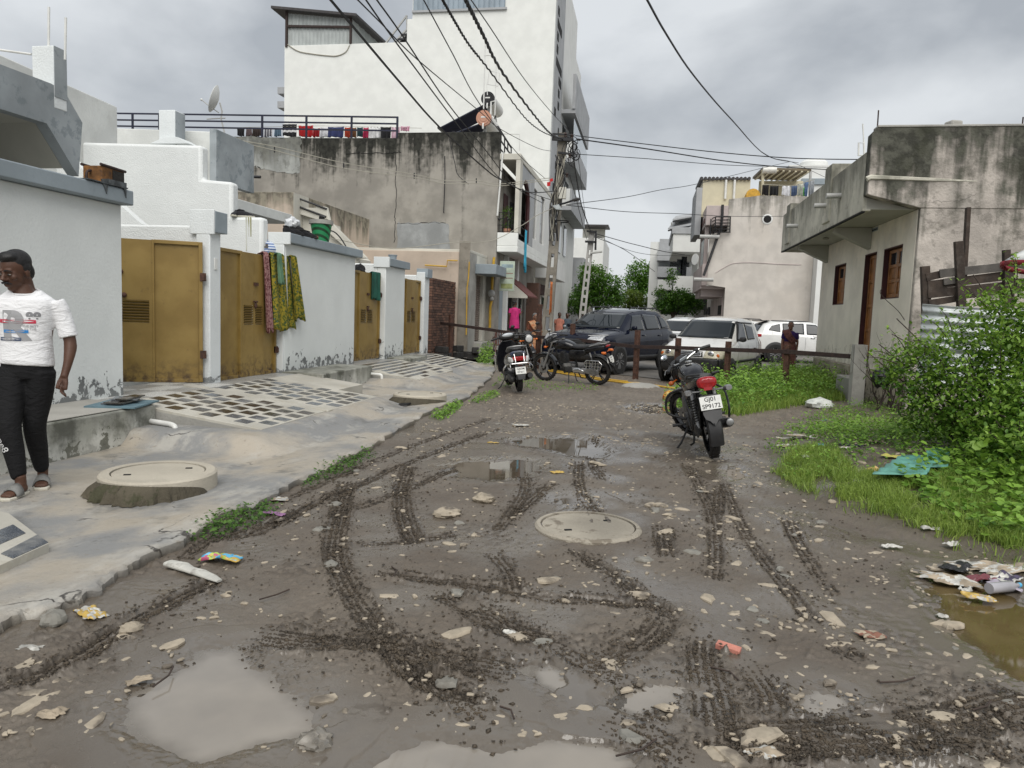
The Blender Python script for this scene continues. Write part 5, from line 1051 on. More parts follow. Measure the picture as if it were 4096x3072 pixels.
for k in range(8):
 a0,a1 = 2*PI*k/8,2*PI*(k+1)/8
 pts = [(p.x+.1,p.y,p.z+.10)];N = 5
 mb2 = MB();mb2.cm = 0
 def f(u,v,a0=a0,a1=a1):a = a0+(a1-a0)*u;q = rr*v*(1-.08*math.sin(PI*u)*v);return (p.x+.1+q*math.cos(a),p.y+q*math.sin(a),p.z+.12-.26*v*v-.12*q*math.cos(a))
 mb2.grid(f,4,6);mb2.build('canopy_panel',M['far_white'],ub,solid=.004)
 mb3 = MB().grid(lambda u,v,a0=a0,a1=a1:(lambda q:(p.x+.1+rr*math.cos(q),p.y+rr*math.sin(q),p.z-.14-.06*v-.12*rr*math.cos(q)))(a0+(a1-a0)*u),4,2);mb3.build('red_valance',simple('umbrella_red',(.22,.012,.02),.6,var=.1),ub,solid=.004)
MB().tube([(p.x+.1,p.y,p.z+.15),(p.x+.25,p.y,p.z-1.6)],.01,6).build('shaft',M['iron_black'],ub)
# pink two-storey house beyond the cross street
YK = 41.0
pk = empty('pink_house',(5,YK,0),label='blank pink two-storey house with cantilevered balcony and roof shed',cat='house')
K_ = lambda a,b,y=YK:PY(*q8(a,b),y)
rt = [K_(1155,545),K_(1500,503),K_(2095,515)];c7 = lambda a,b:PY(*q7(a,b),YK)
XK = c7(1090,440).x;XKr = K_(2090,1100).x;XBk = K_(905,1490).x
part(MB().prism([(XK,-.1),(XKr,-.1),(XKr,rt[2].z),(rt[1].x,rt[1].z),(rt[0].x,rt[0].z),(rt[0].x,K_(1155,900).z),(XBk,K_(950,930).z),(XBk,K_(905,1490).z),(K_(1110,1520).x,K_(1110,1520).z),(XK,K_(1110,1520).z)],'y',YK,YK+.35),'side_wall',M['pink_house'],pk,bevel=.02)
part(MB().bx(XK+.01,XKr-.01,YK+.36,YK+12,-.1,rt[1].z-1),'house_body',M['pink_house'],pk)
part(MB().bx(XKr+.01,XKr+1.2,YK-1.0,YK+8,-.1,K_(2150,1080).z+1.5),'white_flank',M['far_white'],pk)
u0 = K_(905,612);u1 = K_(895,830);bx1 = PY(*q8(755,960),YK+7)
part(MB().bx(u0.x,rt[0].x-.003,YK+.02,YK+7,u1.z,u0.z),'upper_parapet',M['mauve'],pk,bevel=.02);part(MB().bx(u0.x-.03,u0.x-.002,YK+.6,YK+6.5,u1.z+.2,u0.z-.6),'maroon_band',simple('maroon_tiles',(.10,.03,.022),.5,var=.2),pk)
l1 = K_(930,1500);part(MB().bx(XBk-.28,XBk-.003,YK+.02,YK+8,l1.z,K_(860,1260).z),'balcony_parapet',M['mauve'],pk,bevel=.015);part(MB().bx(XBk-.28,XK+.3,YK+.37,YK+8,l1.z-.15,l1.z-.004),'balcony_floor',M['mauve'],pk)
for k in range(3):part(MB().bx(XBk-.2,XK-.002,YK+1.0+k*2.4,YK+1.3+k*2.4,l1.z-.55,l1.z-.152),'floor_beam',M['mauve'],pk)
part(MB().bx(XK+.002,XK+.3,YK+.37,YK+8,l1.z,u1.z),'balcony_back',M['black_void'],pk);part(MB().bx(XBk-.22,XBk-.02,YK+.5,YK+.75,l1.z+1.0,u1.z-.01),'balcony_column',M['mauve'],pk);part(MB().bx(XBk-.24,XBk-.02,YK+3.5,YK+3.75,l1.z+1.0,u1.z-.01),'balcony_column',M['mauve'],pk)
part(MB().bx(XBk-.2,XBk-.1,YK+1.2,YK+3.3,l1.z+1.2,u1.z-.6),'grille_window',simple('greenish_window',(.10,.14,.13),.3),pk)
part(MB().lathe([(0,0),(.3,.01),(.3,.03),(0,.04)],18,axis='x').xf(Matrix.Translation(K_(835,1210,YK+.4)-V(.3,0,0)) @ Matrix.Rotation(.6,4,'Z')),'round_sign',M['far_white'],pk)
part(MB().bx(XK-.05,XK-.002,YK+.8,YK+8,-.1,l1.z-.56),'ground_wall',M['mauve'],pk)
for k,(a,b,c,d) in enumerate(((875,360,900,440),(915,358,935,440),(1030,340,1060,440))):p = PX(*q7(a,b),XK-.06);q = PX(*q7(c,d),XK-.06);part(MB().bx(XK-.07,XK-.052,min(p.y,q.y),max(p.y,q.y),q.z,p.z),'slot_window',M['black_void'],pk)
part(MB().tube([K_(1080,605,YK-.08),K_(1075,740,YK-.08),K_(1060,860,YK-.08),K_(870,1390,YK-.3)],.07,6),'black_pipe',M['iron_black'],pk)
br = MB()
for k in range(6):
 f_ = k/5;a = K_(1165,740+f_*170,YK-.06);b = K_(1000,740+f_*170,YK-.5);c = K_(950,765+f_*180,YK+.3);br.tube([a,b,c],.03,5)
for x,y0,y1 in ((1165,738,912),(1000,738,905),(950,762,945),(1075,738,912)):br.tube([K_(x,y0,YK-.3),K_(x-6,y1,YK-.3)],.035,5)
part(br,'iron_cage',M['iron_black'],pk)
for a,b in ((1575,765),):p = K_(a,b,YK-.02);part(MB().lathe([(.27,0),(.2,-.02),(.19,.03)],16,axis='y').xf(Matrix.Translation(p)),'vent_ring',M['far_white'],pk);part(MB().lathe([(0,-.01),(.19,0),(.0,.03)],16,axis='y').xf(Matrix.Translation(p)),'vent_hole',M['black_void'],pk)
for a,b in ((1910,836),(870,1432),(935,958)):p = K_(a,b,YK-.3);part(MB().tube([p-V(.5,0,0),p+V(.5,0,0)],.1,8),'spout',M['pvc_grey'],pk)
mb = MB();P = [K_(a,b,YK-.006) for a,b in [(1000,1360),(1100,1300),(1200,1255),(1400,1245),(1700,1262),(1950,1270)]];part(mb.tube(spline(P,4),.022,5),'wall_crack',M['mauve'],pk)
rs = empty('roof_shed',(4,YK+3,9),label='cream sheet-metal roof shed with corrugated awning on the pink house',cat='shed')
Ys = YK+2.5;S_ = lambda a,b,y=Ys:PY(*q8(a,b),y)
w0,w1 = S_(865,330),S_(1390,330);zb_ = S_(865,640).z
part(MB().bx(w0.x,w1.x,Ys,Ys+4,zb_-.5,w0.z),'shed_wall',M['sheet_cream'],rs);part(MB().bx(S_(795,420).x,w0.x-.003,Ys+.01,Ys+4,zb_-1.5,S_(795,415).z),'shed_side',M['far_grey'],rs)
sr_ = MB();n = 12
for k in range(n+1):x = w0.x-.1+(w1.x-w0.x)*k/n;sr_.tube([(x,Ys-.15,w0.z+.06),(x,Ys+4,w0.z+.2)],.1,6)
part(sr_,'shed_roof',M['sheet_dark'],rs)
for x in (1215,1120):part(MB().tube([S_(x,330,Ys-.1),S_(x-12,540,Ys-.1)],.07,6),'pipe',M['pvc'],rs)
Ya = Ys;aw = [S_(1520,215,Ya),S_(2060,235,Ya),S_(1890,345,Ya+4),S_(1410,320,Ya+4)]
amb = MB().add([tuple(p) for p in aw]+[tuple(p+V(0,0,.12)) for p in aw],[(3,2,1,0),(4,5,6,7),(0,1,5,4),(1,2,6,5),(2,3,7,6),(3,0,4,7)]);part(amb,'awning',simple('rusty_awning_sheet',(.16,.125,.075),.6,var=.3,vs=2),rs)
for k in range(8):
 a = aw[0].lerp(aw[1],(k+.5)/8);b = aw[3].lerp(aw[2],(k+.5)/8);part(MB().beam(a-V(0,0,.03),b-V(0,0,.03),.1,.06),'awning_rib',M['sheet_cream'],rs)
part(MB().bx(S_(1500,330,Ya+3).x,S_(1990,330,Ya+3).x,Ya+3.5,Ya+3.7,zb_+1,S_(1500,325,Ya+3).z),'back_wall',M['sheet_cream'],rs);part(MB().tube([S_(1525,220),S_(1520,500)],.08,8),'pole',M['sheet_cream'],rs);part(MB().tube([S_(2052,240),S_(2040,510)],.07,8),'pole',M['pvc_grey'],rs);part(MB().tube([S_(1525,222,Ya-.2),S_(1675,222,Ya-.2)],.18,10),'rolled_mat',M['tank_white'],rs)
yt = S_(1415,505,YK+1.2);MB().lathe([(0,-.1),(.36,-.1),(.38,0),(.36,.8),(0,.82)],18,axis='y').build('yellow_tank',simple('yellow_plastic',(.6,.33,.03),.45),loc=tuple(yt),label='round yellow water drum lying on the pink house roof',cat='drum')
ln = YK+1.6
MB().tube([S_(1530,380,ln),S_(1850,398,ln),S_(2100,325,ln)],.02,5).build('clothes_line',M['wire_pale'],label='clothes line under the rusty awning of the pink house',cat='clothes line')
for i,(x0,x1,y0,y1,c,lab) in enumerate([(1520,1590,385,498,(.02,.018,.02),'black kurta with white edge'),(1605,1700,395,500,(.014,.014,.016),'wide black cloth'),(1740,1835,395,505,(.68,.68,.70),'white sheet'),(1842,1908,392,508,(.12,.17,.28),'blue jeans'),(1914,1975,375,508,(.48,.50,.45),'pale grey trousers'),(1968,1990,410,510,(.18,.5,.16),'narrow green cloth'),(1988,2030,350,508,(.16,.24,.40),'light blue jeans'),(2042,2095,335,500,(.38,.40,.42),'mottled grey shirt')]):
 a,b,c_ = S_(x0,y0,ln),S_(x1,y0,ln),S_(x0,y1,ln);b.z = a.z;cloth('garment',fab(c),a,b,a.z-c_.z,lab+' drying under the rusty awning',group='washing on the pink house roof',amp=.07,seed=40+i)
wb = empty('white_building',(8,60,0),label='white flat-roofed building showing behind the pink house roof',cat='building')
a = PY(*q8(1890,250),58);b = PY(*q8(2290,165),58);part(MB().bx(a.x-.5,b.x+8,58,66,-.1,b.z),'wall',M['far_white'],wb);c = PY(*q8(1955,315),57.9);d = PY(*q8(2290,380),57.9);part(MB().bx(c.x,d.x+4,57.85,57.99,d.z,c.z),'window_band',M['grey_trim'],wb)
tk = PY(*q8(2150,160),58);part(MB().lathe([(0,0),(1.0,0),(1.0,.5),(.8,.7),(.3,.8),(0,.8)],18,(tk.x,60,b.z)),'water_tank',M['far_white'],wb)
# white houses down the right side of the street
wr = empty('white_house',(3,55,0),label='white house with deep balcony and roof solar panels past the pink house',cat='house')
Yw = 55.0;W_ = lambda a,b,y=Yw:PY(*q8(a,b),y)
p0,p1 = W_(535,925),W_(535,1125);xr = W_(760,930).x
part(MB().bx(p0.x,xr+3,Yw,Yw+9,p1.z,p0.z),'upper_storey',M['far_white'],wr,bevel=.02);part(MB().bx(p0.x-.1,xr+3,Yw-.1,Yw+9.1,p0.z+.002,p0.z+.45),'roof_edge',M['far_grey'],wr)
part(MB().bx(p0.x+1.9,xr+3,Yw+1.5,Yw+9,-.1,p1.z-.002),'lower_wall',M['far_white'],wr);q = W_(560,1390);part(MB().bx(q.x-.1,xr+3,Yw+.1,Yw+1.48,W_(560,1600).z,q.z),'balcony_parapet',M['far_white'],wr);part(MB().bx(q.x-.1,xr+3,Yw+.1,Yw+1.3,W_(560,1600).z-1.0,W_(560,1600).z-.003),'dark_porch',M['black_void'],wr)
for a_,b_ in ((600,1330),(650,1300)):p = W_(a_,b_,Yw+1.48);part(MB().bx(p.x-.2,p.x+.2,Yw+1.45,Yw+1.495,p.z-1.2,p.z+.8),'window',M['window_dark'],wr)
sp = empty('solar_rack',(3,Yw+3,p0.z),label='tilted grey solar panel racks on the white house roof',cat='solar panels')
for (a,b,c,d) in (((475,880),(545,800),(770,740),(770,820)),((525,782),(560,745),(760,708),(775,735))):
 P = [W_(*a,Yw+1),W_(*b,Yw+4),W_(*c,Yw+4),W_(*d,Yw+1)];mb = MB();mb.add([tuple(p) for p in P]+[tuple(p+V(0,0,.1)) for p in P],[(3,2,1,0),(4,5,6,7),(0,1,5,4),(1,2,6,5),(2,3,7,6),(3,0,4,7)]);part(mb,'panel',M['far_grey'],sp)
 for k in range(5):
  f_ = k/4;part(MB().beam(P[0].lerp(P[1],f_)-V(0,0,.08),P[3].lerp(P[2],f_)-V(0,0,.08),.12,.1),'panel_rail',M['iron_black'],sp)
for x in (515,578,560):part(MB().beam(W_(x,800,Yw+2),W_(x,900,Yw+2),.1,.1),'leg',M['pvc_grey'],sp)
w2_ = empty('white_house',(2,68,0),label='far white three-storey house with grey balconies at the street end',cat='house')
Z_ = lambda a,b,y=68.0:PY(*q8(a,b),y)
p0 = Z_(285,1015);p1 = Z_(440,1015);part(MB().bx(p0.x,p1.x+4,68,78,-.1,p0.z),'wall',M['far_white'],w2_);p = Z_(385,985);part(MB().bx(p.x,p.x+1,67.8,68.8,p0.z-6,p.z),'grey_fin',M['far_grey'],w2_)
for z_,d_ in ((1120,.9),(1300,1.2),(1440,1.2)):p = Z_(360,z_);part(MB().bx(p.x,p.x+3.2,66.6,67.99,p.z-.9,p.z),'balcony',M['far_grey' if z_ < 1400 else 'far_white'],w2_);part(MB().bx(p.x+.5,p.x+2.8,67.95,67.992,p.z-3.0,p.z-.95),'window',M['window_dark'],w2_)
# leaves and grass
def leaf_shape(k,kind):
 """outline quads of one leaf in its own frame (x along, y across, z up)"""
 if kind == 'round':return np.array([(0,0,0),(.35,.42,.05),(.8,.40,.0),(1,0,-.08),(.8,-.40,.0),(.35,-.42,.05)]),[(0,1,2,3),(0,3,4,5)]
 if kind == 'long':return np.array([(0,0,0),(.4,.2,.05),(1,0,-.1),(.4,-.2,.05)]),[(0,1,2,3)]
 return np.array([(0,0,0),(.3,.28,.06),(.7,.22,.03),(1,0,-.06),(.7,-.22,.03),(.3,-.28,.06)]),[(0,1,2,3),(0,3,4,5)]
def rots(n,r,tilt=(.2,1.0)):
 a = r.uniform(0,2*PI,n);b = r.uniform(*tilt,n)*r.choice([-1,1],n)*1.0;c = r.normal(0,.35,n)
 ca,sa,cb,sb,cc,sc = np.cos(a),np.sin(a),np.cos(b),np.sin(b),np.cos(c),np.sin(c);z = np.zeros(n);o = np.ones(n)
 Rz = np.stack([np.stack([ca,-sa,z],1),np.stack([sa,ca,z],1),np.stack([z,z,o],1)],1)
 Ry = np.stack([np.stack([cb,z,sb],1),np.stack([z,o,z],1),np.stack([-sb,z,cb],1)],1)
 Rx = np.stack([np.stack([o,z,z],1),np.stack([z,cc,-sc],1),np.stack([z,sc,cc],1)],1)
 return Rz @ Ry @ Rx
def leaf_mesh(name,pts,sizes,kind,mat,seed=0,tilt=(.1,1.0),tint=None):
 r = np.random.default_rng(seed);n = len(pts);v0,fs = leaf_shape(0,kind);R = rots(n,r,tilt);k = len(v0)
 P = np.einsum('nij,kj->nki',R,v0)*sizes[:,None,None]+pts[:,None,:];F = np.array(fs)[None]+(np.arange(n)*k)[:,None,None]
 me = np_mesh(name,P.reshape(-1,3),F.reshape(-1,4),mat)
 tv = np.clip((r.random(n) if tint is None else tint),0,1);at = me.attributes.new('tint','FLOAT','POINT');at.data.foreach_set('value',np.repeat(tv,k).astype(np.float32));return me
def cloud(n,blobs,r,shell=.55):
 """points in a union of ellipsoids, denser towards the outside"""
 w = np.array([b[3]*b[4]*b[5] for b in blobs])**.75;w = w/w.sum();idx = r.choice(len(blobs),n,p=w);d = r.normal(size=(n,3));d /= np.linalg.norm(d,axis=1)[:,None]
 q = (shell+(1-shell)*r.random(n))[:,None]**.8;B = np.array(blobs)[idx];return B[:,:3]+d*q*B[:,3:6]
def sprays(n,blobs,r,per=9,spread=.12):
 c = cloud(n//per,blobs,r);d = r.normal(size=c.shape);d[:,2] = np.abs(d[:,2])*.6;d /= np.linalg.norm(d,axis=1)[:,None]
 t = np.linspace(-1,1,per)[None,:,None];return (c[:,None,:]+d[:,None,:]*t*spread+r.normal(0,spread*.16,(len(c),per,3))).reshape(-1,3)
def mesh_obj(name,me,parent=None,**k):
 o = bpy.data.objects.new(name,me);COL.objects.link(o);o.parent = parent;return tag(o,**k)
BX,BY = 4.05,8.0
b0 = PY(3760,1560,8.0);print('bush',b0)
def bb(u,v,y,rx,ry,rz):p = PY(u,v,y);return (p.x,p.y,p.z,rx,ry,rz)
blobs = [bb(3600,1500,8.3,.22,.3,.10),bb(3640,1400,8.3,.16,.2,.10),bb(3980,1180,8.0,.10,.15,.14),bb(3690,1480,8.2,.40,.5,.28),bb(3850,1420,8.2,.45,.6,.36),bb(4030,1300,8.0,.42,.5,.38),bb(4120,1480,7.9,.5,.7,.55),bb(3830,1620,8.0,.5,.6,.36),bb(4010,1640,7.7,.55,.7,.45),bb(4140,1720,7.4,.5,.6,.5),bb(3740,1640,8.2,.38,.4,.26),bb(4060,1220,8.0,.2,.2,.22),bb(4085,1840,7.0,.42,.5,.34),bb(4230,1400,8,.5,.6,.8)]
bu = empty('bush',(BX,BY,0),label='large leafy green bush covering the fence at the right edge',cat='bush')
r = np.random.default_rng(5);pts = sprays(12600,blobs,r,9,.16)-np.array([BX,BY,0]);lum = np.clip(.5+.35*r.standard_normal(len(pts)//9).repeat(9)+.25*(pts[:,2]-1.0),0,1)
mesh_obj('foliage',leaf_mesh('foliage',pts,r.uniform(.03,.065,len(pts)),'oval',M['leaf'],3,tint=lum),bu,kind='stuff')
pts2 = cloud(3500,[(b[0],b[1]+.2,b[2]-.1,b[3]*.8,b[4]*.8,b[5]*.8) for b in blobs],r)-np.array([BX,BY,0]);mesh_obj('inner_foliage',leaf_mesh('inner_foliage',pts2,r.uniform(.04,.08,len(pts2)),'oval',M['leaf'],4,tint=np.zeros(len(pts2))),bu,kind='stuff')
lv = [leaf_mesh('leaf',np.zeros((1,3)),np.ones(1),'round' if k % 2 else 'oval',M['leaf'],50+k,(.0,.1),np.array([.35+.15*k])) for k in range(4)]
fb = sorted(range(len(pts)),key=lambda i:pts[i,1]+.35*r.random())[:240]
for i in fb:inst('leaf',lv[i % 4],bu,tuple(pts[i]+np.array([0,-.05,.02])),(r.uniform(-.6,.6),r.uniform(.0,.9),r.uniform(0,6.3)),(r.uniform(.05,.095),)*3)
for k in range(16):
 a = V(BX+r.uniform(-.9,.6),BY+r.uniform(-.2,.3),-.05);t = Vector(blobs[k % len(blobs)][:3]);q = [a,a.lerp(t,.5)+V(r.uniform(-.2,.2),0,r.uniform(0,.2)),t+V(r.uniform(-.3,.3),r.uniform(-.2,.2),r.uniform(.1,.35))]
 part(MB().tube(spline(q,4),[.018-.0016*j for j in range(9)],5),'branch',M['twig'],bu)
for k in range(34):
 bl = blobs[3+k % (len(blobs)-3)];d = V(r.uniform(-1,.25),r.uniform(-.6,.1),r.uniform(.25,1)).normalized();a = Vector(bl[:3])+Vector((d.x*bl[3],d.y*bl[4],d.z*bl[5]))*.75;L_ = r.uniform(.22,.5);e = V(r.uniform(-.3,.3),r.uniform(-.2,.2),-.25);q = spline([a,a+d*L_*.55+e*.02,a+d*L_+e*.22],5)
 part(MB().tube(q,[.006-.0004*j for j in range(len(q))],4),'spray_twig',M['twig'],bu);P = np.array([q[j % len(q)] for j in range(2,26)])+r.normal(0,.022,(24,3))-np.array([BX,BY,0]);mesh_obj('spray_leaves',leaf_mesh('spray_leaves',P,r.uniform(.03,.055,24),'oval',M['leaf'],200+k,tint=np.clip(.75+.2*r.standard_normal(24),0,1)),bu,kind='stuff')
dsb = empty('dry_shrub',tuple(G(*qs(940,1400),.1)),label='bare dry thorny shrub in front of the concrete post',cat='shrub');p0 = Vector(dsb.location);rr = random.Random(6)
def twig(mb,p,d,L_,rad,depth):
 q = [p]
 for k in range(4):d = (d+V(rr.uniform(-.3,.3),rr.uniform(-.3,.3),rr.uniform(-.12,.22))).normalized();q.append(q[-1]+d*L_/4)
 mb.tube(q,[rad*(1-.18*i) for i in range(5)],4)
 if depth:
  for k in range(3):j = rr.randint(1,4);twig(mb,q[j],(d+V(rr.uniform(-.9,.9),rr.uniform(-.9,.9),rr.uniform(-.2,.5))).normalized(),L_*.62,rad*.5,depth-1)
for k in range(7):mb = MB();twig(mb,V(rr.uniform(-.2,.2),rr.uniform(-.1,.1),-.05),V(rr.uniform(-.4,.5),rr.uniform(-.2,.2),1).normalized(),rr.uniform(.6,.95),.014,2);mb.build('branch',M['twig'],dsb)
for k,(a,b) in enumerate(((q := qs(1100,1410)),qs(1215,1120),qs(1330,720)) and [(qs(1100,1410),qs(1200,1140)),(qs(900,1180),qs(1000,1160))]):mb = MB().tube([PY(*a,p0.y),PY(*b,p0.y)],.018,5);part(mb,'branch',M['twig'],dsb)
part(MB().tube(spline([PY(*qs(*c),p0.y+.3) for c in [(1290,740),(1180,650),(1100,540),(1000,450),(940,380),(960,330)]],3),.006,4),'branch',M['twig'],dsb)
t = NT('black_plastic_film');t.bump(t.noise(14,6,rough=.7),.9,.02);M['black_bag'] = t.out((.010,.010,.011),.28)
def lumpy(name,c,rad,mat,seed,label,cat,squash=.8,amp=.3,n=22,group=None):
 mb = MB().ell((0,0,0),(1,1,1),n,n//2);vv = np.array(mb.v);d = fbm(vv[:,0]*2+seed,vv[:,1]*2+vv[:,2]*1.7,1.0,4,seed);mb.v = [tuple(p*(1+amp*q)*np.array([rad,rad,rad*squash])) for p,q in zip(vv,d)]
 return mb.build(name,mat,loc=tuple(c),label=label,cat=cat,group=group,smooth=25)
lumpy('plastic_bag',PY(*qs(950,1125),p0.y-.1),.14,M['black_bag'],3,'crumpled black plastic bag caught in the bare dry shrub','bag',1.1,.5)
def scatter(poly,n,r,zmax=None):
 xs = [p[0] for p in poly];ys_ = [p[1] for p in poly];out = np.zeros((0,2))
 while len(out) < n:
  q = np.stack([r.uniform(min(xs),min(max(xs),6.2),n*2),r.uniform(min(ys_),max(ys_),n*2)],1);sd = poly_sd(q[:,0],q[:,1],poly);q = q[sd < r.uniform(-.12,.03,len(q))];out = np.concatenate([out,q])
 return out[:n]
def gz(q):return np.array([ground_z(x,y) for x,y in q])
def blades(name,q,h,r,mat=None,lean=.5,w=.006,label=None):
 n = len(q);z = gz(q)-.01;a = r.uniform(0,2*PI,n);ln = r.normal(0,lean,n);hh = h*r.uniform(.5,1.25,n);ww = w*r.uniform(.7,1.4,n);ca,sa = np.cos(a),np.sin(a);b = r.uniform(0,2*PI,n)
 base = np.stack([q[:,0],q[:,1],z],1);side = np.stack([ca*ww,sa*ww,0*ww],1);dx = np.stack([np.cos(b)*ln,np.sin(b)*ln,0*ln],1)
 m1 = base+dx*hh[:,None]*.35+np.stack([0*hh,0*hh,hh*.6],1);tip = base+dx*hh[:,None]+np.stack([0*hh,0*hh,hh*(.95-.25*np.abs(ln))],1)
 P = np.stack([base-side,base+side,m1+side*.7,m1-side*.7,tip+side*.1,tip-side*.1],1).reshape(-1,3);i = np.arange(n)*6;F = np.concatenate([np.stack([i,i+1,i+2,i+3],1),np.stack([i+3,i+2,i+4,i+5],1)])
 me = np_mesh(name,P,F,mat or M['grass']);at = me.attributes.new('tint','FLOAT','POINT');tn = np.clip(.22+r.random(n)*.75+.35*fbm(q[:,0],q[:,1],.7,3,5),0,1);at.data.foreach_set('value',np.repeat(tn,6).astype(np.float32));return mesh_obj(name,me,kind='stuff')
def weeds(name,q,h,s,r,kind='round',mat=None):
 n = len(q);z = gz(q)+h*r.random(n)**1.3*(.4+1.2*np.clip(.5+fbm(q[:,0],q[:,1],.6,3,9),0,1));tn = np.clip(.15+.6*(z-gz(q))/h+.25*r.standard_normal(n),0,1)
 return mesh_obj(name,leaf_mesh(name,np.stack([q[:,0],q[:,1],z],1),s*r.uniform(.6,1.35,n),kind,mat or M['leaf_low'],9,(.0,.7),tn),kind='stuff')
VP_ = VERGE+[(6.2,VERGE[-1][1]+.3),(6.2,3.2)]
r = np.random.default_rng(8)
q = scatter(VP_,20000,r);bare = fbm(q[:,0],q[:,1],.55,3,13);dirt = np.exp(-((q[:,0]-2.55)/.75)**2-((q[:,1]-7.9)/.8)**2);keep = (bare > -.02+.1*(q[:,1] > 7)) & (r.random(len(q)) > dirt*1.3);blades('verge_grass',q[keep],.085,r,lean=.7,w=.0035)
near = [(x,y) for x,y,_ in trace([(1662,1020),(1720,985),(1800,1000),(1850,1050),(1960,1060),(2060,1050),(2212,1070),(2260,1160),(2212,1215),(2130,1195),(2040,1170),(1960,1140),(1890,1118),(1800,1090),(1730,1062)])]
q = scatter(near,26000,r);q = q[fbm(q[:,0],q[:,1],.35,3,23) > -.18];blades('long_grass',q,.105,r,lean=.85,w=.003)
wl = [(x,y) for x,y,_ in trace([(1930,1075),(2010,1040),(2212,1010),(2290,1080),(2290,1200),(2180,1200),(2050,1160)])]
weeds('broadleaf_weeds',scatter(wl,2600,r),.12,.055,r)
q = scatter(VP_,26000,r);dirt = np.exp(-((q[:,0]-2.5)/.55)**2-((q[:,1]-7.6)/.6)**2);q = q[(fbm(q[:,0],q[:,1],.5,3,3) >  -.12) & (r.random(len(q)) > dirt) & (q[:,1] > 7.0)];weeds('creeping_weeds',q,.13,.036,r,'oval');cl = [(x,y) for x,y in zip(r.normal(2.9,.75,9000),r.normal(9.0,.8,9000))];q = np.array([p for p in cl if p[0] > 1.9+.1*abs(p[1]-9)]);q = q[fbm(q[:,0],q[:,1],.45,3,14) > -.1];weeds('mound_weeds',q,.16,.04,r,'oval')
q = scatter(TUFT,15000,r);weeds('barrier_weeds',q,.40,.06,r,'oval')
tf = [(x,y) for x,y,_ in trace([(1500,893),(1600,900),(1700,882),(1790,870),(1850,862),(1850,835),(1760,832),(1650,850),(1560,868),(1480,880)])]
blades('barrier_grass',scatter(tf,12000,r),.19,r,lean=.5,w=.006)
hg = [(p.x,p.y) for p in (G(3050,1560),G(3300,1580),G(3420,1590),G(3400,1530),G(3290,1490),G(3130,1500),G(3040,1530))];blades('house_foot_grass',scatter(hg,6000,r),.32,r,lean=.4,w=.008)
for i,(pl,n,h) in enumerate((([(395,1165),(470,1112),(560,1075),(600,1095),(590,1120),(500,1160),(410,1180)],900,.07),([(640,1045),(700,1005),(790,965),(815,985),(760,1020),(670,1055)],900,.07),([(925,900),(960,885),(975,868),(1000,872),(985,895),(950,912)],700,.09),([(1010,870),(1050,850),(1075,845),(1080,858),(1040,872)],400,.08),([(1090,800),(1120,800),(1180,830),(1300,838),(1290,848),(1150,845),(1060,835)],900,.09))):
 q = scatter([(x,y) for x,y,_ in trace(pl)],n,r);weeds('edge_weeds',q,h*.8,.028 if i < 2 else .04,r,'oval',M['leaf_dark'] if i < 2 else None)
bp = [(p.x,p.y) for p in (G(*q6(560,1290)),G(*q6(760,1300)),G(*q6(740,1130)),G(*q6(620,1110)))];weeds('brickside_weeds',scatter(bp,900,r),.35,.08,r,'oval')
# trees
def tree(label,base,blobs,n,s,mat,trunk_r=.2,seed=1,group='trees at the end of the street',kind='oval'):
 o = empty('tree',tuple(base),label=label,cat='tree',group=group);b = Vector(base);r = np.random.default_rng(seed)
 c = Vector(np.mean([bl[:3] for bl in blobs],axis=0));tr = MB();top = c-b+V(0,0,-.3);tr.tube(spline([V(0,0,-.1),V(.1,0,top.z*.4),top],4),[trunk_r*(1-.07*i) for i in range(9)],8)
 for bl in blobs:t_ = Vector(bl[:3])-b;tr.tube(spline([top*.55,top.lerp(t_,.5)+V(0,0,.1),t_],3),[trunk_r*.45*(1-.12*i) for i in range(7)],6)
 tr.build('trunk',M['bark'],o)
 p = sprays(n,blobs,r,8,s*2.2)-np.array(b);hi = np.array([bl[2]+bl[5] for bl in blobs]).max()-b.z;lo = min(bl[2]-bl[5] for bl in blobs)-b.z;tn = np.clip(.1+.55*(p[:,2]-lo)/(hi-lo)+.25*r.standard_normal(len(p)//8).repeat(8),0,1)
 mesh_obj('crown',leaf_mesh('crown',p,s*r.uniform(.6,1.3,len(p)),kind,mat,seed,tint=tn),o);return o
def tb(u,v,y,rx,ry,rz):p = PY(u,v,y);return (p.x,p.y,p.z,rx,ry,rz)
p = PY(2380,1260,52);tree('dense green street tree behind the far concrete pole',(p.x,p.y,0),[tb(2370,1110,52,1.0,1.3,.9),tb(2430,1140,52,1.0,1.3,.8),tb(2340,1170,52,.8,1.2,.8),tb(2410,1195,52,1.3,1.4,.7),tb(2460,1190,53,.7,1,.6),tb(2350,1080,52,.5,.5,.5)],9000,.16,M['tree_leaf'],.16,2)
p = PY(2560,1200,95);tree('tall dark green tree against the sky past the white houses',(p.x,p.y,0),[tb(2565,1090,95,1.8,2,1.4),tb(2595,1120,95,1.8,2,1.6),tb(2540,1140,95,1.6,2,1.2),tb(2575,1180,95,2.4,2,1.4)],6000,.28,M['tree_leaf'],.3,3)
p = PY(2530,1240,75);tree('round olive-yellow bushy tree below the tall dark tree',(p.x,p.y,0),[tb(2530,1190,75,1.0,1.2,.8),tb(2500,1215,75,1.0,1.2,.7),tb(2560,1215,75,1.0,1.2,.8)],4000,.18,M['tree_leaf_b'],.15,4)
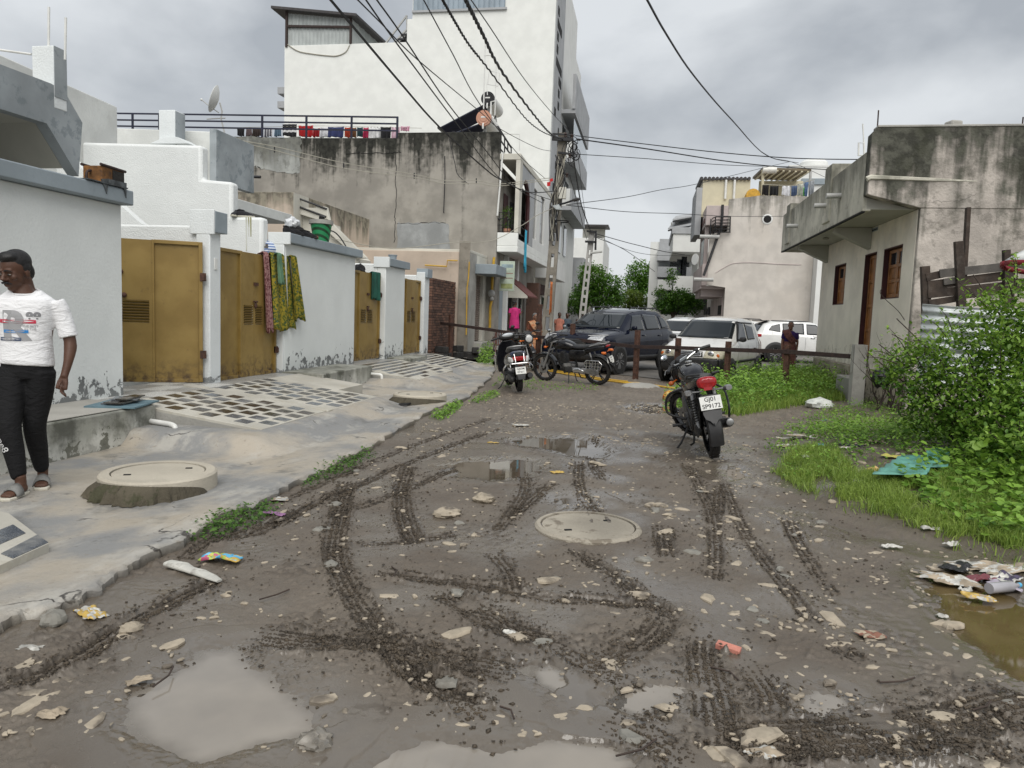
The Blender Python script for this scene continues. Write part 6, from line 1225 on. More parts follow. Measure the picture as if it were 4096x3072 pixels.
p = PY(2690,1250,50);tree('creeper-covered small tree spreading before the white balcony house',(p.x,p.y,0),[tb(2720,1200,50,1.0,.8,.7),tb(2660,1225,50,.8,.7,.5),tb(2770,1225,50,.7,.6,.6),tb(2685,1110,50,.3,.3,.6),tb(2640,1170,50,.4,.4,.3)],6000,.14,M['tree_leaf'],.1,5)
p = PY(2330,1230,60);tree('dark low tree half hidden behind the utility pole',(p.x,p.y,0),[tb(2320,1200,58,.8,1,.8),tb(2300,1230,58,.8,1,.6)],2500,.15,M['tree_leaf'],.12,6)
pp_ = empty('potted_plant',tuple(PY(*q5(905,1440),Yb0+.3)),label='leafy potted plant standing inside the balcony grille',cat='plant');r = np.random.default_rng(3);b = Vector(pp_.location)
mesh_obj('foliage',leaf_mesh('foliage',sprays(360,[(0,0,.45,.22,.2,.42)],r,8,.12),r.uniform(.05,.1,360),'long',M['tree_leaf'],3),pp_,kind='stuff');MB().lathe([(0,-.15),(.12,-.15),(.16,.05),(.13,.05),(0,.03)],14).build('pot',M['terracotta'],pp_)
# utility poles
def lattice_pole(name,label,base,top,w0,w1,d,mat,n,holes_to=.75,group=None):
 base,top = Vector(base),Vector(top);o = empty(name,tuple(base),label=label,cat='utility pole',group=group);ax = top-base;H = ax.length;sd = Vector((1,0,0));sd = (sd-ax*sd.dot(ax)/H**2).normalized()
 at = lambda t,s:ax*t+sd*s*(w0+(w1-w0)*t)
 for s in (-1,1):part_l(MB().beam(at(-.01,s*.36),at(1,s*.36),d,w0*.30,up=sd),'leg',o,mat,bevel=.01)
 hs = holes_to/n
 for k in range(n):t = k*hs;part_l(MB().beam(at(t,0),at(t+hs*.38,0),d*.92,(w0+(w1-w0)*t)*.62,up=sd),'web',o,mat,bevel=.012)
 part_l(MB().beam(at(holes_to,0),at(.998,0),d*.95,w1*.8,up=sd),'solid_head',o,mat,bevel=.012);return o,at
b0 = PY(2178,1435,22.6);t0 = PY(2252,532,22.6)
up,pat = lattice_pole('utility_pole','tall perforated concrete pole tangled with cables by the balcony house',b0,t0,.34,.2,.13,M['pole'],7,.66)
def on_pole(a,b,y=22.6):return PY(*q5(a,b),y)-b0
def pp(mb,name,mat,**k):return mb.build(name,mat,up,**k)
for a,b,c,d,w in ((1405,430,1640,440,.09),(1410,375,1630,385,.05),(1470,580,1640,600,.06),(1450,718,1540,722,.07),(1510,805,1610,835,.05)):pp(MB().beam(on_pole(a,b,22.45),on_pole(c,d,22.45),w,w),'cross_arm',M['iron_black'])
for a,b in ((1625,400),(1600,615),(1570,830),(1425,405),(1555,385)):pp(MB().lathe([(.0,-.06),(.05,-.06),(.03,-.02),(.055,.02),(.03,.05),(0,.08)],10,tuple(on_pole(a,b,22.45))),'insulator',M['rust_dark'])
pp(MB().box(on_pole(1520,1030,22.4),(.22,.12,.34)),'meter_box',M['cream'],bevel=.01);pp(MB().tube([on_pole(1440,1165,22.4),on_pole(1550,1140,22.3),on_pole(1650,1105,22.2)],.03,6),'lamp_arm',M['iron_black']);pp(MB().beam(on_pole(1635,1112,22.2),on_pole(1706,1092,22.15),.16,.07),'street_lamp',M['sheet_dark'],bevel=.02)
pp(MB().prism([(p.x,p.z) for p in (on_pole(1430,1195),on_pole(1500,1180),on_pole(1545,1240),on_pole(1470,1235))],'y',-.5,-.3),'lamp_hood',M['galv']);pp(MB().lathe([(.26,0),(.27,.03),(.25,.03)],16,tuple(on_pole(1500,1350))),'hoop',M['iron_black'])
rr = random.Random(9)
for k in range(9):
 c = on_pole(rr.uniform(1600,1690),rr.uniform(420,640),22.5);R_ = rr.uniform(.1,.28);a0 = rr.uniform(0,6);pp(MB().tube([c+V(R_*math.cos(a0+t*.5)*(1-.03*t),.05*math.sin(t),R_*math.sin(a0+t*.5)-.02*t) for t in range(14)],.012,4),'cable_curl',M['wire'])
for k in range(10):
 x = rr.uniform(-.5,.9);pp(MB().tube(spline([on_pole(1500+rr.uniform(-60,60),600+rr.uniform(0,60),22.4),on_pole(1490+rr.uniform(-60,60),850,22.35),on_pole(1440+rr.uniform(-60,60),1150,22.35),on_pole(1420+rr.uniform(-50,60),1560,22.4)],4),.014,4),'down_cable',M['wire' if k % 3 else 'wire_pale'])
fl = fab((.5,.02,.02));MB().prism([(p.x,p.z) for p in [PY(*q5(a,b),22.3) for a,b in [(1350,910),(1385,905),(1380,875),(1412,865),(1418,895),(1388,905),(1385,950),(1350,955)]]],'y',22.29,22.3).build('red_flag',fl,label='small red ribbon flag tied on a cable at the pole',cat='flag')
cloth('garment',fab((.48,.16,.05)),PY(*q6(1390,345),22.2),PY(*q6(1412,350),22.2),.95,'narrow orange cloth hanging down the perforated pole',cat='cloth',amp=.02,seed=3)
b1 = PY(2328,1262,46);t1 = PY(2368,925,46)
fp,_ = lattice_pole('utility_pole','far pale perforated pole standing before the green street tree',b1-V(0,0,.4),t1,.42,.28,.2,M['pole_far'],9,.8)
for a,b,c,d in ((1790,1450,1895,1462),(1770,1565,1895,1572),(1890,1445,1885,1659)):MB().beam(PY(*q5(a,b),45.8)-Vector(fp.location),PY(*q5(c,d),45.8)-Vector(fp.location),.12,.12).build('cross_arm',M['iron_black'],fp)
MB().tube([PY(*q6(1830,35),45.8)-Vector(fp.location),PY(*q6(1960,18),45.8)-Vector(fp.location)],.06,6).build('lamp_arm',M['pvc_grey'],fp)
# overhead cables
def wire(pts,ya,yb,r,label,mat='wire',wav=0,n=5):
 """pts read from the photo; depth runs straight from ya to yb along the cable"""
 L_ = [0]
 for p,q in zip(pts[:-1],pts[1:]):L_.append(L_[-1]+math.hypot(q[0]-p[0],q[1]-p[1]))
 P = [PY(*p,1/((1-l/L_[-1])/ya+l/L_[-1]/yb)) for p,l in zip(pts,L_)]
 S = spline(P,n)
 if wav:S2 = [];[S2.extend([a.lerp(b,k/5)+V(0,0,wav*math.sin((i*5+k)*1.9)) for k in range(5)]) for i,(a,b) in enumerate(zip(S[:-1],S[1:]))];S = S2+[S[-1]]
 if pts[0][1] < 0:S = [S[0]+(S[0]-S[2]).normalized()*9]+S
 return MB().tube(S,r,5).build('overhead_cable',M[mat],label=label,cat='cable',group='overhead cables')
def ext(p,q,k=.35):return (p[0]+(p[0]-q[0])*k,p[1]+(p[1]-q[1])*k)
P_ = [q3(780,0),q3(1280,595),q3(1580,935),q5(660,755),q5(840,880),q5(1160,1020),q5(1470,1005)];wire([ext(P_[0],P_[1])]+P_,6,22.4,.013,'thick black cable from the top edge across the grey house to the pole box')
P_ = [q3(980,0),q3(1160,180),q3(1420,440),q3(1870,815),q5(840,325),q5(1240,530),q5(1390,565)];wire([ext(P_[0],P_[1])]+P_,7,26,.008,'thin cable crossing the tall white wall above the roof stair')
P_ = [q3(1040,0),q3(1190,215),q3(1400,500),q3(1700,900),q3(2000,1290),q5(1050,985),q5(1440,1120)];wire([ext(P_[0],P_[1])]+P_,7,22.4,.009,'thin cable passing the roof stair and the grey wall')
P_ = [q3(1120,0),q3(1320,280),q3(1640,760),q3(1900,1080),q5(1000,960),q5(1300,1140)];wire([ext(P_[0],P_[1])]+P_,7,22.4,.009,'thin cable crossing the terrace washing end to the balcony')
P_ = [q3(1465,0),q3(1680,400),q3(1880,770),q5(1040,610),q5(1330,870)];wire([ext(P_[0],P_[1])]+P_,8,23,.008,'thin cable passing the terracotta tank cap')
P_ = [q3(1605,0),q3(1690,150),q3(1800,330),q3(1950,520),q5(1100,190),q5(1280,340),q5(1420,405)];wire([ext(P_[0],P_[1])]+P_,7,22.4,.012,'twisted black cable passing over the white pipe loops',wav=.012)
P_ = [q3(1775,0),q3(1900,250),q3(2050,540),q5(1250,220),q5(1400,380),q5(1520,432)];wire([ext(P_[0],P_[1])]+P_,7,22.4,.019,'thickest twisted black cable running to the pole cross arm',wav=.014)
P_ = [q3(1815,0),q3(1960,210),q3(2212,590),q5(1420,160),q5(1640,385)];wire([ext(P_[0],P_[1])]+P_,8,22.4,.007,'thin cable along the upper edge of the tall white building')
f2 = lambda a,b:(a*K,b*K)
P_ = [f2(1398,0),f2(1440,75),f2(1500,165),f2(1580,258),f2(1660,338),f2(1725,352)];wire([ext(P_[0],P_[1])]+P_,8,38,.013,'black cable sweeping across the open sky to the right roof')
wire([f2(1243,293),f2(1400,312),f2(1560,330),f2(1720,342),f2(1900,345)],22.4,20,.013,'upper black cable from the pole to the stained house')
wire([f2(1245,300),f2(1400,322),f2(1560,347),f2(1680,360),f2(1800,367)],22.4,36,.02,'lower thick black cable from the pole over the rusty awning')
wire([f2(1230,332),f2(1400,343),f2(1560,356),f2(1700,360),f2(1860,362)],22.4,34,.011,'middle grey cable from the pole towards the right roofs')
wire([q5(1560,1160),q5(2212,1075),q8(400,440),q8(800,375),q8(1520,200),q8(1830,128)],22.4,42,.011,'cable rising from the street lamp to the awning roof')
wire([q5(1560,1162),q5(2212,1235),q8(600,705),q8(1160,733),q8(1790,733)],22.4,38,.011,'cable from the street lamp to the pink house wall')
wire([q5(1635,440),q5(1640,620),q5(1690,950),q5(1740,1200),q5(1830,1445)],22.4,45.8,.028,'thick wavy black cable from the near pole down to the far pole',wav=.02)
wire([q5(1675,500),q5(1715,800),q5(1735,1000),q5(1790,1400)],22.4,45.8,.010,'thin cable beside the wavy one to the far pole');wire([q5(1600,830),q5(1690,1160),q5(1760,1440),q5(1800,1570)],22.4,45.8,.014,'lower cable dropping from the near pole to the far pole')
wire([q5(1895,1480),q5(2212,1570),q8(150,1055),q8(420,1120),q8(660,1160)],45.8,52,.022,'cable from the far pole to the white balcony house');wire([q5(1895,1520),q5(2212,1659),q8(330,1345)],45.8,60,.02,'lowest cable from the far pole to the far white house');wire([q5(1895,1500),q8(0,1095),q8(300,1160),q8(720,1170)],45.8,54,.014,'thin cable between the far pole cables')
wire([q8(1480,0),q8(1640,90),q8(1830,128),q8(2040,220),q8(2212,300)],38,44,.012,'thin cable above the rusty awning meeting the roof cables')
for k,dy in enumerate((0,22)):
 wire([q3(-10,1018+dy*.2),q3(365,1080+dy*1.3),q3(870,1200+dy*1.8),q3(1390,1285+dy),q3(1610,1330+dy),q3(1850,1330+dy),q5(800,930+dy),q5(1160,890+dy),q5(1400,860+dy)],18,22.6,.010,('upper' if k == 0 else 'lower')+' pale service cable sagging along the grey house wall','wire_pale')
for a,b,c in ((365,1080,1125),(874,1195,1245),(1395,1275,1318),(1853,1315,1355)):MB().tube([PY(*q3(a,b),18.5+a*.0022),PY(*q3(a,c),18.5+a*.0022)],.018,5).build('cable_clamp',M['iron_black'],label='small black spacer clamp joining the pale service cables',cat='clamp',group='spacer clamps on the pale cables')
P_ = [q3(1620,1150),q3(1622,1300),q3(1612,1570),q5(215,1250),q5(232,1440)];MB().tube([PY(*p,27.2) for p in P_[:4]],.018,5).build('loose_cable',M['wire'],label='loose black cable hanging straight down the grey wall',cat='cable')
P_ = [q5(270,430),q5(330,700),q5(365,830),q5(480,930)];MB().tube(spline([PY(*p,25) for p in P_],4),.012,5).build('loose_cable',M['wire'],label='slack black cable bending down before the stained wall',cat='cable')
P_ = [q5(1480,1170),q5(1250,1270),q5(1050,1400),q5(720,1560),q4(2212,600),q4(1700,650),q4(1150,560)];wire(P_,22.5,17.5,.010,'pale cable dropping low from the pole towards the white walls','wire_pale')
# two-wheelers
M['tyre'] = simple('tyre_rubber',(.014,.013,.012),.85,var=.35,vs=12,bump=.3,dirt=.55,dirtc=(.06,.05,.04));M['tyre_clean'] = simple('car_tyre',(.013,.013,.013),.85,var=.3,dirt=.45)
M['gloss_black'] = simple('gloss_black_paint',(.008,.008,.010),.16,var=.15,coat=.3,dirt=.12,dirtc=(.03,.027,.023),vs=9);M['satin_black'] = simple('satin_black_plastic',(.014,.014,.015),.5,var=.3,dirt=.25,dirtc=(.04,.035,.03),vs=10)
M['seat_black'] = simple('black_seat_vinyl',(.012,.012,.013),.45,var=.2,bump=.1);M['chrome'] = simple('chrome',(.62,.62,.62),.16,.95,var=.1);M['alu'] = simple('cast_aluminium',(.33,.33,.33),.45,.7,var=.25,dirt=.4);M['engine'] = simple('engine_grey',(.065,.065,.065),.5,.5,var=.35,dirt=.5)
M['navy_paint'] = simple('navy_scooter_paint',(.006,.012,.055),.15,var=.1,coat=.8);M['red_lens'] = simple('red_lens',(.30,.006,.008),.14,var=.25,vs=20,coat=.4);M['orange_lens'] = simple('orange_lens',(.6,.14,.02),.2,var=.1);M['clear_lens'] = simple('clear_lens',(.55,.55,.54),.12,var=.15,vs=25);M['plate'] = simple('number_plate_white',(.66,.66,.63),.5,var=.08,dirt=.15)
M['mirror'] = simple('mirror_glass',(.7,.72,.75),.04,1,var=.02);M['dial'] = simple('pale_dial',(.5,.53,.56),.25,var=.15)
def text_mesh(txt,size,mat,name='lettering',extrude=.001,align='CENTER',bold=0,parent=None,M4=None,spacing=1.0,lines=1.0):
 cu = bpy.data.curves.new(name,'FONT');cu.body = txt;cu.size = size;cu.extrude = extrude;cu.align_x = align;cu.align_y = 'CENTER';cu.offset = bold;cu.space_character = spacing;cu.space_line = lines
 o = bpy.data.objects.new(name,cu);COL.objects.link(o);dg = bpy.context.evaluated_depsgraph_get();me = bpy.data.meshes.new_from_object(o.evaluated_get(dg));bpy.data.objects.remove(o);me.materials.clear();me.materials.append(mat)
 if M4 is not None:me.transform(M4)
 t = bpy.data.objects.new(name,me);COL.objects.link(t);t.parent = parent;return t
def wheel(par,x,R,r,wy=0.0,spokes=5,disc=True,w=1.0,z=None,steer=None):
 o = empty('wheel',(x,wy,R if z is None else z));o.parent = par
 prof = []
 for k in range(13):a = -PI*.62+2*PI*.62*k/12;prof.append((R-r+r*math.cos(a),r*w*math.sin(a)))
 mb = MB().lathe(prof,40,axis='y');n = 60
 for k in range(n):
  a = 2*PI*k/n;c = (math.cos(a)*(R-.004),(.3*r if k % 2 else -.3*r),math.sin(a)*(R-.004));mb.box(c,(.012,r*.9,.012),(0,-a,.3 if k % 2 else -.3))
 mb.build('tyre',M['tyre'],o)
 ri = R-r*1.35;MB().lathe([(ri-.012,-.022*w),(ri+.012,-.028*w),(ri+.012,.028*w),(ri-.012,.022*w),(ri-.012,-.022*w)],40,axis='y').build('rim',M['gloss_black'],o)
 mb = MB()
 for k in range(spokes):
  a = 2*PI*k/spokes+.3
  for d in (-.10,.10):mb.beam((math.cos(a)*.04,0,math.sin(a)*.04),(math.cos(a+d)*(ri-.008),0,math.sin(a+d)*(ri-.008)),.018,.026,up=(0,1,0))
 mb.lathe([(0,-.05),(.05,-.05),(.06,0),(.05,.05),(0,.05)],18,axis='y');mb.build('spoke_hub',M['gloss_black'],o)
 if disc:MB().lathe([(.07,.055),(.12,.055),(.12,.06),(.07,.06)],28,axis='y').build('brake_disc',M['alu'],o)
 return o
def arc_guard(cx,cz,R,a0,a1,wid,n=16,th=.012,lip=.022):
 rings = []
 for k in range(n+1):
  a = math.radians(a0+(a1-a0)*k/n);rg = []
  for (y,rr_) in ((-wid,R-lip),(-wid*.8,R),(0,R+.006),(wid*.8,R),(wid,R-lip),(wid*.8-.004,R-th),(0,R-th),(-wid*.8+.004,R-th)):rg.append((cx+math.cos(a)*rr_,y,cz+math.sin(a)*rr_))
  rings.append(rg)
 return MB().loft(rings)
def ering(x,z,ry,rz,n=14,y=0,p=.75):
 out = []
 for k in range(n):a = 2*PI*k/n;c,s = math.cos(a),math.sin(a);out.append((x,y+ry*math.copysign(abs(c)**p,c),z+rz*math.copysign(abs(s)**p,s)))
 return out
def plate(par,txt,M4,w=.20,h=.12,fs=.042):
 o = MB().bx(-w/2,w/2,-h/2,h/2,-.002,.002).xf(M4).build('number_plate',M['plate'],par,bevel=.002);text_mesh(txt,fs,M['text_black'],'plate_lettering',.0006,bold=.0008,parent=o,M4=M4 @ Matrix.Translation((0,0,.003)),lines=1.15);return o
def frame4(o,x,y,z=None):
 x = Vector(x).normalized();y = Vector(y);y = (y-x*y.dot(x)).normalized();z = x.cross(y);return Matrix(((x.x,y.x,z.x,o[0]),(x.y,y.y,z.y,o[1]),(x.z,y.z,z.z,o[2]),(0,0,0,1)))
def motorcycle(label,pos,heading,lean,steer,tail,txt,guard_side=1,visor=True,plate_side=False):
 B = empty('motorcycle',pos,0,label=label,cat='motorcycle');B.rotation_mode = 'QUATERNION';B.rotation_quaternion = Quaternion((0,0,1),heading) @ Quaternion((1,0,0),lean)
 p = lambda mb,n,m,**k:mb.build(n,m,B,**k)
 xr,xf,R = -.62,.64,.305
 wheel(B,xr,R,.052,spokes=5,disc=False)
 S = empty('front_fork',(.40,0,.84));S.parent = B;S.rotation_mode = 'QUATERNION';ax = V(-.44,0,1).normalized();S.rotation_quaternion = Quaternion(ax,steer);so = V(.40,0,.84)
 f = lambda mb,n,m,**k:mb.xf(Matrix.Translation(-so)).build(n,m,S,**k)
 fw = wheel(S,xf-.40,R,.045,z=R-.84)
 mb = MB()
 for s in (-1,1):mb.tube([(xf-.01,s*.085,R),(.53,s*.085,.56)],.026,10).tube([(.535,s*.085,.55),(.385,s*.085,.90)],.017,10)
 mb.box((.46,0,.72),(.06,.20,.03),(0,.42,0)).box((.39,0,.89),(.07,.2,.025),(0,.42,0));f(mb,'fork_tubes',M['alu']);f(arc_guard(xf,R,R+.035,35,165,.06),'front_mudguard',M['gloss_black'])
 hb = spline([(.28,.38,.995),(.33,.27,1.015),(.385,.13,.99),(.40,0,.965),(.385,-.13,.99),(.33,-.27,1.015),(.28,-.38,.995)],4);f(MB().tube(hb,.012,8),'handlebar',M['chrome' if tail == 'near' else 'satin_black'])
 for s in (-1,1):
  f(MB().tube([(.335,s*.265,1.014),(.275,s*.385,.994)],.019,10),'grip',M['satin_black']);f(MB().tube([(.36,s*.22,1.0),(.40,s*.30,.985),(.335,s*.39,.97)],.006,5),'lever',M['alu']);f(MB().box((.355,s*.225,1.013),(.05,.05,.045)),'switch_pod',M['satin_black'],bevel=.01)
  mp = V(.30,s*.34,1.17) if tail != 'near' else V(.31,s*.31,1.13)
  if tail != 'near' or s > 0:
   f(MB().tube([(.355,s*.225,1.02),(.35,s*.27,1.1),mp],.007,6),'mirror_stalk',M['satin_black']);f(MB().ell(tuple(mp+V(.02,0,.02)),(.022,.062,.042),14,8),'mirror',M['satin_black']);f(MB().ell(tuple(mp+V(.008,0,.02)),(.014,.054,.035),12,6),'mirror_glass',M['mirror'])
 if visor:
  f(MB().loft([ering(.40,.90,.09,.09),ering(.47,.88,.135,.135),ering(.54,.85,.125,.125),ering(.565,.84,.09,.10)]),'headlamp_cowl',M['gloss_black'],sub=1);f(MB().ell((.55,0,.84),(.035,.095,.10),16,10),'headlamp',M['clear_lens']);f(MB().loft([ering(.44,.99,.12,.02),ering(.50,.985,.11,.035),ering(.54,.95,.09,.03)]),'fly_screen',M['satin_black'])
 f(MB().loft([ering(.385,.985,.075,.04),ering(.43,1.0,.08,.05),ering(.46,.98,.07,.04)]),'instrument_cluster',M['satin_black']);f(MB().box((.375,0,1.005),(.006,.12,.05),(0,-.7,0)),'dial',M['dial'])
 for s in (-1,1):f(MB().tube([(.49,s*.11,.80),(.49,s*.19,.80)],.01,6).ell((.49,s*.215,.80),(.04,.035,.028),10,6),'indicator',M['orange_lens'])
 f(MB().tube(spline([(.36,.1,.98),(.50,.14,.95),(.52,.10,.75),(.45,.05,.6)],4),.006,5).tube(spline([(.36,-.1,.98),(.5,-.14,.96),(.53,-.1,.7),(.6,-.06,.4)],4),.006,5),'cable',M['wire'])
 p(MB().loft([ering(.36,.80,.05,.07),ering(.32,.83,.11,.10),ering(.20,.86,.145,.115),ering(.05,.85,.15,.10),ering(-.08,.82,.115,.075),ering(-.14,.80,.08,.05)]),'fuel_tank',M['gloss_black'],sub=1);p(MB().lathe([(0,0),(.04,0),(.04,.012),(0,.015)],16,(.17,0,.975)),'filler_cap',M['chrome'])
 if tail == 'near':p(MB().box((.10,.02,.953),(.08,.07,.004),(0,.1,.2)),'tank_sticker',M['plate'])
 p(MB().loft([ering(.02,.83,.09,.03),ering(-.10,.815,.125,.045),ering(-.28,.80,.14,.05),ering(-.42,.825,.135,.055),ering(-.60,.855,.12,.05),ering(-.72,.87,.09,.035)]),'seat',M['seat_black'],sub=1)
 for s in (-1,1):
  p(MB().loft([ering(.0,.68,.015,.09,y=s*.12),ering(-.18,.66,.02,.10,y=s*.14),ering(-.34,.70,.02,.075,y=s*.135),ering(-.42,.73,.015,.04,y=s*.12)]),'side_panel',M['gloss_black'],sub=1);p(MB().loft([ering(-.34,.76,.02,.04,y=s*.125),ering(-.55,.79,.025,.05,y=s*.12),ering(-.74,.83,.025,.045,y=s*.10),ering(-.84,.855,.015,.03,y=s*.075)]),'tail_panel',M['gloss_black'],sub=1)
  p(MB().tube(spline([(-.45,s*.14,.85),(-.66,s*.155,.90),(-.82,s*.13,.915),(-.86,s*.06,.915)] if tail == 'near' else [(-.5,s*.15,.86),(-.7,s*.14,.92),(-.86,s*.08,.94),(-.87,0,.94)],4),.012,7),'grab_rail',M['satin_black' if tail == 'near' else 'alu'])
  p(MB().tube([(-.62,s*.115,.33),(-.50,s*.12,.72)],.018,8),'shock_absorber',M['alu']);sp = MB();q0,q1_ = V(-.60,s*.115,.40),V(-.525,s*.119,.64)
  sp.tube([q0.lerp(q1_,t/64)+V(.036*math.cos(t*.9),.036*math.sin(t*.9),0) for t in range(65)],.0065,5);p(sp,'spring',M['satin_black']);p(MB().tube([(-.05,s*.09,.33),(-.64,s*.10,R)],.018,8),'swingarm',M['satin_black'])
  p(MB().tube([(-.83,s*.05,.74),(-.84,s*.17,.745)],.009,6).loft([ering(-.84+.04,.745,.0+.02,.02,y=s*.19),ering(-.85,.745,.045,.03,y=s*.20),ering(-.90,.745,.03,.022,y=s*.205)]),'indicator',M['alu' if tail == 'near' else 'orange_lens'])
 p(MB().loft([ering(-.80,.83,.10,.062),ering(-.85,.825,.11,.068),ering(-.885,.815,.09,.055)]) if tail == 'near' else MB().loft([ering(-.82,.86,.08,.035),ering(-.89,.875,.06,.025),ering(-.92,.885,.03,.015)]),'tail_light',M['red_lens'],sub=1)
 p(arc_guard(xr,R,R+.055,60,200 if tail == 'near' else 175,.075,18),'rear_mudguard',M['satin_black'])
 fl_ = MB().loft([[(-.86,y,.70+abs(y)*-.05) for y in (-.085,-.04,0,.04,.085)]+[(-.85,y,.70) for y in (.085,.04,0,-.04,-.085)],[(-.95,y*1.1,.54-.25*abs(y)) for y in (-.085,-.04,0,.04,.085)]+[(-.935,y*1.1,.54-.25*abs(y)) for y in (.085,.04,0,-.04,-.085)],[(-.99,y*.95,.43+.5*abs(y)) for y in (-.085,-.04,0,.04,.085)]+[(-.975,y*.95,.43+.5*abs(y)) for y in (.085,.04,0,-.04,-.085)],[(-1.0,y*.5,.40+.6*abs(y)) for y in (-.085,-.04,0,.04,.085)]+[(-.985,y*.5,.40+.6*abs(y)) for y in (.085,.04,0,-.04,-.085)]]);p(fl_,'mud_flap',M['satin_black'])
 if tail == 'near':
  p(MB().box((-.88,0,.765),(.02,.085,.03),(0,.1,0)),'reflector',M['red_lens']);plate(B,txt,frame4((-.925,0,.625),(0,-1,0),(.35,0,1)),.215,.14,.062)
 else:plate(B,txt,frame4((-.945,.0,.60),(0,-1,0),(.4,0,1)),.19,.12,.045);
 if plate_side:plate(B,txt,frame4((-.93,.02,.57),(-.55,-.9,0),(.3,0,1)),.17,.12,.04)
 en = MB().loft([ering(.22,.34,.08,.09),ering(.12,.36,.125,.12),ering(-.05,.36,.13,.115),ering(-.16,.38,.10,.09)]);p(en,'crankcase',M['engine'],sub=1);p(MB().lathe([(0,.10),(.085,.10),(.095,.12),(.08,.15),(0,.155)],22,(-.01,0,.34),'y'),'clutch_cover',M['engine']);p(MB().lathe([(0,-.155),(.08,-.15),(.095,-.12),(.085,-.10),(0,-.10)],22,(.02,0,.34),'y'),'clutch_cover',M['engine'])
 fi = MB()
 for k in range(8):fi.box((.13+.012*k,0,.47+.026*k),(.15,.165,.012),(0,.25,0))
 p(fi,'cylinder_fins',M['engine']);p(MB().box((.17,0,.57),(.10,.11,.24),(0,.25,0)),'cylinder',M['engine'],bevel=.01)
 fr_ = MB()
 for s in (-1,1):fr_.tube(spline([(.37,0,.86),(.2,s*.04,.76),(-.1,s*.07,.74),(-.55,s*.09,.78)],4),.016,7)
 fr_.tube([(.38,0,.80),(.26,0,.42),(.15,0,.28)],.018,7).tube([(-.12,0,.75),(-.14,0,.30)],.018,7).box((.0,0,.27),(.3,.16,.05));p(fr_,'frame',M['satin_black'])
 p(MB().tube(spline([(.22,-.05,.55),(.33,-.09,.42),(.22,-.13,.26),(-.05,-.15,.24),(-.25,-.17,.28)],4),.02,8),'exhaust_pipe',M['alu']);p(MB().tube([(-.22,-.17,.27),(-.32,-.18,.29),(-.74,-.185,.37),(-.80,-.185,.38)],[.025,.045,.05,.04],14),'silencer',M['satin_black']);p(MB().lathe([(0,0),(.038,0),(.03,-.005),(0,-.004)],14,(-.803,-.185,.38),'x'),'silencer_end',M['alu'])
 p(MB().loft([ering(.05,.34,.012,.035,y=.13),ering(-.3,.33,.014,.05,y=.13),ering(-.62,.30,.014,.07,y=.13),ering(-.70,.30,.012,.04,y=.13)]),'chain_cover',M['alu' if tail != 'near' else 'satin_black'])
 for s in (-1,1):p(MB().tube([(.02,s*.12,.29),(.02,s*.25,.29)],.013,7).tube([(.02,s*.20,.29),(.02,s*.30,.295)],.018,8),'footrest',M['satin_black']);p(MB().tube([(-.30,s*.12,.40),(-.32,s*.24,.41)],.014,7),'pillion_footrest',M['satin_black'])
 p(MB().tube([(.0,.12,.28),(-.05,.24,.10),(-.06,.30,-.02+.06)],.012,7),'side_stand',M['satin_black']);p(MB().tube([(-.12,.08,.26),(-.18,.12,.10),(-.22,.16,.09)],.013,7).tube([(-.12,-.08,.26),(-.18,-.12,.10),(-.22,-.16,.09)],.013,7),'centre_stand',M['satin_black'])
 if tail != 'near':
  sg = MB();P0 = [(-.40,.20,.50),(-.46,.21,.57),(-.74,.21,.57),(-.80,.20,.50),(-.76,.20,.38),(-.46,.20,.38),(-.40,.20,.50)];sg.tube(P0,.011,7)
  for k in range(5):x = -.47-.065*k;sg.tube([(x,.205,.575),(x+.02,.205,.38)],.007,5)
  for z in (.44,.51):sg.tube([(-.41,.205,z),(-.79,.205,z)],.007,5)
  p(sg,'saree_guard',M['chrome']);p(MB().box((.02,.145,.43),(.16,.012,.07),(0,.1,0)),'side_badge',M['alu']);p(MB().loft([ering(-.12,.31,.02,.045,y=.15),ering(-.25,.33,.025,.05,y=.155),ering(-.36,.30,.015,.03,y=.15)]),'footrest_plate',M['chrome'])
 else:
  cg = MB()
  for s in (-1,1):cg.tube(spline([(.30,s*.05,.66),(.36,s*.24,.62),(.38,s*.30,.50),(.36,s*.28,.38),(.28,s*.08,.30)],4),.014,8)
  p(cg,'leg_guard',M['satin_black']);sg = MB().tube(spline([(-.45,.18,.70),(-.62,.21,.66),(-.80,.20,.52),(-.78,.19,.38),(-.58,.18,.32),(-.42,.18,.42)],4),.011,7).tube([(-.6,.195,.66),(-.6,.185,.33)],.007,5);p(sg,'saree_guard',M['satin_black']);sg2 = MB().tube(spline([(-.45,-.17,.74),(-.66,-.20,.70),(-.84,-.19,.56),(-.82,-.18,.44)],4),.012,7);p(sg2,'rear_guard',M['satin_black'])
 return B
rear = G(2856,1815,.06);mc1 = motorcycle('black motorcycle seen from behind, parked alone by the barrier weeds',(rear.x-.62*math.sin(math.radians(6)),rear.y+.62*math.cos(math.radians(6)),.02),math.radians(90+6),math.radians(-11.5),math.radians(40),'near','GJ01\nSP9172',visor=True)
fr2,rr2 = G(2168,1521),G(2408,1541);d2 = fr2-rr2
mc2 = motorcycle('black motorcycle with wire saree guard, parked side-on before the dark car',((fr2.x+rr2.x)/2,(fr2.y+rr2.y)/2,.0),math.atan2(d2.y,d2.x),math.radians(-9),math.radians(-4),'far','GJ03\n1636',plate_side=True)
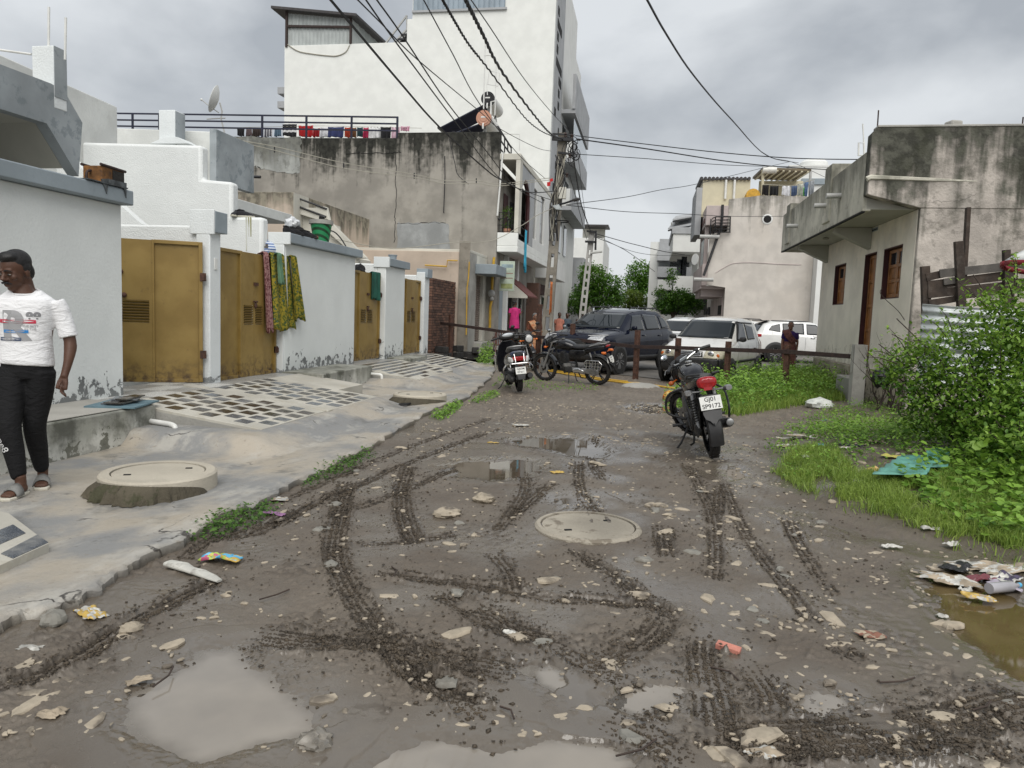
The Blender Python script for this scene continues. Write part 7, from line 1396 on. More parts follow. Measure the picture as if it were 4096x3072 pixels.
def scooter(label,pos,heading,lean,steer,txt):
 B = empty('scooter',pos,0,label=label,cat='scooter');B.rotation_mode = 'QUATERNION';B.rotation_quaternion = Quaternion((0,0,1),heading) @ Quaternion((1,0,0),lean);p = lambda mb,n,m,**k:mb.build(n,m,B,**k)
 R = .23;wheel(B,-.60,R,.05,w=1.0,disc=False);
 p(MB().loft([ering(.02,.52,.15,.10),ering(-.15,.55,.19,.16),ering(-.40,.58,.20,.17),ering(-.65,.62,.18,.15),ering(-.82,.66,.12,.10),ering(-.88,.68,.06,.05)]),'body_shell',M['gloss_black'],sub=1)
 p(MB().loft([ering(-.60,.70,.17,.07),ering(-.74,.70,.15,.075),ering(-.84,.69,.11,.055)]),'tail_shell',M['navy_paint'],sub=1)
 p(MB().loft([ering(-.80,.635,.155,.05),ering(-.87,.63,.14,.048),ering(-.895,.63,.11,.035)]),'tail_light',M['red_lens'],sub=1)
 for s in (-1,1):p(MB().loft([ering(-.78,.62,.03,.05,y=s*.165),ering(-.85,.61,.03,.05,y=s*.15),ering(-.885,.61,.02,.035,y=s*.135)]),'indicator',M['clear_lens'])
 p(MB().loft([ering(.05,.72,.09,.035),ering(-.08,.735,.13,.05),ering(-.30,.745,.145,.055),ering(-.52,.775,.14,.05),ering(-.66,.79,.09,.03)]),'seat',M['seat_black'],sub=1)
 p(MB().tube(spline([(-.50,.15,.78),(-.68,.165,.83),(-.80,.11,.85),(-.82,0,.855),(-.80,-.11,.85),(-.68,-.165,.83),(-.50,-.15,.78)],4),.015,8),'grab_rail',M['alu'])
 p(MB().bx(-.05,.42,-.16,.16,.26,.31),'floorboard',M['satin_black'],bevel=.02);p(MB().loft([[(.38,-.22,.30),(.38,.22,.30),(.44,.20,.30),(.44,-.20,.30)],[(.40,-.25,.55),(.40,.25,.55),(.48,.2,.55),(.48,-.2,.55)],[(.36,-.19,.82),(.36,.19,.82),(.43,.14,.82),(.43,-.14,.82)],[(.33,-.10,.92),(.33,.10,.92),(.38,.08,.92),(.38,-.08,.92)]]),'leg_shield',M['gloss_black'],bevel=.03)
 S = empty('steering',(.36,0,.95));S.parent = B;S.rotation_mode = 'QUATERNION';S.rotation_quaternion = Quaternion(V(-.4,0,1).normalized(),steer);so = V(.36,0,.95);f = lambda mb,n,m,**k:mb.xf(Matrix.Translation(-so)).build(n,m,S,**k)
 wheel(S,.62-.36,R,.045,z=R-.95);f(MB().tube([(.62,.07,R),(.42,.05,.75)],.022,8).tube([(.62,-.07,R),(.42,-.05,.75)],.022,8),'fork',M['satin_black']);f(arc_guard(.62,R,R+.05,10,170,.085),'front_mudguard',M['gloss_black'])
 f(MB().loft([ering(.27,.985,.14,.045),ering(.34,.99,.185,.07),ering(.42,.98,.15,.075),ering(.48,.96,.08,.05)]),'handlebar_cowl',M['satin_black'],sub=1);f(MB().ell((.285,0,1.015),(.035,.115,.045),16,8,(0,-.6,0)),'dial',M['dial']);f(MB().ell((.46,0,.955),(.05,.1,.055),14,8),'headlamp',M['clear_lens'])
 for s in (-1,1):f(MB().tube([(.32,s*.17,.985),(.27,s*.35,.965)],.018,9),'grip',M['satin_black']);f(MB().tube([(.35,s*.19,.98),(.36,s*.28,.96),(.30,s*.36,.945)],.006,5),'lever',M['alu'])
 cg = MB();cg.tube(spline([(-.30,.20,.33),(-.45,.24,.42),(-.70,.22,.52),(-.90,.18,.545),(-.92,0,.55),(-.90,-.18,.545),(-.70,-.22,.52),(-.45,-.24,.42),(-.30,-.20,.33)],5),.013,7)
 for s in (-1,1):cg.tube(spline([(-.88,s*.18,.54),(-.90,s*.17,.47),(-.86,s*.13,.44)],4),.010,6).tube(spline([(-.70,s*.22,.52),(-.72,s*.27,.45),(-.60,s*.26,.40),(-.45,s*.24,.42)],4),.010,6)
 for k in (-.08,.08):cg.tube([(-.92,k,.55),(-.91,k,.60),(-.86,k*1.1,.72)],.007,5)
 p(cg,'crash_guard',M['chrome']);p(MB().bx(-.915,-.925,-.05,.05,.52,.56),'emblem',M['chrome'])
 p(MB().loft([[(-.86,-.09,.56),(-.86,.09,.56),(-.84,.09,.56),(-.84,-.09,.56)],[(-.95,-.08,.36),(-.95,.08,.36),(-.93,.08,.36),(-.93,-.08,.36)],[(-.97,-.06,.26),(-.97,.06,.26),(-.955,.06,.26),(-.955,-.06,.26)]]),'mud_flap',M['satin_black']);plate(B,txt,frame4((-.935,0,.42),(0,-1,0),(.35,0,1)),.19,.13,.052);p(MB().box((-.885,0,.52),(.01,.07,.03)),'reflector',M['red_lens'])
 p(MB().loft([ering(-.2,.27,.06,.07,y=.10),ering(-.45,.25,.07,.08,y=.11),ering(-.68,.23,.05,.06,y=.11)]),'engine',M['engine'],sub=1);p(MB().tube([(-.35,-.16,.22),(-.45,-.17,.23),(-.80,-.18,.30),(-.86,-.18,.31)],[.03,.055,.06,.045],14),'silencer',M['satin_black']);p(MB().tube([(-.55,-.12,.25),(-.62,-.13,.60)],.02,8),'shock_absorber',M['satin_black'])
 p(MB().tube([(-.15,.16,.25),(-.22,.30,.07),(-.24,.34,.05)],.012,6),'side_stand',M['satin_black'])
 for z0,z1_,y in ((.30,.62,.262),(.62,.70,.25)):p(MB().tube([(.40,y-.01,z0),(.40,y,z1_)],.012,6),'shield_trim',M['chrome'])
 p(arc_guard(-.60,R,R+.05,70,175,.08),'rear_mudguard',M['satin_black']);return B
rs_ = G(2078,1566,.03);sc1 = scooter('dark blue scooter with chrome crash guard, rear facing, on the apron end',(rs_.x-.60*math.sin(math.radians(20)),rs_.y+.60*math.cos(math.radians(20)),.03),math.radians(90+20),math.radians(-7),math.radians(10),'GJ03M\n07411')
mc3 = copy_tree(mc2);p0 = PY(*q6(1060,1100),19.6);mc3.location = (p0.x+.15,19.6,.0);mc3.rotation_quaternion = Quaternion((0,0,1),math.radians(-62)) @ Quaternion((1,0,0),math.radians(8));mc3['label'] = 'motorcycle half hidden behind the scooter, front wheel towards the lane'
for ch in list(mc3.children_recursive):
 if ch.name.startswith('plate_lettering'):bpy.data.objects.remove(ch)
# cars
def carpaint(name,c,**k):return simple(name,c,.22,var=.06,vs=2,coat=.9,dirt=k.get('dirt',.25),dirtc=(.16,.13,.10))
M['navy_car'] = simple('dark_blue_car_paint',(.006,.008,.018),.08,var=.1,coat=.0,spec=.35);M['white_car'] = carpaint('white_car_paint',(.72,.72,.70),dirt=.12);M['old_white_car'] = carpaint('aged_white_car_paint',(.74,.73,.69),dirt=.2)
t = NT('car_glass');M['car_glass'] = t.out((.012,.016,.019),.03,0,.55)
M['bumper'] = simple('black_bumper_plastic',(.018,.018,.019),.55,var=.15,dirt=.35,dirtc=(.09,.075,.06));M['seam'] = simple('panel_gap',(.012,.012,.012),.8);M['old_lens'] = simple('yellowed_lens',(.50,.47,.36),.2,var=.2,vs=15)
M['headlamp_glass'] = simple('headlamp_glass',(.42,.43,.44),.08,var=.3,vs=18)
class Car:
 """lofted body; windows, lamps and trim are sheets laid 4 mm proud of the body surface"""
 def __init__(s,name,label,pos,heading,L,W,H,top,belt,wid,roofw,paint,zb=.22,wheels=(.78,-.80),wr=.31,group=None):
  s.o = empty(name,pos,heading,label=label,cat='car',group=group);s.W = W;s.L = L;T = np.array(top);B = np.array(belt);Wd = np.array(wid);Rw = np.array(roofw)
  xs = sorted(set([round(x,3) for x in np.linspace(-L/2,L/2,34)]+[p[0] for p in top]));rings = []
  f = lambda a,x:float(np.interp(x,a[::-1,0],a[::-1,1])) if a[0,0] > a[-1,0] else float(np.interp(x,a[:,0],a[:,1]))
  for x in xs[::-1]:
   zt,zbelt,w,rw = f(T,x),f(B,x),f(Wd,x)*W/2,f(Rw,x)*W/2;zbelt = min(zbelt,zt-.02);e = abs(x)/(L/2);z0 = zb+max(0,e-.86)*.9
   q = [(0,z0),(w*.86,z0),(w*.96,z0+.06),(w,z0+.5*(zbelt-z0)),(w*.985,zbelt-.04),(w*.955,zbelt)]
   g = max(0,zt-zbelt)
   if g > .12:q += [(w*.94-(w*.94-rw)*.12,zbelt+g*.12),(w*.94-(w*.94-rw)*.6,zbelt+g*.6),(rw*1.0,zbelt+g*.88),(rw*.86,zt-.015),(rw*.45,zt),(0,zt+.012)]
   else:q += [(w*.90,zbelt+g*.4),(w*.80,zbelt+g*.7),(w*.66,zbelt+g*.86),(w*.5,zt-.008),(w*.25,zt),(0,zt+.008)]
   rings.append([(x,y,z) for y,z in q]+[(x,-y,z) for y,z in q[-2:0:-1]])
  mb = MB().loft(rings);s.body = mb.build('body',paint,s.o,sub=1,smooth=60);bm = MB().loft(rings)
  dg = bpy.context.evaluated_depsgraph_get();s.body.update_tag();bpy.context.view_layer.update();ev = s.body.evaluated_get(bpy.context.evaluated_depsgraph_get());me = ev.to_mesh();s.bvh = BVHTree.FromPolygons([v.co.copy() for v in me.vertices],[list(p.vertices) for p in me.polygons]);ev.to_mesh_clear()
  s.wx = wheels;s.wr = wr
  for x in wheels:
   for sd in (1,-1):
    y = sd*(W/2-.085);MB().lathe([(0,.03),(wr+.065,.03),(wr+.07,.09),(wr+.055,.098),(0,.098)] if sd > 0 else [(0,-.03),(wr+.065,-.03),(wr+.07,-.09),(wr+.055,-.098),(0,-.098)],36,(x,y,wr+.01),'y').build('wheel_arch',M['bumper'],s.o)
    w = empty('wheel',(x,sd*(W/2-.035),wr));w.parent = s.o
    MB().lathe([(wr*.62,-.10),(wr*.93,-.10),(wr,-.075),(wr,.045),(wr*.93,.065),(wr*.64,.06),(wr*.62,.04)],36,axis='y').build('tyre',M['tyre_clean'],w)
    q = MB().lathe([(0,sd*.02),(wr*.18,sd*.03),(wr*.2,sd*.0),(wr*.56,sd*.0),(wr*.6,sd*.05),(wr*.655,sd*.055),(wr*.66,sd*-.09)],32,axis='y')
    q.build('rim',s.rimmat if hasattr(s,'rimmat') else M['engine'],w);sp = MB()
    for k in range(10):a = 2*PI*k/10;sp.beam((math.cos(a)*wr*.15,sd*.035,math.sin(a)*wr*.15),(math.cos(a+(.12 if k % 2 else -.12))*wr*.6,sd*.05,math.sin(a+(.12 if k % 2 else -.12))*wr*.6),.02,.035,up=(0,1,0))
    sp.build('rim_spoke',M['alu'],w)
 def lay(s,name,mat,corners,d,off=.011,nu=14,nv=9,par=None,th=.003):
  """bilinear sheet from four corners thrown along d on to the body"""
  c = [Vector(p) for p in corners];d = Vector(d).normalized();vs = []
  for j in range(nv+1):
   for i in range(nu+1):
    u,v = i/nu,j/nv;p = (c[0]*(1-u)+c[1]*u)*(1-v)+(c[3]*(1-u)+c[2]*u)*v
    h = s.bvh.ray_cast(p-d*3,d,6)
    if h[0] is None:h = s.bvh.find_nearest(p)
    nrm = h[1] if h[1].dot(d) < 0 else -h[1];vs.append(h[0]+nrm*off)
  w = nu+1;fs = [(j*w+i,j*w+i+1,(j+1)*w+i+1,(j+1)*w+i) for j in range(nv) for i in range(nu)]
  n_ = (vs[1]-vs[0]).cross(vs[w]-vs[0]);fs = fs if n_.dot(d) < 0 else [f[::-1] for f in fs]
  return MB().add(vs,fs).build(name,mat,par or s.o,solid=th)
 def side(s,name,mat,pts,**k):
  out = []
  for sd in (1,-1):out.append(s.lay(name,mat,[(x,sd*2,z) for x,z in pts],(0,-sd,0),**k))
  return out
 def front(s,name,mat,pts,d=(-1,0,0),**k):return s.lay(name,mat,[(2.5*(-d[0]),y,z) for y,z in pts],d,**k)
 def mirror(s,x,z,y,mat):
  for sd in (1,-1):m = MB().loft([ering(-.05,0,.075,.05,y=sd*.09),ering(.03,.0,.095,.07,y=sd*.10),ering(.09,0,.05,.04,y=sd*.09)]).build('door_mirror',mat,s.o,loc=(x,sd*y,z),sub=1);MB().beam((x+.02,sd*(y-.05),z-.04),(x+.02,sd*(y+.06),z-.03),.05,.03).build('mirror_arm',M['bumper'],s.o)
 def handles(s,xs,z,mat):
  for x in xs:
   for h in s.side('door_handle',mat,[(x,z),(x+.16,z),(x+.16,z+.035),(x,z+.035)],off=.018,nu=3,nv=1,th=.02):pass
 def seams(s,segs,w=.008):
  for (x0,z0),(x1,z1) in segs:
   dx,dz = x1-x0,z1-z0;L_ = math.hypot(dx,dz);nx,nz = -dz/L_*w/2,dx/L_*w/2;s.side('door_seam',M['seam'],[(x0+nx,z0+nz),(x1+nx,z1+nz),(x1-nx,z1-nz),(x0-nx,z0-nz)],off=.0015,nu=6,nv=1,th=.001)
def heading_to(v):return math.atan2(v[1],v[0])
# old white hatchback facing the road behind the barrier
def place_car(front_mid,ang,L):return (front_mid[0]-math.cos(ang)*L/2,front_mid[1]-math.sin(ang)*L/2,0)
ah = math.radians(270-23);fm = G(2742,1538,.0);L_ = 3.5
c = Car('small_car','old white hatchback with black bumper and yellowed headlamps',place_car((fm.x+.03,fm.y+.05),ah,L_),ah,L_,1.60,1.60,[(1.75,.60),(1.70,.76),(1.45,.88),(.95,1.02),(.80,1.06),(.22,1.49),(0,1.54),(-.5,1.575),(-1.1,1.55),(-1.42,1.48),(-1.60,1.15),(-1.70,.85),(-1.75,.55)],
  [(1.75,.55),(1.6,.74),(1.0,.92),(.5,.95),(-1.0,.98),(-1.6,.98),(-1.75,.6)],[(1.75,.80),(1.6,.92),(1.2,.99),(0,1.0),(-1.2,.99),(-1.6,.92),(-1.75,.8)],[(1.75,.6),(.8,.80),(.2,.74),(-1.2,.73),(-1.5,.7),(-1.75,.6)],M['old_white_car'],.20,(1.10,-1.13),.275)
c.front('windscreen',M['car_glass'],[(-.66,1.05),(.66,1.05),(.56,1.47),(-.56,1.47)],nu=12,nv=8)
MB().tube([(.86,-.35,1.075),(.60,-.02,1.10)],.008,5).tube([(.86,.25,1.075),(.62,.55,1.10)],.008,5).build('wiper',M['seam'],c.o)
for pts in ([(.52,1.02),(-.18,1.02),(-.18,1.42),(.14,1.42)],[(-.27,1.03),(-.92,1.05),(-.92,1.36),(-.27,1.42)]):c.side('side_window',M['car_glass'],pts)
c.side('window_trim',M['bumper'],[(.20,1.455),(-.98,1.44),(-.98,1.41),(.13,1.43)],off=.012);c.side('window_trim',M['bumper'],[(.58,1.01),(.50,1.01),(.13,1.43),(.20,1.455)],off=.007)
c.front('bumper',M['bumper'],[(-.72,.30),(.72,.30),(.74,.60),(-.74,.60)],off=.018,nu=16);c.side('bumper_side',M['bumper'],[(1.68,.32),(1.42,.32),(1.42,.58),(1.68,.60)],off=.018,nu=6);c.front('air_intake',M['seam'],[(-.4,.33),(.4,.33),(.4,.43),(-.4,.43)],off=.022)
for s_ in (1,-1):
 h = c.front('headlamp',M['old_lens'],[(s_*.34,.61),(s_*.74,.61),(s_*.75,.85),(s_*.38,.84)],off=.012);x = c.bvh.ray_cast(V(3,s_*.50,.71),V(-1,0,0))[0];MB().ell(tuple(x+V(.014,0,0)),(.02,.075,.075),14,8).build('reflector_bowl',M['chrome'],h);x = c.bvh.ray_cast(V(3,s_*.65,.68),V(-1,0,0))[0];MB().ell(tuple(x+V(.02,0,0)),(.015,.04,.045),12,6).build('indicator',M['orange_lens'],h)
c.front('grille',M['seam'],[(-.33,.64),(.33,.64),(.30,.76),(-.30,.76)],off=.008)
for k in range(3):c.front('grille_bar',M['chrome'],[(-.30,.655+.035*k),(.30,.655+.035*k),(.29,.672+.035*k),(-.29,.672+.035*k)],off=.018,nv=1)
c.front('headlamp_stripe',M['seam'],[(-.74,.605),(.74,.605),(.74,.618),(-.74,.618)],off=.014,nv=1);c.side('side_moulding',M['bumper'],[(.95,.50),(-1.0,.52),(-1.0,.58),(.95,.56)],off=.01,nu=12,nv=1)
c.seams([((.62,.35),(.58,1.0)),((-.225,.34),(-.225,1.0)),((-.95,.62),(-.98,1.02))]);c.handles([-.12,-.84],.80,M['bumper']);c.mirror(.52,1.05,.76,M['bumper'])
c.side('rear_lamp',M['red_lens'],[(-1.66,.75),(-1.55,.75),(-1.52,1.05),(-1.60,1.05)],off=.006)
hatch = c
# dark blue SUV left of it
asv = math.radians(270-26);fm = G(2270,1492,.0)
c = Car('suv','glossy dark blue SUV parked behind the side-on motorcycle',place_car((fm.x,fm.y+.1),asv,4.5),asv,4.5,2.0,1.72,[(2.25,.72),(2.20,.93),(2.0,1.04),(1.3,1.12),(1.05,1.15),(.30,1.60),(0,1.67),(-.6,1.72),(-1.4,1.70),(-1.9,1.62),(-2.12,1.25),(-2.2,.95),(-2.25,.6)],
  [(2.25,.68),(2.0,.92),(1.2,1.04),(0,1.07),(-1.5,1.13),(-2.1,1.12),(-2.25,.7)],[(2.25,.86),(2.05,.96),(1.6,1.0),(0,.99),(-1.6,1.0),(-2.1,.93),(-2.25,.82)],[(2.25,.62),(1.05,.82),(.3,.72),(-1.5,.70),(-2.0,.66),(-2.25,.6)],M['navy_car'],.26,(1.38,-1.36),.355)
c.front('windscreen',M['car_glass'],[(-.76,1.17),(.76,1.17),(.60,1.57),(-.60,1.57)],nu=12,nv=8);MB().tube([(1.12,-.4,1.165),(.85,.05,1.20)],.01,5).tube([(1.12,.2,1.165),(.86,.62,1.20)],.01,5).build('wiper',M['seam'],c.o)
for pts in ([(.66,1.14),(-.15,1.14),(-.15,1.55),(.28,1.52)],[(-.27,1.15),(-1.12,1.18),(-1.12,1.55),(-.27,1.57)],[(-1.26,1.20),(-1.86,1.26),(-1.80,1.48),(-1.26,1.54)]):c.side('side_window',M['car_glass'],pts)
for s_ in (1,-1):
 h = c.front('headlamp',M['headlamp_glass'],[(s_*.46,.83),(s_*.86,.83),(s_*.88,.98),(s_*.56,.95)],off=.010);h2 = c.front('daylight_strip',M['clear_lens'],[(s_*.48,.955),(s_*.88,.985),(s_*.88,1.0),(s_*.48,.97)],off=.02,nv=1)
 MB().tube([(.2,s_*.60,1.70),(0,s_*.60,1.745),(-1.5,s_*.58,1.76),(-1.75,s_*.57,1.70)],.018,6).build('roof_rail',M['bumper'],c.o)
c.front('grille',M['bumper'],[(-.46,.62),(.46,.62),(.50,.88),(-.50,.88)],off=.012)
for k in range(5):c.front('grille_bar',M['engine'],[(-.44,.65+.045*k),(.44,.65+.045*k),(.45,.67+.045*k),(-.45,.67+.045*k)],off=.022,nv=1)
c.front('bumper',M['bumper'],[(-.85,.32),(.85,.32),(.86,.50),(-.86,.50)],off=.014,nu=14);c.side('cladding',M['bumper'],[(2.1,.34),(-2.1,.34),(-2.1,.47),(2.1,.47)],off=.010,nu=20,nv=2);c.seams([((.82,.5),(.78,1.1)),((-.21,.48),(-.21,1.12)),((-1.22,.75),(-1.18,1.16))]);c.handles([-.1,-1.08],.98,M['navy_car']);c.mirror(.62,1.2,.92,M['navy_car'])
c.side('chrome_line',M['engine'],[(.7,1.115),(-1.9,1.20),(-1.9,1.215),(.7,1.13)],off=.008,nu=16,nv=1)
# white SUV across the lane, right flank towards the camera
aw_ = math.radians(8);rear_w = G(3078,1449)
c = Car('suv','clean white SUV with alloy wheels beyond the woman in maroon',(rear_w.x+1.35,rear_w.y+.9+.1,0),aw_,4.3,1.80,1.62,[(2.15,.7),(2.1,.88),(1.9,1.0),(1.15,1.08),(.95,1.12),(.2,1.52),(-.2,1.60),(-.7,1.62),(-1.4,1.56),(-1.72,1.45),(-1.98,1.10),(-2.08,.9),(-2.15,.6)],
  [(2.15,.65),(1.9,.9),(1.0,1.0),(0,1.02),(-1.5,1.10),(-2.0,1.08),(-2.15,.65)],[(2.15,.8),(1.9,.95),(1.4,1.0),(-1.5,1.0),(-2.0,.94),(-2.15,.82)],[(2.15,.62),(.95,.82),(.2,.73),(-1.4,.70),(-1.9,.66),(-2.15,.6)],M['white_car'],.26,(1.32,-1.32),.345)
for pts in ([(.58,1.07),(-.18,1.08),(-.18,1.46),(.18,1.44)],[(-.28,1.08),(-1.06,1.12),(-1.06,1.46),(-.28,1.48)],[(-1.16,1.14),(-1.58,1.20),(-1.46,1.36),(-1.16,1.44)]):c.side('side_window',M['car_glass'],pts)
c.side('roof_stripe',M['bumper'],[(.2,1.575),(-1.5,1.56),(-1.5,1.53),(.2,1.545)],off=.012);c.side('cladding',M['bumper'],[(2.0,.32),(-2.0,.32),(-2.0,.42),(2.0,.42)],off=.010,nu=18,nv=1);c.handles([-.05,-1.02],.94,M['chrome']);c.seams([((.75,.45),(.7,1.05)),((-.23,.44),(-.23,1.06)),((-1.12,.75),(-1.1,1.1))]);c.mirror(.6,1.14,.92,M['white_car'])
c.front('rear_window',M['car_glass'],[(-.6,1.15),(.6,1.15),(.5,1.42),(-.5,1.42)],d=(1,0,0));c.side('rear_lamp',M['red_lens'],[(-2.06,.92),(-1.85,.95),(-1.85,1.05),(-2.02,1.04)],off=.006);MB().bx(-1.85,-1.5,-.55,.55,1.53,1.56).build('roof_spoiler',M['bumper'],c.o,bevel=.01)
# two more white cars showing only their roofs
def rear_car(label,pos,ang,rails):
 c = Car('small_car',label,pos,ang,4.0,1.7,1.58,[(2.0,.7),(1.9,.9),(1.0,1.0),(.85,1.05),(.15,1.48),(-.4,1.56),(-1.2,1.54),(-1.6,1.45),(-1.9,1.0),(-2.0,.6)],[(2.0,.65),(1.8,.85),(0,.98),(-1.8,1.0),(-2.0,.65)],[(2.0,.8),(1.7,.95),(0,1),(-1.7,.97),(-2.0,.8)],[(2.0,.6),(.85,.82),(.15,.73),(-1.3,.71),(-2,.6)],M['white_car'],.22,(1.22,-1.24),.3)
 for pts in ([(.5,1.03),(-.2,1.04),(-.2,1.43),(.15,1.4)],[(-.3,1.04),(-1.2,1.08),(-1.1,1.4),(-.3,1.44)]):c.side('side_window',M['car_glass'],pts)
 c.front('windscreen',M['car_glass'],[(-.66,1.06),(.66,1.06),(.55,1.42),(-.55,1.42)]);c.front('rear_window',M['car_glass'],[(-.6,1.1),(.6,1.1),(.52,1.42),(-.52,1.42)],d=(1,0,0))
 if rails:
  for s_ in (1,-1):MB().tube([(.2,s_*.55,1.52),(0,s_*.55,1.60),(-1.3,s_*.53,1.60),(-1.45,s_*.53,1.53)],.02,6).build('roof_rail',M['bumper'],c.o)
 return c
p = PY(2990,1300,31.5);rear_car('white car with black roof rails behind the white SUV',(p.x+.2,31.5,0),math.radians(20),True)
p = PY(2735,1285,27.5);rear_car('white car mostly hidden between the dark SUV and the old hatchback',(p.x,27.5,0),math.radians(250),False)
# people
def remesh(mb,voxel,smooth=4,name='body',mats=None):
 o = mb.build('tmp',mats or M['cream'],smooth=0);m = o.modifiers.new('r','REMESH');m.mode = 'VOXEL';m.voxel_size = voxel;m.use_smooth_shade = True
 if smooth:q = o.modifiers.new('s','SMOOTH');q.factor = .5;q.iterations = smooth
 bpy.context.view_layer.update();me = bpy.data.meshes.new_from_object(o.evaluated_get(bpy.context.evaluated_depsgraph_get()));me.name = name;old = o.data;bpy.data.objects.remove(o);bpy.data.meshes.remove(old)
 me.materials.clear();me.materials.append(mats or M['cream']);me.polygons.foreach_set('use_smooth',[True]*len(me.polygons));return me
def skin(name,c):t = NT(name);n = t.noise(9,5,obj=True);t.out(t.mix(t.step(.3,.7,n),tuple(x*.8 for x in c),c),.5,0,.4);return t.mat
M['eye'] = flat('eye_white',(.30,.27,.24));M['skin'] = skin('brown_skin',(.098,.046,.028));M['skin_b'] = skin('dark_brown_skin',(.22,.115,.075));M['hair'] = simple('black_hair',(.008,.007,.007),.55,var=.4,vs=30,bump=.4,bs=60,obj=True);M['hair_grey'] = simple('grey_hair',(.11,.105,.10),.6,var=.4,vs=30)
def head(mb,at,yaw,pitch,s=1.0,roll=0):
 R = Matrix.Translation(at) @ Matrix.Rotation(yaw,4,'Z') @ Matrix.Rotation(pitch,4,'X') @ Matrix.Rotation(roll,4,'Y') @ Matrix.Scale(s,4);n0 = len(mb.v)
 mb.ell((0,.012,.045),(.076,.096,.088),20,14).ell((0,-.028,-.02),(.062,.062,.085),18,12).ell((0,-.045,-.082),(.036,.038,.026),12,8).ell((0,-.055,.012),(.058,.035,.035),14,8)
 mb.tube([(0,-.088,.022),(0,-.104,-.004),(0,-.113,-.020)],[.009,.013,.017],8).ell((-.013,-.098,-.022),(.009,.010,.008),8,6).ell((.013,-.098,-.022),(.009,.010,.008),8,6)
 mb.ell((0,-.089,-.050),(.025,.012,.007),10,6).ell((0,-.087,-.062),(.021,.012,.008),10,6).ell((-.042,-.066,-.010),(.022,.02,.02),10,6).ell((.042,-.066,-.010),(.022,.02,.02),10,6)
 for sd in (-1,1):mb.ell((sd*.077,.012,-.002),(.010,.020,.032),10,8);mb.tube([(sd*.012,-.092,.034),(sd*.032,-.092,.038),(sd*.052,-.078,.032)],[.008,.010,.007],6)
 mb.tube([(0,.03,-.03),(0,.035,-.16)],[.058,.060],14);mb.xf(R,n0);return R
def face_bits(par,R,hairm,moustache=True,eyes=True):
 for sd in (-1,1):
  e = MB().ell((sd*.032,-.0835,.012),(.013,.008,.0045),10,8).xf(R).build('eye',M['eye'] if eyes else hairm,par);MB().ell((sd*.032,-.0905,.012),(.0075,.004,.0046),8,6).xf(R).build('iris',M['tank_black'],par)
  MB().tube([(sd*.012,-.0985,.036),(sd*.030,-.100,.042),(sd*.054,-.083,.034)],[.003,.0055,.002],6).xf(R).build('eyebrow',hairm,par)
 if moustache:MB().tube([(-.034,-.083,-.049),(-.016,-.102,-.038),(0,-.105,-.036),(.016,-.102,-.038),(.034,-.083,-.049)],[.003,.0075,.006,.0075,.003],8).xf(R).build('moustache',hairm,par)
def hand(mb,w,d,side,curl=.6):
 """w wrist, d direction of the forearm; palm, four fingers of unequal length and a thumb from the palm's side"""
 w = Vector(w);d = Vector(d).normalized();f = V(0,-1,0);f = (f-d*f.dot(d)).normalized();s_ = d.cross(f).normalized()*side
 pc = w+d*.045;mb.loft([[tuple(w+d*t+f*a*k1+s_*b*k2) for a,b in ((-.013,-1),(-.013,1),(.013,1),(.013,-1))] for t,k1,k2 in ((-.005,1,.024),(.03,1,.034),(.075,1,.038),(.088,.7,.036))])
 for k,(off,L_) in enumerate(((-.028,.062),(-.009,.074),(.010,.070),(.029,.055))):
  b = w+d*.082+f*off*0+f*0+(f*1.0)*0;base = w+d*.08+f*(-off)*.95;c1 = (d*math.cos(curl*.5)-s_*math.sin(curl*.5));c2 = (d*math.cos(curl*1.3)-s_*math.sin(curl*1.3));q = base+c1*L_*.45;q2 = q+c2*L_*.55;mb.tube([base-d*.01,q,q2],[.0092,.0085,.0065],7)
 th = w+d*.025+f*.03;mb.tube([th,th+(d*.6+f*.75).normalized()*.035,th+(d*.6+f*.75).normalized()*.035+(d*.95+f*.2).normalized()*.03],[.012,.0105,.008],7)
def foot(mb,a,toe):
 a = Vector(a);t = Vector((toe[0],toe[1],0)).normalized();s_ = V(-t.y,t.x,0)
 mb.tube([a+V(0,0,.05),a-t*.01+V(0,0,-.02)],[.038,.036],10);mb.loft([[tuple(a+t*x+s_*w*math.cos(k*PI/4)+V(0,0,-.078+h*.5+h*.5*math.sin(k*PI/4))) for k in range(8)] for x,w,h in ((-.055,.022,.04),(-.03,.034,.085),(.04,.036,.075),(.10,.043,.045),(.14,.044,.03),(.155,.036,.022))])
 for k in range(5):b = a+t*(.15-.012*abs(k-1.2))+s_*(-.034+.017*k)*1.0;mb.ell(tuple(b+V(0,0,-.066)),(.014,.010,.010),8,6)
# the man walking along the apron
mz = float(apron_base(np.array([-4.25]),np.array([4.35]))[0])
mp = G(122,1962,mz);man = empty('placeholder',(0,0,0));bpy.data.objects.remove(man)
S_ = 1.0;T0 = Matrix.Translation((mp.x,mp.y,mz+.012)) @ Matrix.Rotation(math.radians(24),4,'Z') @ Matrix.Scale(1.06,4)
sk = MB();hy_ = V(-.045,-.03,1.535);HR = head(sk,hy_,math.radians(-24),math.radians(17),1.08)
sk.tube([(-.005,.0,1.36),(-.02,-.002,1.45)],[.075,.058],14)
la = [(.178,.02,1.35),(.222,.03,1.235),(.268,.025,1.065),(.27,-.02,.94),(.25,-.06,.815)];sk.tube(spline(la,4),[.056,.055,.053,.051,.049,.046,.044,.042,.041,.042,.040,.037,.033,.030,.028,.026,.026],12);hand(sk,la[-1],V(*la[-1])-V(*la[-2])+V(-.01,0,-.06),1,.75)
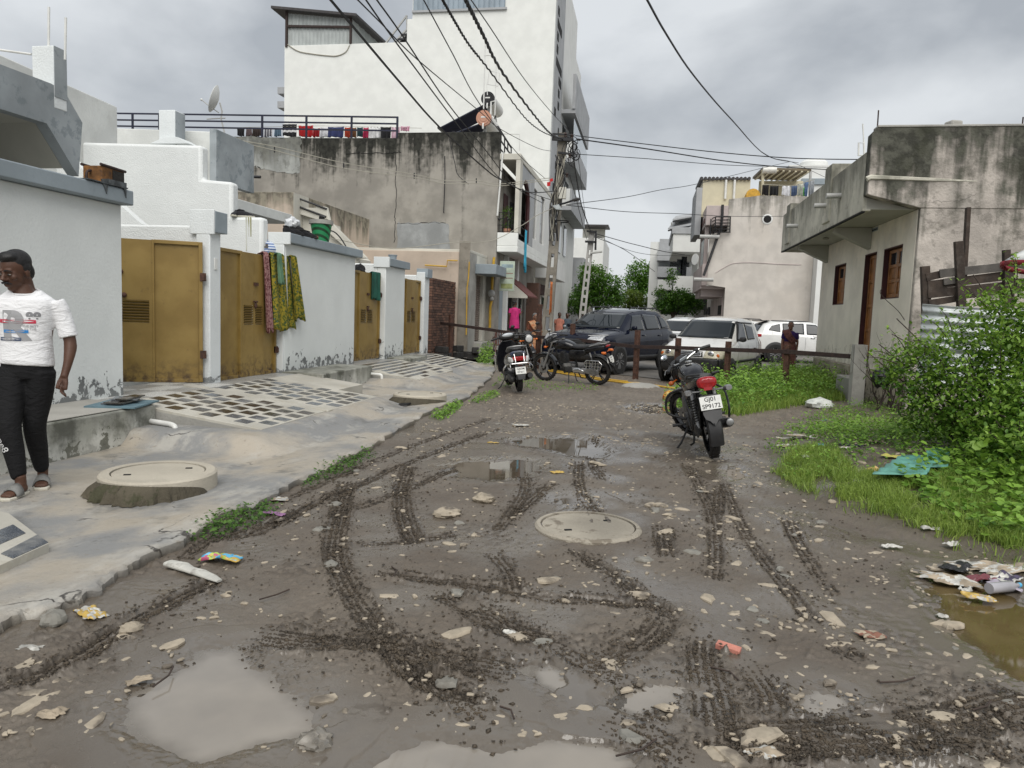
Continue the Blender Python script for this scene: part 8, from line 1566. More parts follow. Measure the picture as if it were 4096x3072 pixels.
ra = [(-.19,.03,1.36),(-.235,.06,1.24),(-.27,.09,1.09),(-.27,.06,.98),(-.26,.02,.87)];sk.tube(spline(ra,4),[.056,.055,.053,.051,.049,.046,.044,.042,.041,.042,.040,.037,.033,.030,.028,.026,.026],12);hand(sk,ra[-1],V(*ra[-1])-V(*ra[-2])+V(0,0,-.05),-1,.6)
torso = [(.86,.150,.105),(.95,.155,.11),(1.04,.15,.108),(1.14,.165,.115),(1.25,.18,.12),(1.33,.17,.105),(1.39,.10,.075)]
sk.loft([[(rx*math.cos(a),.01+ry*math.sin(a),z) for a in [2*PI*k/20 for k in range(20)]] for z,rx,ry in torso])
rl = [(-.080,.0,.86),(-.085,-.07,.66),(-.075,-.13,.47),(-.045,-.135,.28),(-.01,-.15,.085)];ll = [(.080,.0,.86),(.06,.01,.66),(.03,.02,.47),(.02,.10,.28),(.03,.15,.085)]
for q in (rl,ll):sk.tube(spline(q,4),[.075-.0028*k for k in range(17)],12)
foot(sk,rl[-1],(-.25,-1));foot(sk,ll[-1],(.25,-1))
me = remesh(sk,.0065,3,'person',M['skin']);man = bpy.data.objects.new('person',me);COL.objects.link(man);man.matrix_world = T0
tag(man,'young man in white printed T-shirt and black track pants walking past the near wall','person')
def wear(mb,name,mat,vox,sm=3,par=None):o = bpy.data.objects.new(name,remesh(mb,vox,sm,name,mat));COL.objects.link(o);o.parent = par or man;return o
face_bits(man,HR,M['hair'],True,True)
hm = MB().ell((0,.026,.066),(.081,.094,.084),20,14).ell((0,-.03,.112),(.062,.054,.036),14,10).ell((0,.07,.0),(.068,.045,.07),14,10).ell((.074,.02,.03),(.012,.03,.035),8,6).ell((-.074,.02,.03),(.012,.03,.035),8,6).xf(HR)
ho = wear(hm,'hair',M['hair'],.007,2)
t = NT('white_tshirt');g1 = t.noise(7,4,sc=(1,1,2.6),dist=1.2,obj=True);t.bump(t.math('ADD',g1,t.math('MULTIPLY',t.noise(16,3,sc=(1,1,2),obj=True),.4)),.55,.03);M['tshirt'] = t.out((.78,.78,.79),.9)
sh_ = MB();prof = [(.895,.170,.132),(.92,.172,.134),(1.0,.164,.128),(1.08,.160,.125),(1.16,.170,.130),(1.25,.186,.134),(1.32,.196,.122),(1.365,.178,.108),(1.395,.135,.095),(1.425,.098,.082)]
sh_.loft([[(rx*math.copysign(abs(math.cos(a))**.85,math.cos(a))-.004,.008+ry*math.copysign(abs(math.sin(a))**.9,math.sin(a))+.0*z,z-.012*math.cos(a-.5)*(z < .93)-.04*max(0,-math.sin(a))*(z > 1.39)) for a in [2*PI*k/28 for k in range(28)]] for z,rx,ry in prof])
for q in (la,ra):d = spline(q[:3],4);sh_.tube(d[:8]+[d[7]+(d[7]-d[6])*.25],[.060,.064,.065,.064,.062,.061,.061,.062,.063],16)
shirt = wear(sh_,'tshirt',M['tshirt'],.0085,4)
MB().lathe([(.064,-.006),(.070,0),(.066,.008),(.060,.002)],26).xf(Matrix.Translation((-.006,.002,1.410)) @ Matrix.Rotation(.30,4,'X') @ Matrix.Scale(1.42,4,(1,0,0)) @ Matrix.Scale(1.22,4,(0,1,0))).build('collar',M['tshirt'],man)
t = NT('black_track_cloth');t.bump(t.noise(9,4,sc=(1,1,2),dist=1,obj=True),.6,.03);M['trackpants'] = t.out((.009,.009,.010),.8,0,.25)
tr = MB().loft([[(rx*math.cos(a),.008+ry*math.sin(a),z) for a in [2*PI*k/24 for k in range(24)]] for z,rx,ry in ((.80,.150,.118),(.86,.164,.125),(.93,.160,.122),(.955,.156,.12))])
wl_ = [.100,.101,.099,.095,.091,.087,.083,.079,.075,.072,.070,.068,.065,.060,.055,.050,.047]
for q in (rl,ll):d = spline(q,4);d[-1] = d[-1]+V(0,0,.035);tr.tube(d,wl_,16)
wear(tr,'track_pants',M['trackpants'],.009,4)
bv = BVHTree.FromPolygons([v.co.copy() for v in shirt.data.vertices],[list(p.vertices) for p in shirt.data.polygons])
def press(o,bvh=None,off=.0035,d=(0,1,0)):
 import bmesh
 bm = bmesh.new();bm.from_mesh(o.data);bmesh.ops.triangulate(bm,faces=bm.faces)
 for _ in range(3):bmesh.ops.subdivide_edges(bm,edges=[e for e in bm.edges if e.calc_length() > .016],cuts=1)
 for v in bm.verts:
  h = (bvh or bv).ray_cast(v.co-Vector(d)*1.5,Vector(d),3)
  if h[0] is not None:v.co = h[0]-Vector(d)*off
 bm.to_mesh(o.data);bm.free()
FR = lambda x,z:Matrix(((1,0,0,x),(0,0,-1,-.3),(0,1,0,z),(0,0,0,1)))
pg = flat('grey_print',(.33,.33,.34));
for txt,size,x,z,mat,b in (('R',.27,-.03,1.165,pg,.012),('88',.085,.085,1.235,flat('dark_grey_print',(.22,.22,.23)),.004)):
 o = text_mesh(txt,size,mat,'shirt_print',0,bold=b,parent=man,M4=FR(x,z));press(o,off=.003)
for x0,x1,z0,z1,c in ((-.125,.10,1.192,1.216,(.55,.03,.07)),(-.10,.055,1.125,1.145,(.03,.22,.55)),(-.13,.01,1.07,1.092,(.012,.04,.12))):
 o = MB().quad((x0,-.3,z0),(x1,-.3,z0),(x1,-.3,z1),(x0,-.3,z1)).build('shirt_print',flat('print_bar',c),man);press(o,off=.0045)
 if z0 < 1.1:o = text_mesh('ONE OF THE VERY BEST',.0125,M['text_white'],'shirt_print',0,parent=man,M4=FR((x0+x1)/2,(z0+z1)/2));press(o,off=.006)
for txt,z in (('THE BEST',1.172),('IN THE',1.152)):o = text_mesh(txt,.022,pg,'shirt_print',0,parent=man,M4=FR(.065,z));press(o,off=.003)
tb_ = [k for k in man.children if k.name.startswith('track_pants')][0];bt = BVHTree.FromPolygons([v.co.copy() for v in tb_.data.vertices],[list(p.vertices) for p in tb_.data.polygons])
o = text_mesh('one8',.07,M['text_white'],'trouser_lettering',0,parent=man,M4=FR(-.105,.37) @ Matrix.Rotation(math.radians(-66),4,'Z'));press(o,bt,.003)
M['sandal'] = simple('pale_sandal_sole',(.55,.52,.44),.6,var=.15);M['strap'] = simple('grey_sandal_strap',(.20,.20,.19),.7,var=.3)
for q,toe in ((rl,(-.25,-1)),(ll,(.25,-1))):
 a = Vector(q[-1]);tt = V(toe[0],toe[1],0).normalized();sv = V(-tt.y,tt.x,0);sd_ = empty('sandal',tuple(a));sd_.parent = man
 MB().prism([((tt*x+sv*w).x,(tt*x+sv*w).y) for x,w in ((-.075,.0),(-.06,.03),(.04,.038),(.12,.052),(.17,.042),(.185,.0),(.17,-.042),(.12,-.05),(.04,-.036),(-.06,-.03))],'z',-.097,-.074).build('sole',M['sandal'],sd_,bevel=.006)
 MB().loft([[tuple(tt*x+sv*w*math.cos(k*PI/7)+V(0,0,-.078+h*math.sin(k*PI/7))) for k in range(8)] for x,w,h in ((.035,.050,.078),(.07,.054,.066),(.112,.055,.05))],closed=False,caps=False).build('strap',M['strap'],sd_,solid=.008)
# women and distant people
def sari_woman(label,pos,Hh,heading,sari,blouse,hair='hair',drape=None,legs=None,arm=None,skinm='skin',tunic=None,lod=.012,bun=False,yaw=0,pitch=0):
 s = Hh/1.60;sk = MB();HR_ = head(sk,(0,-.01,1.475),yaw,pitch,.98);sk.tube([(0,.01,1.28),(0,.01,1.40)],[.07,.052],12);sk.loft([[(rx*math.cos(a),.01+ry*math.sin(a),z) for a in [2*PI*k/16 for k in range(16)]] for z,rx,ry in ((.8,.15,.11),(1.0,.14,.11),(1.2,.155,.12),(1.29,.14,.09))])
 arms = arm or ([(.165,.01,1.28),(.20,.03,1.05),(.21,.0,.98),(.20,-.05,.78)],[(-.165,.01,1.28),(-.20,.03,1.05),(-.21,.0,.98),(-.20,-.05,.78)])
 for k,q in enumerate(arms):sk.tube(spline(q,4),[.048-.0018*j for j in range(13)],10);hand(sk,q[-1],V(*q[-1])-V(*q[-2]),1 if k == 0 else -1,.5)
 for sd in (-1,1):sk.tube([(sd*.07,0,.8),(sd*.07,0,.08)],[.08,.04],10);foot(sk,(sd*.07,.0,.085),(sd*.2,-1))
 o = bpy.data.objects.new('person',remesh(sk,lod*.75,2,'person',M[skinm]));COL.objects.link(o);o.matrix_world = Matrix.Translation(pos) @ Matrix.Rotation(heading,4,'Z') @ Matrix.Scale(s,4);tag(o,label,'person')
 face_bits(o,HR_,M[hair],False,True);hm = MB().ell((0,.024,.058),(.080,.098,.086),16,12).ell((0,.07,.0),(.066,.045,.07),12,8)
 if bun:hm.ell((0,.12,.08),(.05,.05,.05),12,8).tube([(0,.1,.02),(.01,.11,-.1)],[.035,.02],8)
 wear(hm.xf(HR_),'hair',M[hair],.009,2,o)
 bl = MB().loft([[(rx*math.cos(a),.01+ry*math.sin(a),z) for a in [2*PI*k/20 for k in range(20)]] for z,rx,ry in ((1.0,.155,.125),(1.1,.162,.135),(1.2,.172,.138),(1.28,.155,.105),(1.33,.085,.07))])
 for q in arms:d = spline(q,4);bl.tube(d[:4],[.062,.064,.062,.06],12)
 wear(bl,'blouse',blouse,lod,3,o)
 n = 44
 if legs is None:
  rings = [[((rx*(1+.05*math.sin(k*11/n*2*PI+z*4)*(1.1-z)))*math.cos(2*PI*k/n),.01+(ry*(1+.06*math.sin(k*9/n*2*PI+1)*(1.1-z)))*math.sin(2*PI*k/n)-.02*(1-z),z) for k in range(n)] for z,rx,ry in ((.03,.215,.19),(.25,.205,.18),(.5,.195,.175),(.75,.19,.165),(.9,.185,.15),(1.02,.16,.13))]
  MB().loft(rings).build('sari_skirt',sari,o,smooth=60)
  pz = [(.12,-.145,1.00),(.02,-.16,1.10),(-.06,-.155,1.20),(-.12,-.07,1.335),(-.13,.05,1.34),(-.12,.15,1.15),(-.10,.17,.85),(-.09,.17,.6)];P = spline(pz,5);w = [.11,.11,.105,.10,.10,.11,.13,.15]
  MB().grid(lambda u,v:P[int(round(v*(len(P)-1)))]+V((u-.5)*2*.10,0,(u-.5)*.05)+V(0,-.012*math.sin(u*14)-.012,0)*(1 if v < .5 else -1),10,len(P)-1).build('pallu',drape or sari,o,solid=.01)
 else:
  rings = [[(rx*math.cos(2*PI*k/n),.01+ry*(1+.05*math.sin(k*7/n*2*PI))*math.sin(2*PI*k/n),z) for k in range(n)] for z,rx,ry in ((.52,.21,.17),(.7,.20,.165),(.85,.19,.155),(1.0,.165,.13),(1.2,.178,.142),(1.28,.162,.11))];MB().loft(rings).build('tunic',sari,o,smooth=60)
  lg = MB()
  for sd in (-1,1):lg.tube([(sd*.08,0,.8),(sd*.085,0,.45),(sd*.075,0,.10)],[.105,.09,.065],14)
  wear(lg,'trousers',legs,lod,3,o)
 return o
def printcloth(name,a,b,c,sc=26):
 t = NT(name);n = t.n('ShaderNodeTexVoronoi');n.inputs['Scale'].default_value = sc;t.l(t.pos(True),n.inputs['Vector']);w = t.noise(5,3,obj=True);t.out(t.mix(t.step(.25,.32,n.outputs['Distance']),b,t.mix(t.step(.45,.55,w),a,c)),.85);return t.mat
def stand(u,v,y):p = PY(u,v,y);return (p.x,p.y,p.z)
p = stand(2135,1432,21.4);sari_woman('grey-haired woman in orange printed sari standing behind the barrier',(p[0],p[1],.0),1.50,math.radians(25),printcloth('orange_print_sari',(.42,.17,.075),(.12,.03,.02),(.50,.27,.14)),simple('brown_blouse',(.17,.055,.03),.85),'hair_grey',printcloth('orange_drape',(.38,.13,.05),(.09,.025,.02),(.42,.24,.13),40),skinm='skin_b',yaw=math.radians(20))
p = stand(3150,1500,21.6);sari_woman('old woman in maroon sari with purple sleeves beside the white cars',(p[0],p[1],.0),1.52,math.radians(-8),printcloth('maroon_sari',(.12,.042,.038),(.07,.024,.024),(.18,.075,.055),60),simple('purple_blouse',(.03,.008,.10),.85),'hair_grey',printcloth('maroon_drape',(.10,.032,.03),(.05,.018,.018),(.15,.055,.045),30),skinm='skin_b')
p = stand(2055,1345,27.0);arms = ([(.165,.01,1.28),(.22,.04,1.05),(.21,.02,.96),(.22,-.02,.76)],[(-.165,.01,1.28),(-.20,-.02,1.06),(-.23,-.06,1.02),(-.33,-.22,1.12)]);sari_woman('woman in bright pink tunic seen from behind by the doorway',(p[0],p[1],.45),1.50,math.radians(205),simple('bright_pink_cloth',(.50,.022,.16),.85),simple('bright_pink_blouse',(.50,.022,.16),.85),'hair',legs=printcloth('dotted_black_cloth',(.014,.012,.016),(.10,.08,.10),(.012,.012,.014),50),arm=arms,bun=True,yaw=math.radians(-55))
for (a,b,y,h,c,lab) in ((1485,800,34,1.6,(.42,.16,.11),'distant person in salmon shirt by the dark shop front'),(1570,805,36,1.6,(.06,.08,.10),'distant person in dark blue shirt standing near the salmon shirt'),(1680,790,40,1.3,(.28,.10,.05),'distant small person in rust top beside the dark car')):
 p = PY(*q6(a,b),y);sari_woman(lab,(p.x,y,0.0),h,math.radians(20),fab(c),fab(c),'hair',legs=fab((.03,.03,.04)),lod=.02)
# things lying on the walls and hung over the gates
def pic(t):return fab(t)
t = NT('printed_cotton');v1 = t.n('ShaderNodeTexVoronoi');v1.inputs['Scale'].default_value = 13;t.l(t.pos(True),v1.inputs['Vector']);wv = t.noise(26,3,obj=True);c = t.mix(t.step(.42,.58,wv),(.055,.085,.012),(.30,.235,.02));c = t.mix(t.step(.20,.26,v1.outputs['Distance']),(.02,.055,.035),c);c = t.mix(t.step(.12,.10,v1.outputs['Distance']),c,(.16,.24,.20));M['print_a'] = t.out(c,.9)
t = NT('pink_border_cotton');wv = t.noise(34,3,obj=True);M['print_b'] = t.out(t.mix(t.step(.45,.58,wv),(.36,.20,.19),(.13,.035,.04)),.9);M['print_c'] = fab((.11,.21,.13))
def drape(name,mat,y0,y1,top,drop,x,par=None,seed=0,slant=0,flare=0,bulge=.0):
 r = random.Random(seed);ph = r.uniform(0,6)
 def f(u,v):
  y = y0+(y1-y0)*u+(u-.3)*flare*v+slant*v
  if v < .16:w = v/.16;return (x+.02-.08*(1-w)**1.0+.03*math.sin(w*PI),y,top+.045*math.sin(w*PI*.5+.0)-.0*(1-w))
  w = (v-.16)/.84;return (x+.035+bulge*w+.03*math.sin(u*15+ph)*(.3+w)+.012*math.sin(u*31+ph),y,top+.045-drop*w*(1+.03*math.sin(u*7+ph)))
 return MB().grid(f,26,22).build(name,mat,par,solid=.006)
Xg = -6.10;ya,yb2 = yx(*q4(540,700),Xg),yx(*q4(735,730),Xg);cz = .31+H
dr = empty('printed_cloth',(Xg,ya,cz),label='green and yellow printed cloth with pink border hung over the closed gate',cat='cloth')
for nm,m,a,b,d,sl,fl_,sd,bu_ in (('pink_border','print_b',ya-.02,ya+.14,1.27,.10,.0,1,.03),('printed_panel','print_a',ya+.13,yb2+.0,1.25,.10,.08,2,.05),('side_fold','print_a',yb2-.06,yb2+.10,1.08,.12,.25,4,.05)):
 o = drape(nm,M[m],a,b,cz,d,Xg+(.13 if nm == 'side_fold' else .06 if nm == 'printed_panel' else 0),None,sd,sl,fl_,bu_);o.parent = dr;o.matrix_parent_inverse = Matrix.Translation(-Vector(dr.location))
o = drape('pale_green_fold',M['print_c'],ya+.20,ya+.33,cz+.002,.5,Xg+.13,None,7,.03,-.05,.03);o.parent = dr;o.matrix_parent_inverse = Matrix.Translation(-Vector(dr.location))
o = drape('green_cloth',fab((.015,.085,.06)),yx(*q4(1508,890),Xg),yx(*q4(1585,890),Xg),cz-.02,.62,Xg,None,9,.02);tag(o,'dark green cloth folded over the third ochre gate','cloth')
cp_ = lambda a,b,y:PY(*q1(a,b),y)
p0 = PX(*q1(660,1310),-6.1);p1 = PX(*q1(868,1325),-6.1);tin = empty('rusty_tin',(-6.1,(p0.y+p1.y)/2,2.70),math.radians(0),label='burnt rusty square tin standing on the near grey coping',cat='tin');w = (p1.y-p0.y)/2*.8
hT = .235;MB().bx(-.12,.12,-w,w,0,hT-.02).build('tin_body',M['rust_orange'],tin,bevel=.01);MB().bx(.121,.126,-w*.1,w*.95,.02,hT-.04).build('scorched_side',M['brick_soot'],tin)
for sx in (-1,1):MB().tube([(sx*.12,-w-.02,hT-.01),(sx*.12,w+.02,hT-.02)],.016,6).build('rolled_rim',M['rust_dark'],tin)
MB().tube(spline([(-.02,-w,.16),(-.02,-w-.06,.13),(-.02,-w-.06,.03)],4),.015,6).build('handle',M['rust_dark'],tin)
q = [PX(*q1(a,b),-5.86) for a,b in [(620,1318),(760,1312),(800,1315),(930,1350),(928,1455),(905,1375),(800,1345),(770,1375),(790,1425),(758,1330)]]
bs = MB().prism([(p.y,p.z) for p in [PX(*q1(a,b),-5.865) for a,b in [(805,1320),(932,1350),(930,1460),(912,1378),(800,1362)]]],'x',-5.872,-5.86).prism([(p.y,p.z) for p in [PX(*q1(a,b),-5.865) for a,b in [(748,1318),(806,1318),(802,1365),(792,1430),(775,1380)]]],'x',-5.878,-5.87);bs.bx(-6.15,-5.862,PX(*q1(640,1318),-5.87).y,7.62,2.703,2.715)
bs.build('bent_sheet',simple('bent_dark_tin',(.10,.11,.115),.5,.3,var=.6,vs=9,dirt=.8,dirtc=(.02,.018,.018)),label='bent dark tin sheet drooping over the near coping end',cat='metal sheet',smooth=0)
def shoe(name,label,pos,ang,m,sole,s=1.0,group=None):
 o = empty(name,pos,ang,label=label,cat='shoe',group=group);o.scale = (s,s,s)
 MB().loft([ering(-.13,.05,.03,.045),ering(-.09,.065,.04,.062),ering(-.02,.06,.042,.058),ering(.05,.045,.046,.045),ering(.12,.032,.048,.032),ering(.16,.022,.03,.02)]).build('upper',m,o,sub=1);MB().prism([(-.145,.0),(-.10,.04),(.05,.046),(.13,.05),(.175,.0),(.13,-.05),(.05,-.046),(-.10,-.04)],'z',0,.028).build('sole',sole,o,bevel=.006);MB().tube([(-.09,.03,.125),(-.13,0,.115),(-.09,-.03,.125),(-.02,-.02,.115),(-.02,.02,.115),(-.09,.03,.125)],.012,6).build('collar',m,o);return o
dk = fab((.018,.018,.022));ws = simple('scuffed_white_sole',(.50,.48,.40),.7,var=.3)
for i,(a,dx,an) in enumerate(((1760,0,-.3),(1860,.0,.15))):
 p = PY(*q9(a,1165),Yb+.08);shoe('sneaker',('left','right')[i]+' one of two dark sneakers with pale soles on the stepped wall',(p.x+.03,Yb+.08,PY(*q9(1735,1180),Yb).z+.0),-PI/2+an+.5 if i == 0 else .15,dk,ws,.98,'dark sneakers on the stepped wall')
cap2 = 2.663;bl_ = fab((.014,.014,.016))
for i,(y,dz,an) in enumerate(((11.75,0,1.3),(11.92,0,1.1),(12.1,0,1.7),(12.28,0,1.25),(11.98,.08,.6),(12.45,0,1.0))):shoe('shoe','black worn shoe '+('nearest the pillar','second from the pillar','third from the pillar','fourth from the pillar','lying on top','next to the red rag')[i]+' in the coping shoe heap',(-6.02+.05*(i % 2),y,cap2+dz),an,bl_,M['tyre_clean'],.95,'black shoes heaped on the white wall coping')
lumpy('clear_plastic_bag',(-6.08,12.0,cap2+.19),.13,simple('clear_film',(.62,.64,.66),.25,var=.3,vs=14),8,'crumpled pale plastic bag on top of the heaped shoes','bag',.75,.6);lumpy('red_rag',(-5.96,12.62,cap2+.03),.07,fab((.22,.06,.05)),4,'small dull red rag at the end of the shoe heap','rag',.5,.4)
pb_ = PX(*q4(1045,575),-6.15);bk_ = empty('green_tub',(-6.16,pb_.y+.15,cap2),label='green plastic tub with dark stripes and grey rim on the white wall coping',cat='tub');gm = NT('striped_green_plastic');sp_ = gm.z();fr = gm.math('FRACT',gm.math('MULTIPLY',gm.math('ADD',sp_[2],gm.math('MULTIPLY',sp_[1],.6)),9));gm.out(gm.mix(gm.step(.35,.5,fr),(.012,.05,.02),(.02,.23,.085)),.45)
MB().lathe([(0,0),(.14,0),(.20,.36),(.19,.36),(.13,.02),(0,.02)],26).build('tub_body',gm.mat,bk_);MB().lathe([(.195,.34),(.225,.345),(.225,.42),(.19,.42),(.19,.34)],26).build('tub_rim',M['concrete'],bk_);MB().box((.0,.02,.46),(.1,.1,.09),(.2,.1,.4)).build('black_can',M['tank_black'],bk_);MB().ell((.05,.1,.43),(.06,.06,.03)).build('moss',M['moss_mortar'],bk_)
MB().tube(spline([PX(*q4(a,b),-6.15) for a,b in [(1135,490),(1190,505),(1245,560),(1290,630)]],5),.013,7).build('hose',M['iron_black'],label='thin black hose drooping from the green tub',cat='hose')
p = PX(*q4(608,668),-6.32);lumpy('striped_bundle',(p.x,p.y,p.z),.19,stripes('blue_stripe_cloth',(.10,.17,.36),(.55,.6,.68),22,2,.5),5,'blue and white striped cloth bundle behind the printed cloth','cloth',.9,.25);p = PX(*q4(585,635),-6.34);MB().bx(-.1,.1,-.14,.14,0,.03).bx(-.08,.08,-.1,.1,.03,.07).build('folded_mat',M['greywood'],loc=(p.x,p.y,p.z-.03),label='grey folded mat with black item above the striped bundle',cat='mat')
p = PX(*q4(1412,840),-6.25);lumpy('black_cloth',(p.x,p.y,p.z),.13,bl_,6,'black cloth lump over the third gate corner','cloth',1.0,.4)
p = PX(*q4(1705,705),-6.1);MB().lathe([(0,0),(.09,0),(.1,.1),(.11,.1),(.11,.12),(0,.12)],16).build('grey_bowl',M['grey_trim'],loc=(p.x,p.y,2.645),label='small grey bowl left on the farther coping',cat='bowl')
pc_ = PY(*q6(850,1000),24.3);ch = empty('plastic_chair',(pc_.x,24.3,.0),math.radians(200),label='mottled brown plastic chair turned away beside the scooter',cat='chair');cm = simple('mottled_brown_plastic',(.17,.09,.075),.5,var=.5,vs=12)
MB().bx(-.24,.24,-.22,.22,.40,.43).build('seat',cm,ch,bevel=.01)
for k in range(7):x = -.21+.07*k;MB().beam((x,.22,.43),(x*1.1,.32,.84),.04,.015,up=(0,1,0)).build('back_slat',cm,ch)
MB().tube(spline([(-.25,.22,.43),(-.27,.32,.80),(-.15,.345,.88),(.15,.345,.88),(.27,.32,.80),(.25,.22,.43)],4),.022,7).build('back_frame',cm,ch)
for sx in (-1,1):
 for sy in (-1,1):MB().tube([(sx*.22,sy*.2,.41),(sx*.26,sy*.25,0)],.022,7).build('leg',cm,ch)
 MB().tube(spline([(sx*.25,-.2,.42),(sx*.27,-.2,.64),(sx*.28,.1,.66),(sx*.27,.29,.7)],4),.02,7).build('armrest',cm,ch)
# litter on the road and the verge
def scrap(name,label,cat,at,w,d,ang,mats,hgt=.03,seed=1,curl=.6,n=14,z=None):
 r = np.random.default_rng(seed);x,y = (at.x,at.y);z0 = ground_z(x,y) if z is None else z;fx,fy = r.uniform(0,50,2)
 ca,sa = math.cos(ang),math.sin(ang)
 U,Vv = np.meshgrid(np.linspace(-1,1,n+1),np.linspace(-1,1,n+1));jag = 1+.28*fbm(U*0+np.sign(U)*2+fx,Vv*1.5+fy,.8,2,seed);jag2 = 1+.28*fbm(U*1.5+fx,Vv*0+np.sign(Vv)*2+fy,.8,2,seed+1);X = U*w/2*jag;Y = Vv*d/2*jag2;Z = hgt*(.35+np.abs(fbm(U+fx,Vv+fy,1.1,2,seed+2))*2*curl)*(1-.35*np.maximum(np.abs(U),np.abs(Vv))**4)
 mb = MB();P = np.stack([x+X*ca-Y*sa,y+X*sa+Y*ca,z0+.004+Z],-1);mb.v = [tuple(p) for p in P.reshape(-1,3)];ww = n+1;rr = random.Random(seed)
 for j in range(n):
  for i in range(n):mb.f.append((j*ww+i,j*ww+i+1,(j+1)*ww+i+1,(j+1)*ww+i));mb.m.append(int((fbm(np.array([i*.16+fx]),np.array([j*.16]),1,2,seed)[0]+.5)*len(mats)) % len(mats))
 return mb.build(name,mats,label=label,cat=cat,solid=.002,smooth=20)
fl2 = lambda n,c:simple(n,c,.35,var=.12,vs=20);cB,cY,cG,cP,cW,cX = fl2('sky_blue_film',(.10,.40,.62)),fl2('yellow_film',(.50,.34,.08)),fl2('lime_film',(.38,.52,.10)),fl2('pink_film',(.45,.10,.18)),simple('dirty_white_film',(.50,.49,.45),.5,var=.4,vs=18,dirt=.5,dirtc=(.2,.17,.13)),simple('tan_scrap',(.34,.28,.205),.7,var=.35,vs=14)
px = lambda a,b,z=0:G(a*K,b*K,z)
scrap('wrapper','crumpled blue, yellow and pink wrapper on the mud near the apron','wrapper',px(480,1213),.22,.12,.1,[cB,cB,cY,cG,cP],.055,3)
scrap('packet','flattened yellow and white packet near the broken apron edge','packet',px(197,1331),.17,.09,-.5,[cW,cY,cW],.03,4)
mb = MB().loft([ering(-.20,.02,.034,.014),ering(-.08,.026,.04,.017),ering(-.02,.02,.03,.012),ering(.07,.022,.034,.013),ering(.16,.016,.03,.009),ering(.22,.01,.018,.006)]);p = px(415,1242);o = mb.build('broken_pipe',simple('muddy_white_pvc',(.55,.54,.49),.5,var=.2,dirt=.6,dirtc=(.12,.1,.08)),label='broken muddy white pipe shard lying on the road',cat='pipe',loc=(p.x,p.y,.005),smooth=30);o.rotation_euler = (0,0,-.35)
lumpy('rock',px(116,1347)+V(0,0,.02),.055,M['stone_grey'],11,'round grey rock below the broken apron edge','stone',.75,.25);lumpy('rock',px(285,1363)+V(0,0,.012),.05,M['stone'],12,'angular pale rock beside the dark tyre ruts at left','stone',.5,.35)
lumpy('rock',px(1045,1082)+V(0,0,.02),.085,M['stone'],13,'largest pale rock standing up in the mid road','stone',.5,.3);lumpy('rock',px(965,1112)+V(0,0,.015),.10,M['stone'],14,'broad pale rock left of the road manhole','stone',.35,.3);lumpy('crumpled_bag',px(680,1605)+V(0,0,.005),.06,simple('muddy_clear_film',(.22,.20,.17),.3,var=.4,vs=16),15,'crumpled muddy clear plastic at the big puddle edge','bag',.5,.6)
o = MB().box((0,0,.012),(.105,.046,.024),(.06,.08,-.35)).build('brick_fragment',simple('pink_brick_fragment',(.50,.20,.15),.85,var=.25,vs=14,bump=.5),loc=tuple(px(1573,1405)),bevel=.002,label='pink brick fragment on the right side of the road',cat='brick')
for a,b,w,d,ang,m,s,lab in ((65,1405,.10,.05,.2,[cW],21,'small white paper scrap at the left road edge'),(1125,919,.24,.16,.3,[cW,cX],22,'white torn plastic scrap on the far mud'),(1203,1022,.13,.09,.6,[cY],23,'small yellow wrapper beside the middle puddle'),(585,1080,.30,.12,.3,[cW,cX,cW],24,'white rag lying in the apron edge weeds'),(592,1112,.20,.07,-.2,[simple('purple_film',(.25,.12,.24),.5)],25,'purple wrapper strip under the edge weeds'),(330,1145,.32,.10,.2,[cW],26,'white paper strip lying on the near apron'),(1100,1370,.06,.04,.4,[cW],27,'tiny white scrap among the churned ruts'),(690,997,.16,.07,.1,[cX,cW],28,'tan paper scrap beside the far tyre ruts'),(1065,958,.14,.05,0,[cY,cX],29,'orange-tan strip near the far puddle'),(115,1545,.10,.05,.5,[cX],30,'tan torn plastic scrap left of the big puddle'),(1880,1375,.13,.10,.3,[cX,simple('rust_scrap',(.2,.09,.06),.7)],31,'brownish crumpled scrap at the right of the road'),(2035,1335+0,.06,.04,.1,[cW],32,'small white scrap beside the amber puddle'),(105,1475+75,.08,.05,.1,[cX],33,'thin tan scrap at the lower left'),(1650,1632,.13,.07,.5,[cX,cX,cW],34,'pale torn sack piece at the bottom of the road'),(300,1380+95,.10,.05,1,[cX],35,'pale film scrap beside the big puddle')):
 scrap('litter_scrap',lab,'litter',px(a,b),w*.9,d*.9,ang,m,.018,s)
gs = px(1965,1028,.1);sheet_m = simple('teal_plastic_sheet',(.11,.29,.24),.5,var=.3,vs=7,dirt=.35);zz = ground_z(gs.x,gs.y)
def teal(pts,name_label,z):
 P = [px(a,b,.12) for a,b in pts];n = len(P);mb = MB();c = sum(P,Vector())/n;rows = 14
 A_,B_,C_,D_ = P[0],P[1],P[2],P[3]
 mb.grid(lambda u,v:(lambda q:(q.x,q.y,z+.03+.012*math.sin((v)*2*PI*5)+.03*v+.02*math.sin(u*9)*(u > .9)))((A_*(1-u)+B_*u)*(1-v)+(D_*(1-u)+C_*u)*v),10,40);return mb.build('corrugated_sheet',sheet_m,solid=.004,label=name_label,cat='plastic sheet')
teal([(1882,1050),(2000,1052),(2025,1012),(1945,1012)],'torn teal corrugated sheet lying in the verge grass',zz+.02);teal([(1985,1040),(2045,1040),(2050,997),(2000,1005)],'second smaller torn teal sheet piece beside the first',zz+.045)
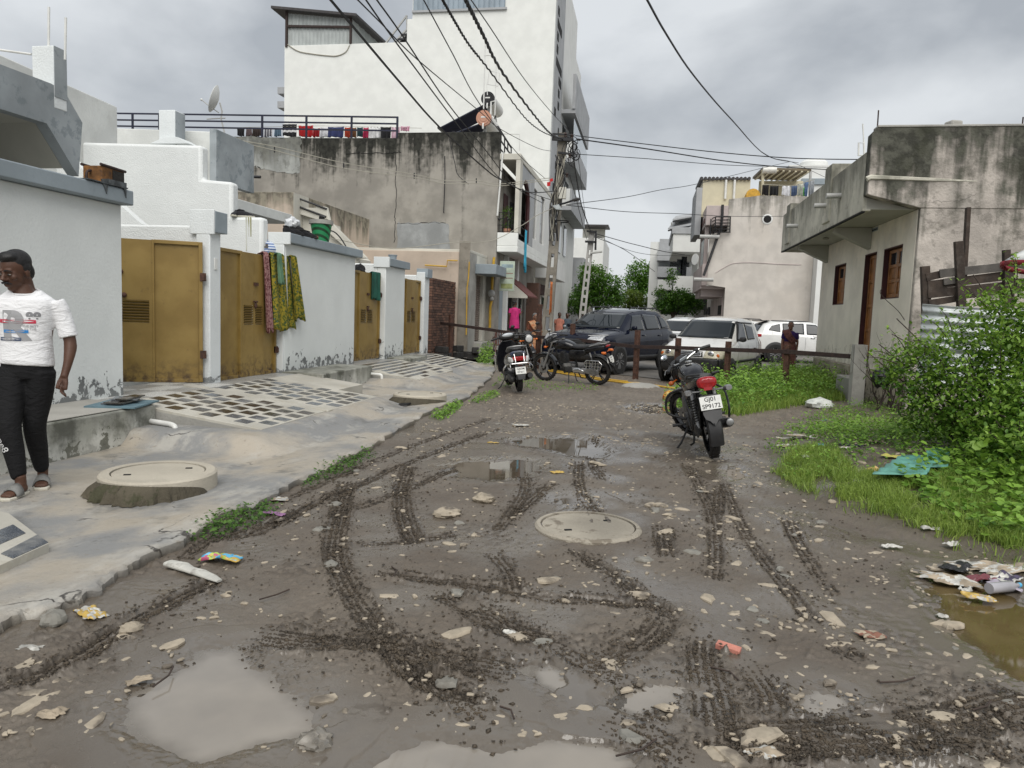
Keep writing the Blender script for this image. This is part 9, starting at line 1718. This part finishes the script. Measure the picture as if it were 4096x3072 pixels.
sk_ = px(1775,884);lumpy('white_sack',(sk_.x,sk_.y+.2,ground_z(sk_.x,sk_.y)+.07),.23,simple('white_sack_cloth',(.60,.62,.58),.7,var=.15,vs=9,bump=.5),17,'crumpled white sack lying on the weeds by the path','sack',.45,.35);lumpy('printed_bag',G(*q7(515,1345),.08),.16,printcloth('orange_print_bag',(.55,.28,.05),(.50,.07,.03),(.6,.5,.2),14),18,'orange and yellow printed bag behind the near motorcycle','bag',.7,.3)
u3 = win(3000,1500,.4955);g3 = lambda a,b:G(*u3(a,b),.12)
for i,(a,b,w,d,m,lab) in enumerate(((1140,725,.24,.16,[fl2('olive_yellow_film',(.45,.42,.10))],'yellow-green plastic piece above the teal sheet'),(1320,430,.30,.14,[cW,cB,cW],'clear bluish bottle wrapper in the weeds'),(1440,460,.34,.16,[cW,fl2('pale_blue_film',(.40,.50,.55))],'pale blue torn plastic in the weeds'),(330,480,.42,.16,[cW,cX],'whitish sack shreds at the path edge'),(290,530,.30,.16,[cX,cW],'tan and white rubble sack at the path edge'),(450,500,.5,.2,[cX,cW,cX],'large pale sheet scrap at the path edge'),(570,590,.12,.08,[cB],'small bright blue wrapper in the verge'),(500,660,.28,.12,[cW],'white film strip in the verge grass'),(600,340,.07,.07,[cB,cW],'tiny blue and white cup on the verge'),(960,400,.07,.07,[cB,cW],'second tiny blue and white cup on the verge'),(760,630,.16,.12,[cW,cX],'white scrap beside the black plastic'),(820,620,.34,.22,[M['black_bag']],'black plastic sheet half buried in the verge'),(1010,610,.2,.12,[cX],'tan scrap at the grass edge of the dump'),(1000,790,.2,.16,[fl2('ochre_scrap',(.5,.33,.12)),cX],'ochre scrap left of the teal sheet'),(910,790,.22,.14,[cX,cW],'pale scrap beside the ochre one'),(870,850,.1,.08,[cW],'small white scrap at the grass tip'),(1475,1150,.16,.08,[cW],'white scrap at the lower grass edge'),(1150,1260,.16,.08,[cW],'white scrap on the mud below the grass'),(1640,1250,.12,.1,[cW],'white scrap under the broadleaf weeds'),(1700,1410,.3,.2,[M['black_bag']],'black plastic at the corner rubbish heap'),(1600,1500,.34,.2,[cX,cW,cX],'cream torn paper in the corner rubbish heap'),(1690,1530,.3,.16,[cX,cW],'tan torn paper in the corner rubbish heap'),(1840,1410,.42,.22,[cW,cX],'cream sheet on top of the corner rubbish heap'),(1870,1500,.26,.12,[fl2('dull_red_rag',(.16,.04,.05))],'dull red rag in the corner rubbish heap'),(2060,1500,.3,.18,[fl2('purple_rag',(.06,.045,.09)),cW],'dark purple rag in the corner rubbish heap'),(2070,1560,.2,.16,[fl2('lavender_film',(.4,.36,.42))],'lavender crumpled wrapper at the picture edge'),(1870,1648,.2,.12,[cX,cY,cW],'yellow and cream scrap below the rubbish heap'),(1750,1588,.08,.06,[cW],'small white block scrap below the rubbish heap'),(2090,1440,.5,.2,[cX,cW,cX],'straw-coloured sacking in the rubbish heap'))):
 scrap('litter_scrap',lab,'litter',g3(a,b),w*.78,d*.7,.3*(i % 5)-.4,m,.035,60+i)
joined_stones('verge_rubble',[(float(x),float(y)) for x,y in zip(rng.normal(2.45,.7,260),rng.normal(8.2,.9,260)) if x > 1.5],lambda r:min(.05,r.lognormvariate(-3.9,.5)),77)
bp_ = g3(2060,1590);bt_ = empty('plastic_bottle',(bp_.x,bp_.y,ground_z(bp_.x,bp_.y)+.035),.5,label='crushed clear plastic bottle by the corner rubbish heap',cat='bottle');MB().lathe([(0,-.11),(.03,-.11),(.032,.05),(.012,.09),(.012,.11),(0,.11)],14,axis='x').build('bottle_body',simple('dusty_clear_plastic',(.35,.34,.36),.2,var=.2),bt_);MB().lathe([(0,.108),(.014,.108),(.014,.125),(0,.126)],12,axis='x').build('cap',cB,bt_)
rr = random.Random(12)
for i in range(9):
 a,b = ((330,1490),(1110,1560),(1700,1660),(560,1300),(1600,1480),(850,1250),(2100,1540),(1330,1640),(1900,1480))[i];p = px(a,b);an = rr.uniform(0,3);L_ = rr.uniform(.08,.2);MB().tube([(p.x,p.y,.012),(p.x+L_*.5*math.cos(an),p.y+L_*.5*math.sin(an),.02),(p.x+L_*math.cos(an+.3),p.y+L_*math.sin(an+.3),.012)],.004,5).build('twig',M['twig'],label='thin dark twig lying '+('left of the big puddle','between the bottom puddles','at the bottom right tread lines','above the big puddle','below the pink brick fragment','in the mid-left mud','at the lower right edge','by the bottom centre puddle','below the amber puddle')[i],cat='twig',group='twigs on the mud road')
def clods(name,P,S,mat,seed):
 r = np.random.default_rng(seed);n = len(P);v0 = np.array([(1,0,0),(0,1,0),(-1,0,0),(0,-1,0),(0,0,1),(.15,.1,-.6)]);F0 = np.array([(0,1,4),(1,2,4),(2,3,4),(3,0,4),(1,0,5),(2,1,5),(3,2,5),(0,3,5)]);a = r.uniform(0,6.3,n);ca,sa = np.cos(a),np.sin(a)
 V0 = v0[None]*r.uniform(.55,1.3,(n,6,3))*S[:,None,None];V0[:,:,2] *= .6;X = V0[:,:,0]*1.5*ca[:,None]-V0[:,:,1]*sa[:,None];Y = V0[:,:,0]*1.5*sa[:,None]+V0[:,:,1]*ca[:,None]
 me = np_mesh(name,(np.stack([X,Y,V0[:,:,2]],-1)+P[:,None,:]).reshape(-1,3),(F0[None]+(np.arange(n)*6)[:,None,None]).reshape(-1,3),mat,False);return mesh_obj(name,me,kind='stuff')
mco = np.zeros(len(mud_road.data.vertices)*3,np.float32);mud_road.data.vertices.foreach_get('co',mco);mco = mco.reshape(-1,3);gk = {}
cell = .03;key = np.floor(mco[:,:2]/cell).astype(int);kk = key[:,0]*100003+key[:,1];od = np.argsort(kk);ks,first = np.unique(kk[od],return_index=True);zmax = np.maximum.reduceat(mco[od,2],first)
def surf(x,y):
 q = np.floor(x/cell).astype(int)*100003+np.floor(y/cell).astype(int);j = np.clip(np.searchsorted(ks,q),0,len(ks)-1);return np.where(ks[j] == q,zmax[j],-1)
r = np.random.default_rng(77);PP,SS = [],[]
for pts,w,stg,tread in TRACKS:
 C_ = np.array([tuple(p) for p in spline(trace(pts),12)]);seg = np.hypot(*np.diff(C_[:,:2],axis=0).T);L_ = np.concatenate([[0],np.cumsum(seg)]);n = int(L_[-1]*900*stg*(w/.12));s = r.uniform(0,L_[-1],n);x = np.interp(s,L_,C_[:,0]);y = np.interp(s,L_,C_[:,1]);i = np.clip(np.searchsorted(L_,s)-1,0,len(seg)-1);tx = np.diff(C_[:,0])[i]/seg[i];ty = np.diff(C_[:,1])[i]/seg[i]
 sp = .034;o = np.where(r.random(n) < .78,(np.round(r.uniform(-.5,.5,n)*w/sp))*sp+r.normal(0,.0045,n),r.normal(0,w*.62,n));x = x+ty*o*-1;y = y+tx*o;k = (fbm(x,y,.22,3,71) > -.42) & (np.minimum(s,L_[-1]-s) > r.uniform(0,.15,n));PP.append(np.stack([x[k],y[k]],1));SS.append(np.clip(r.lognormal(-5.4,.36,k.sum()),.0028,.011))
n = 9000;q = np.stack([r.uniform(-2.6,2.4,n),2+r.random(n)**1.3*9,np.zeros(n)],1);k = (fbm(q[:,0],q[:,1],.5,3,72) > .08) & (q[:,0] > edge_x(q[:,1])+.05);PP.append(q[k,:2]);SS.append(np.clip(r.lognormal(-5.4,.45,k.sum()),.0025,.012))
PP = np.concatenate(PP);SS = np.concatenate(SS);z = surf(PP[:,0],PP[:,1]);k = (z > -.03) & (np.hypot(PP[:,0]+.33,PP[:,1]-5.02) > .39)
clods('mud_clods',np.stack([PP[k,0],PP[k,1],z[k]+SS[k]*.15],1),SS[k]*np.clip(.75+PP[k,1]*.07,1,1.5),simple('dark_mud_clod',(.070,.053,.035),.7,var=.45,vs=9),5)
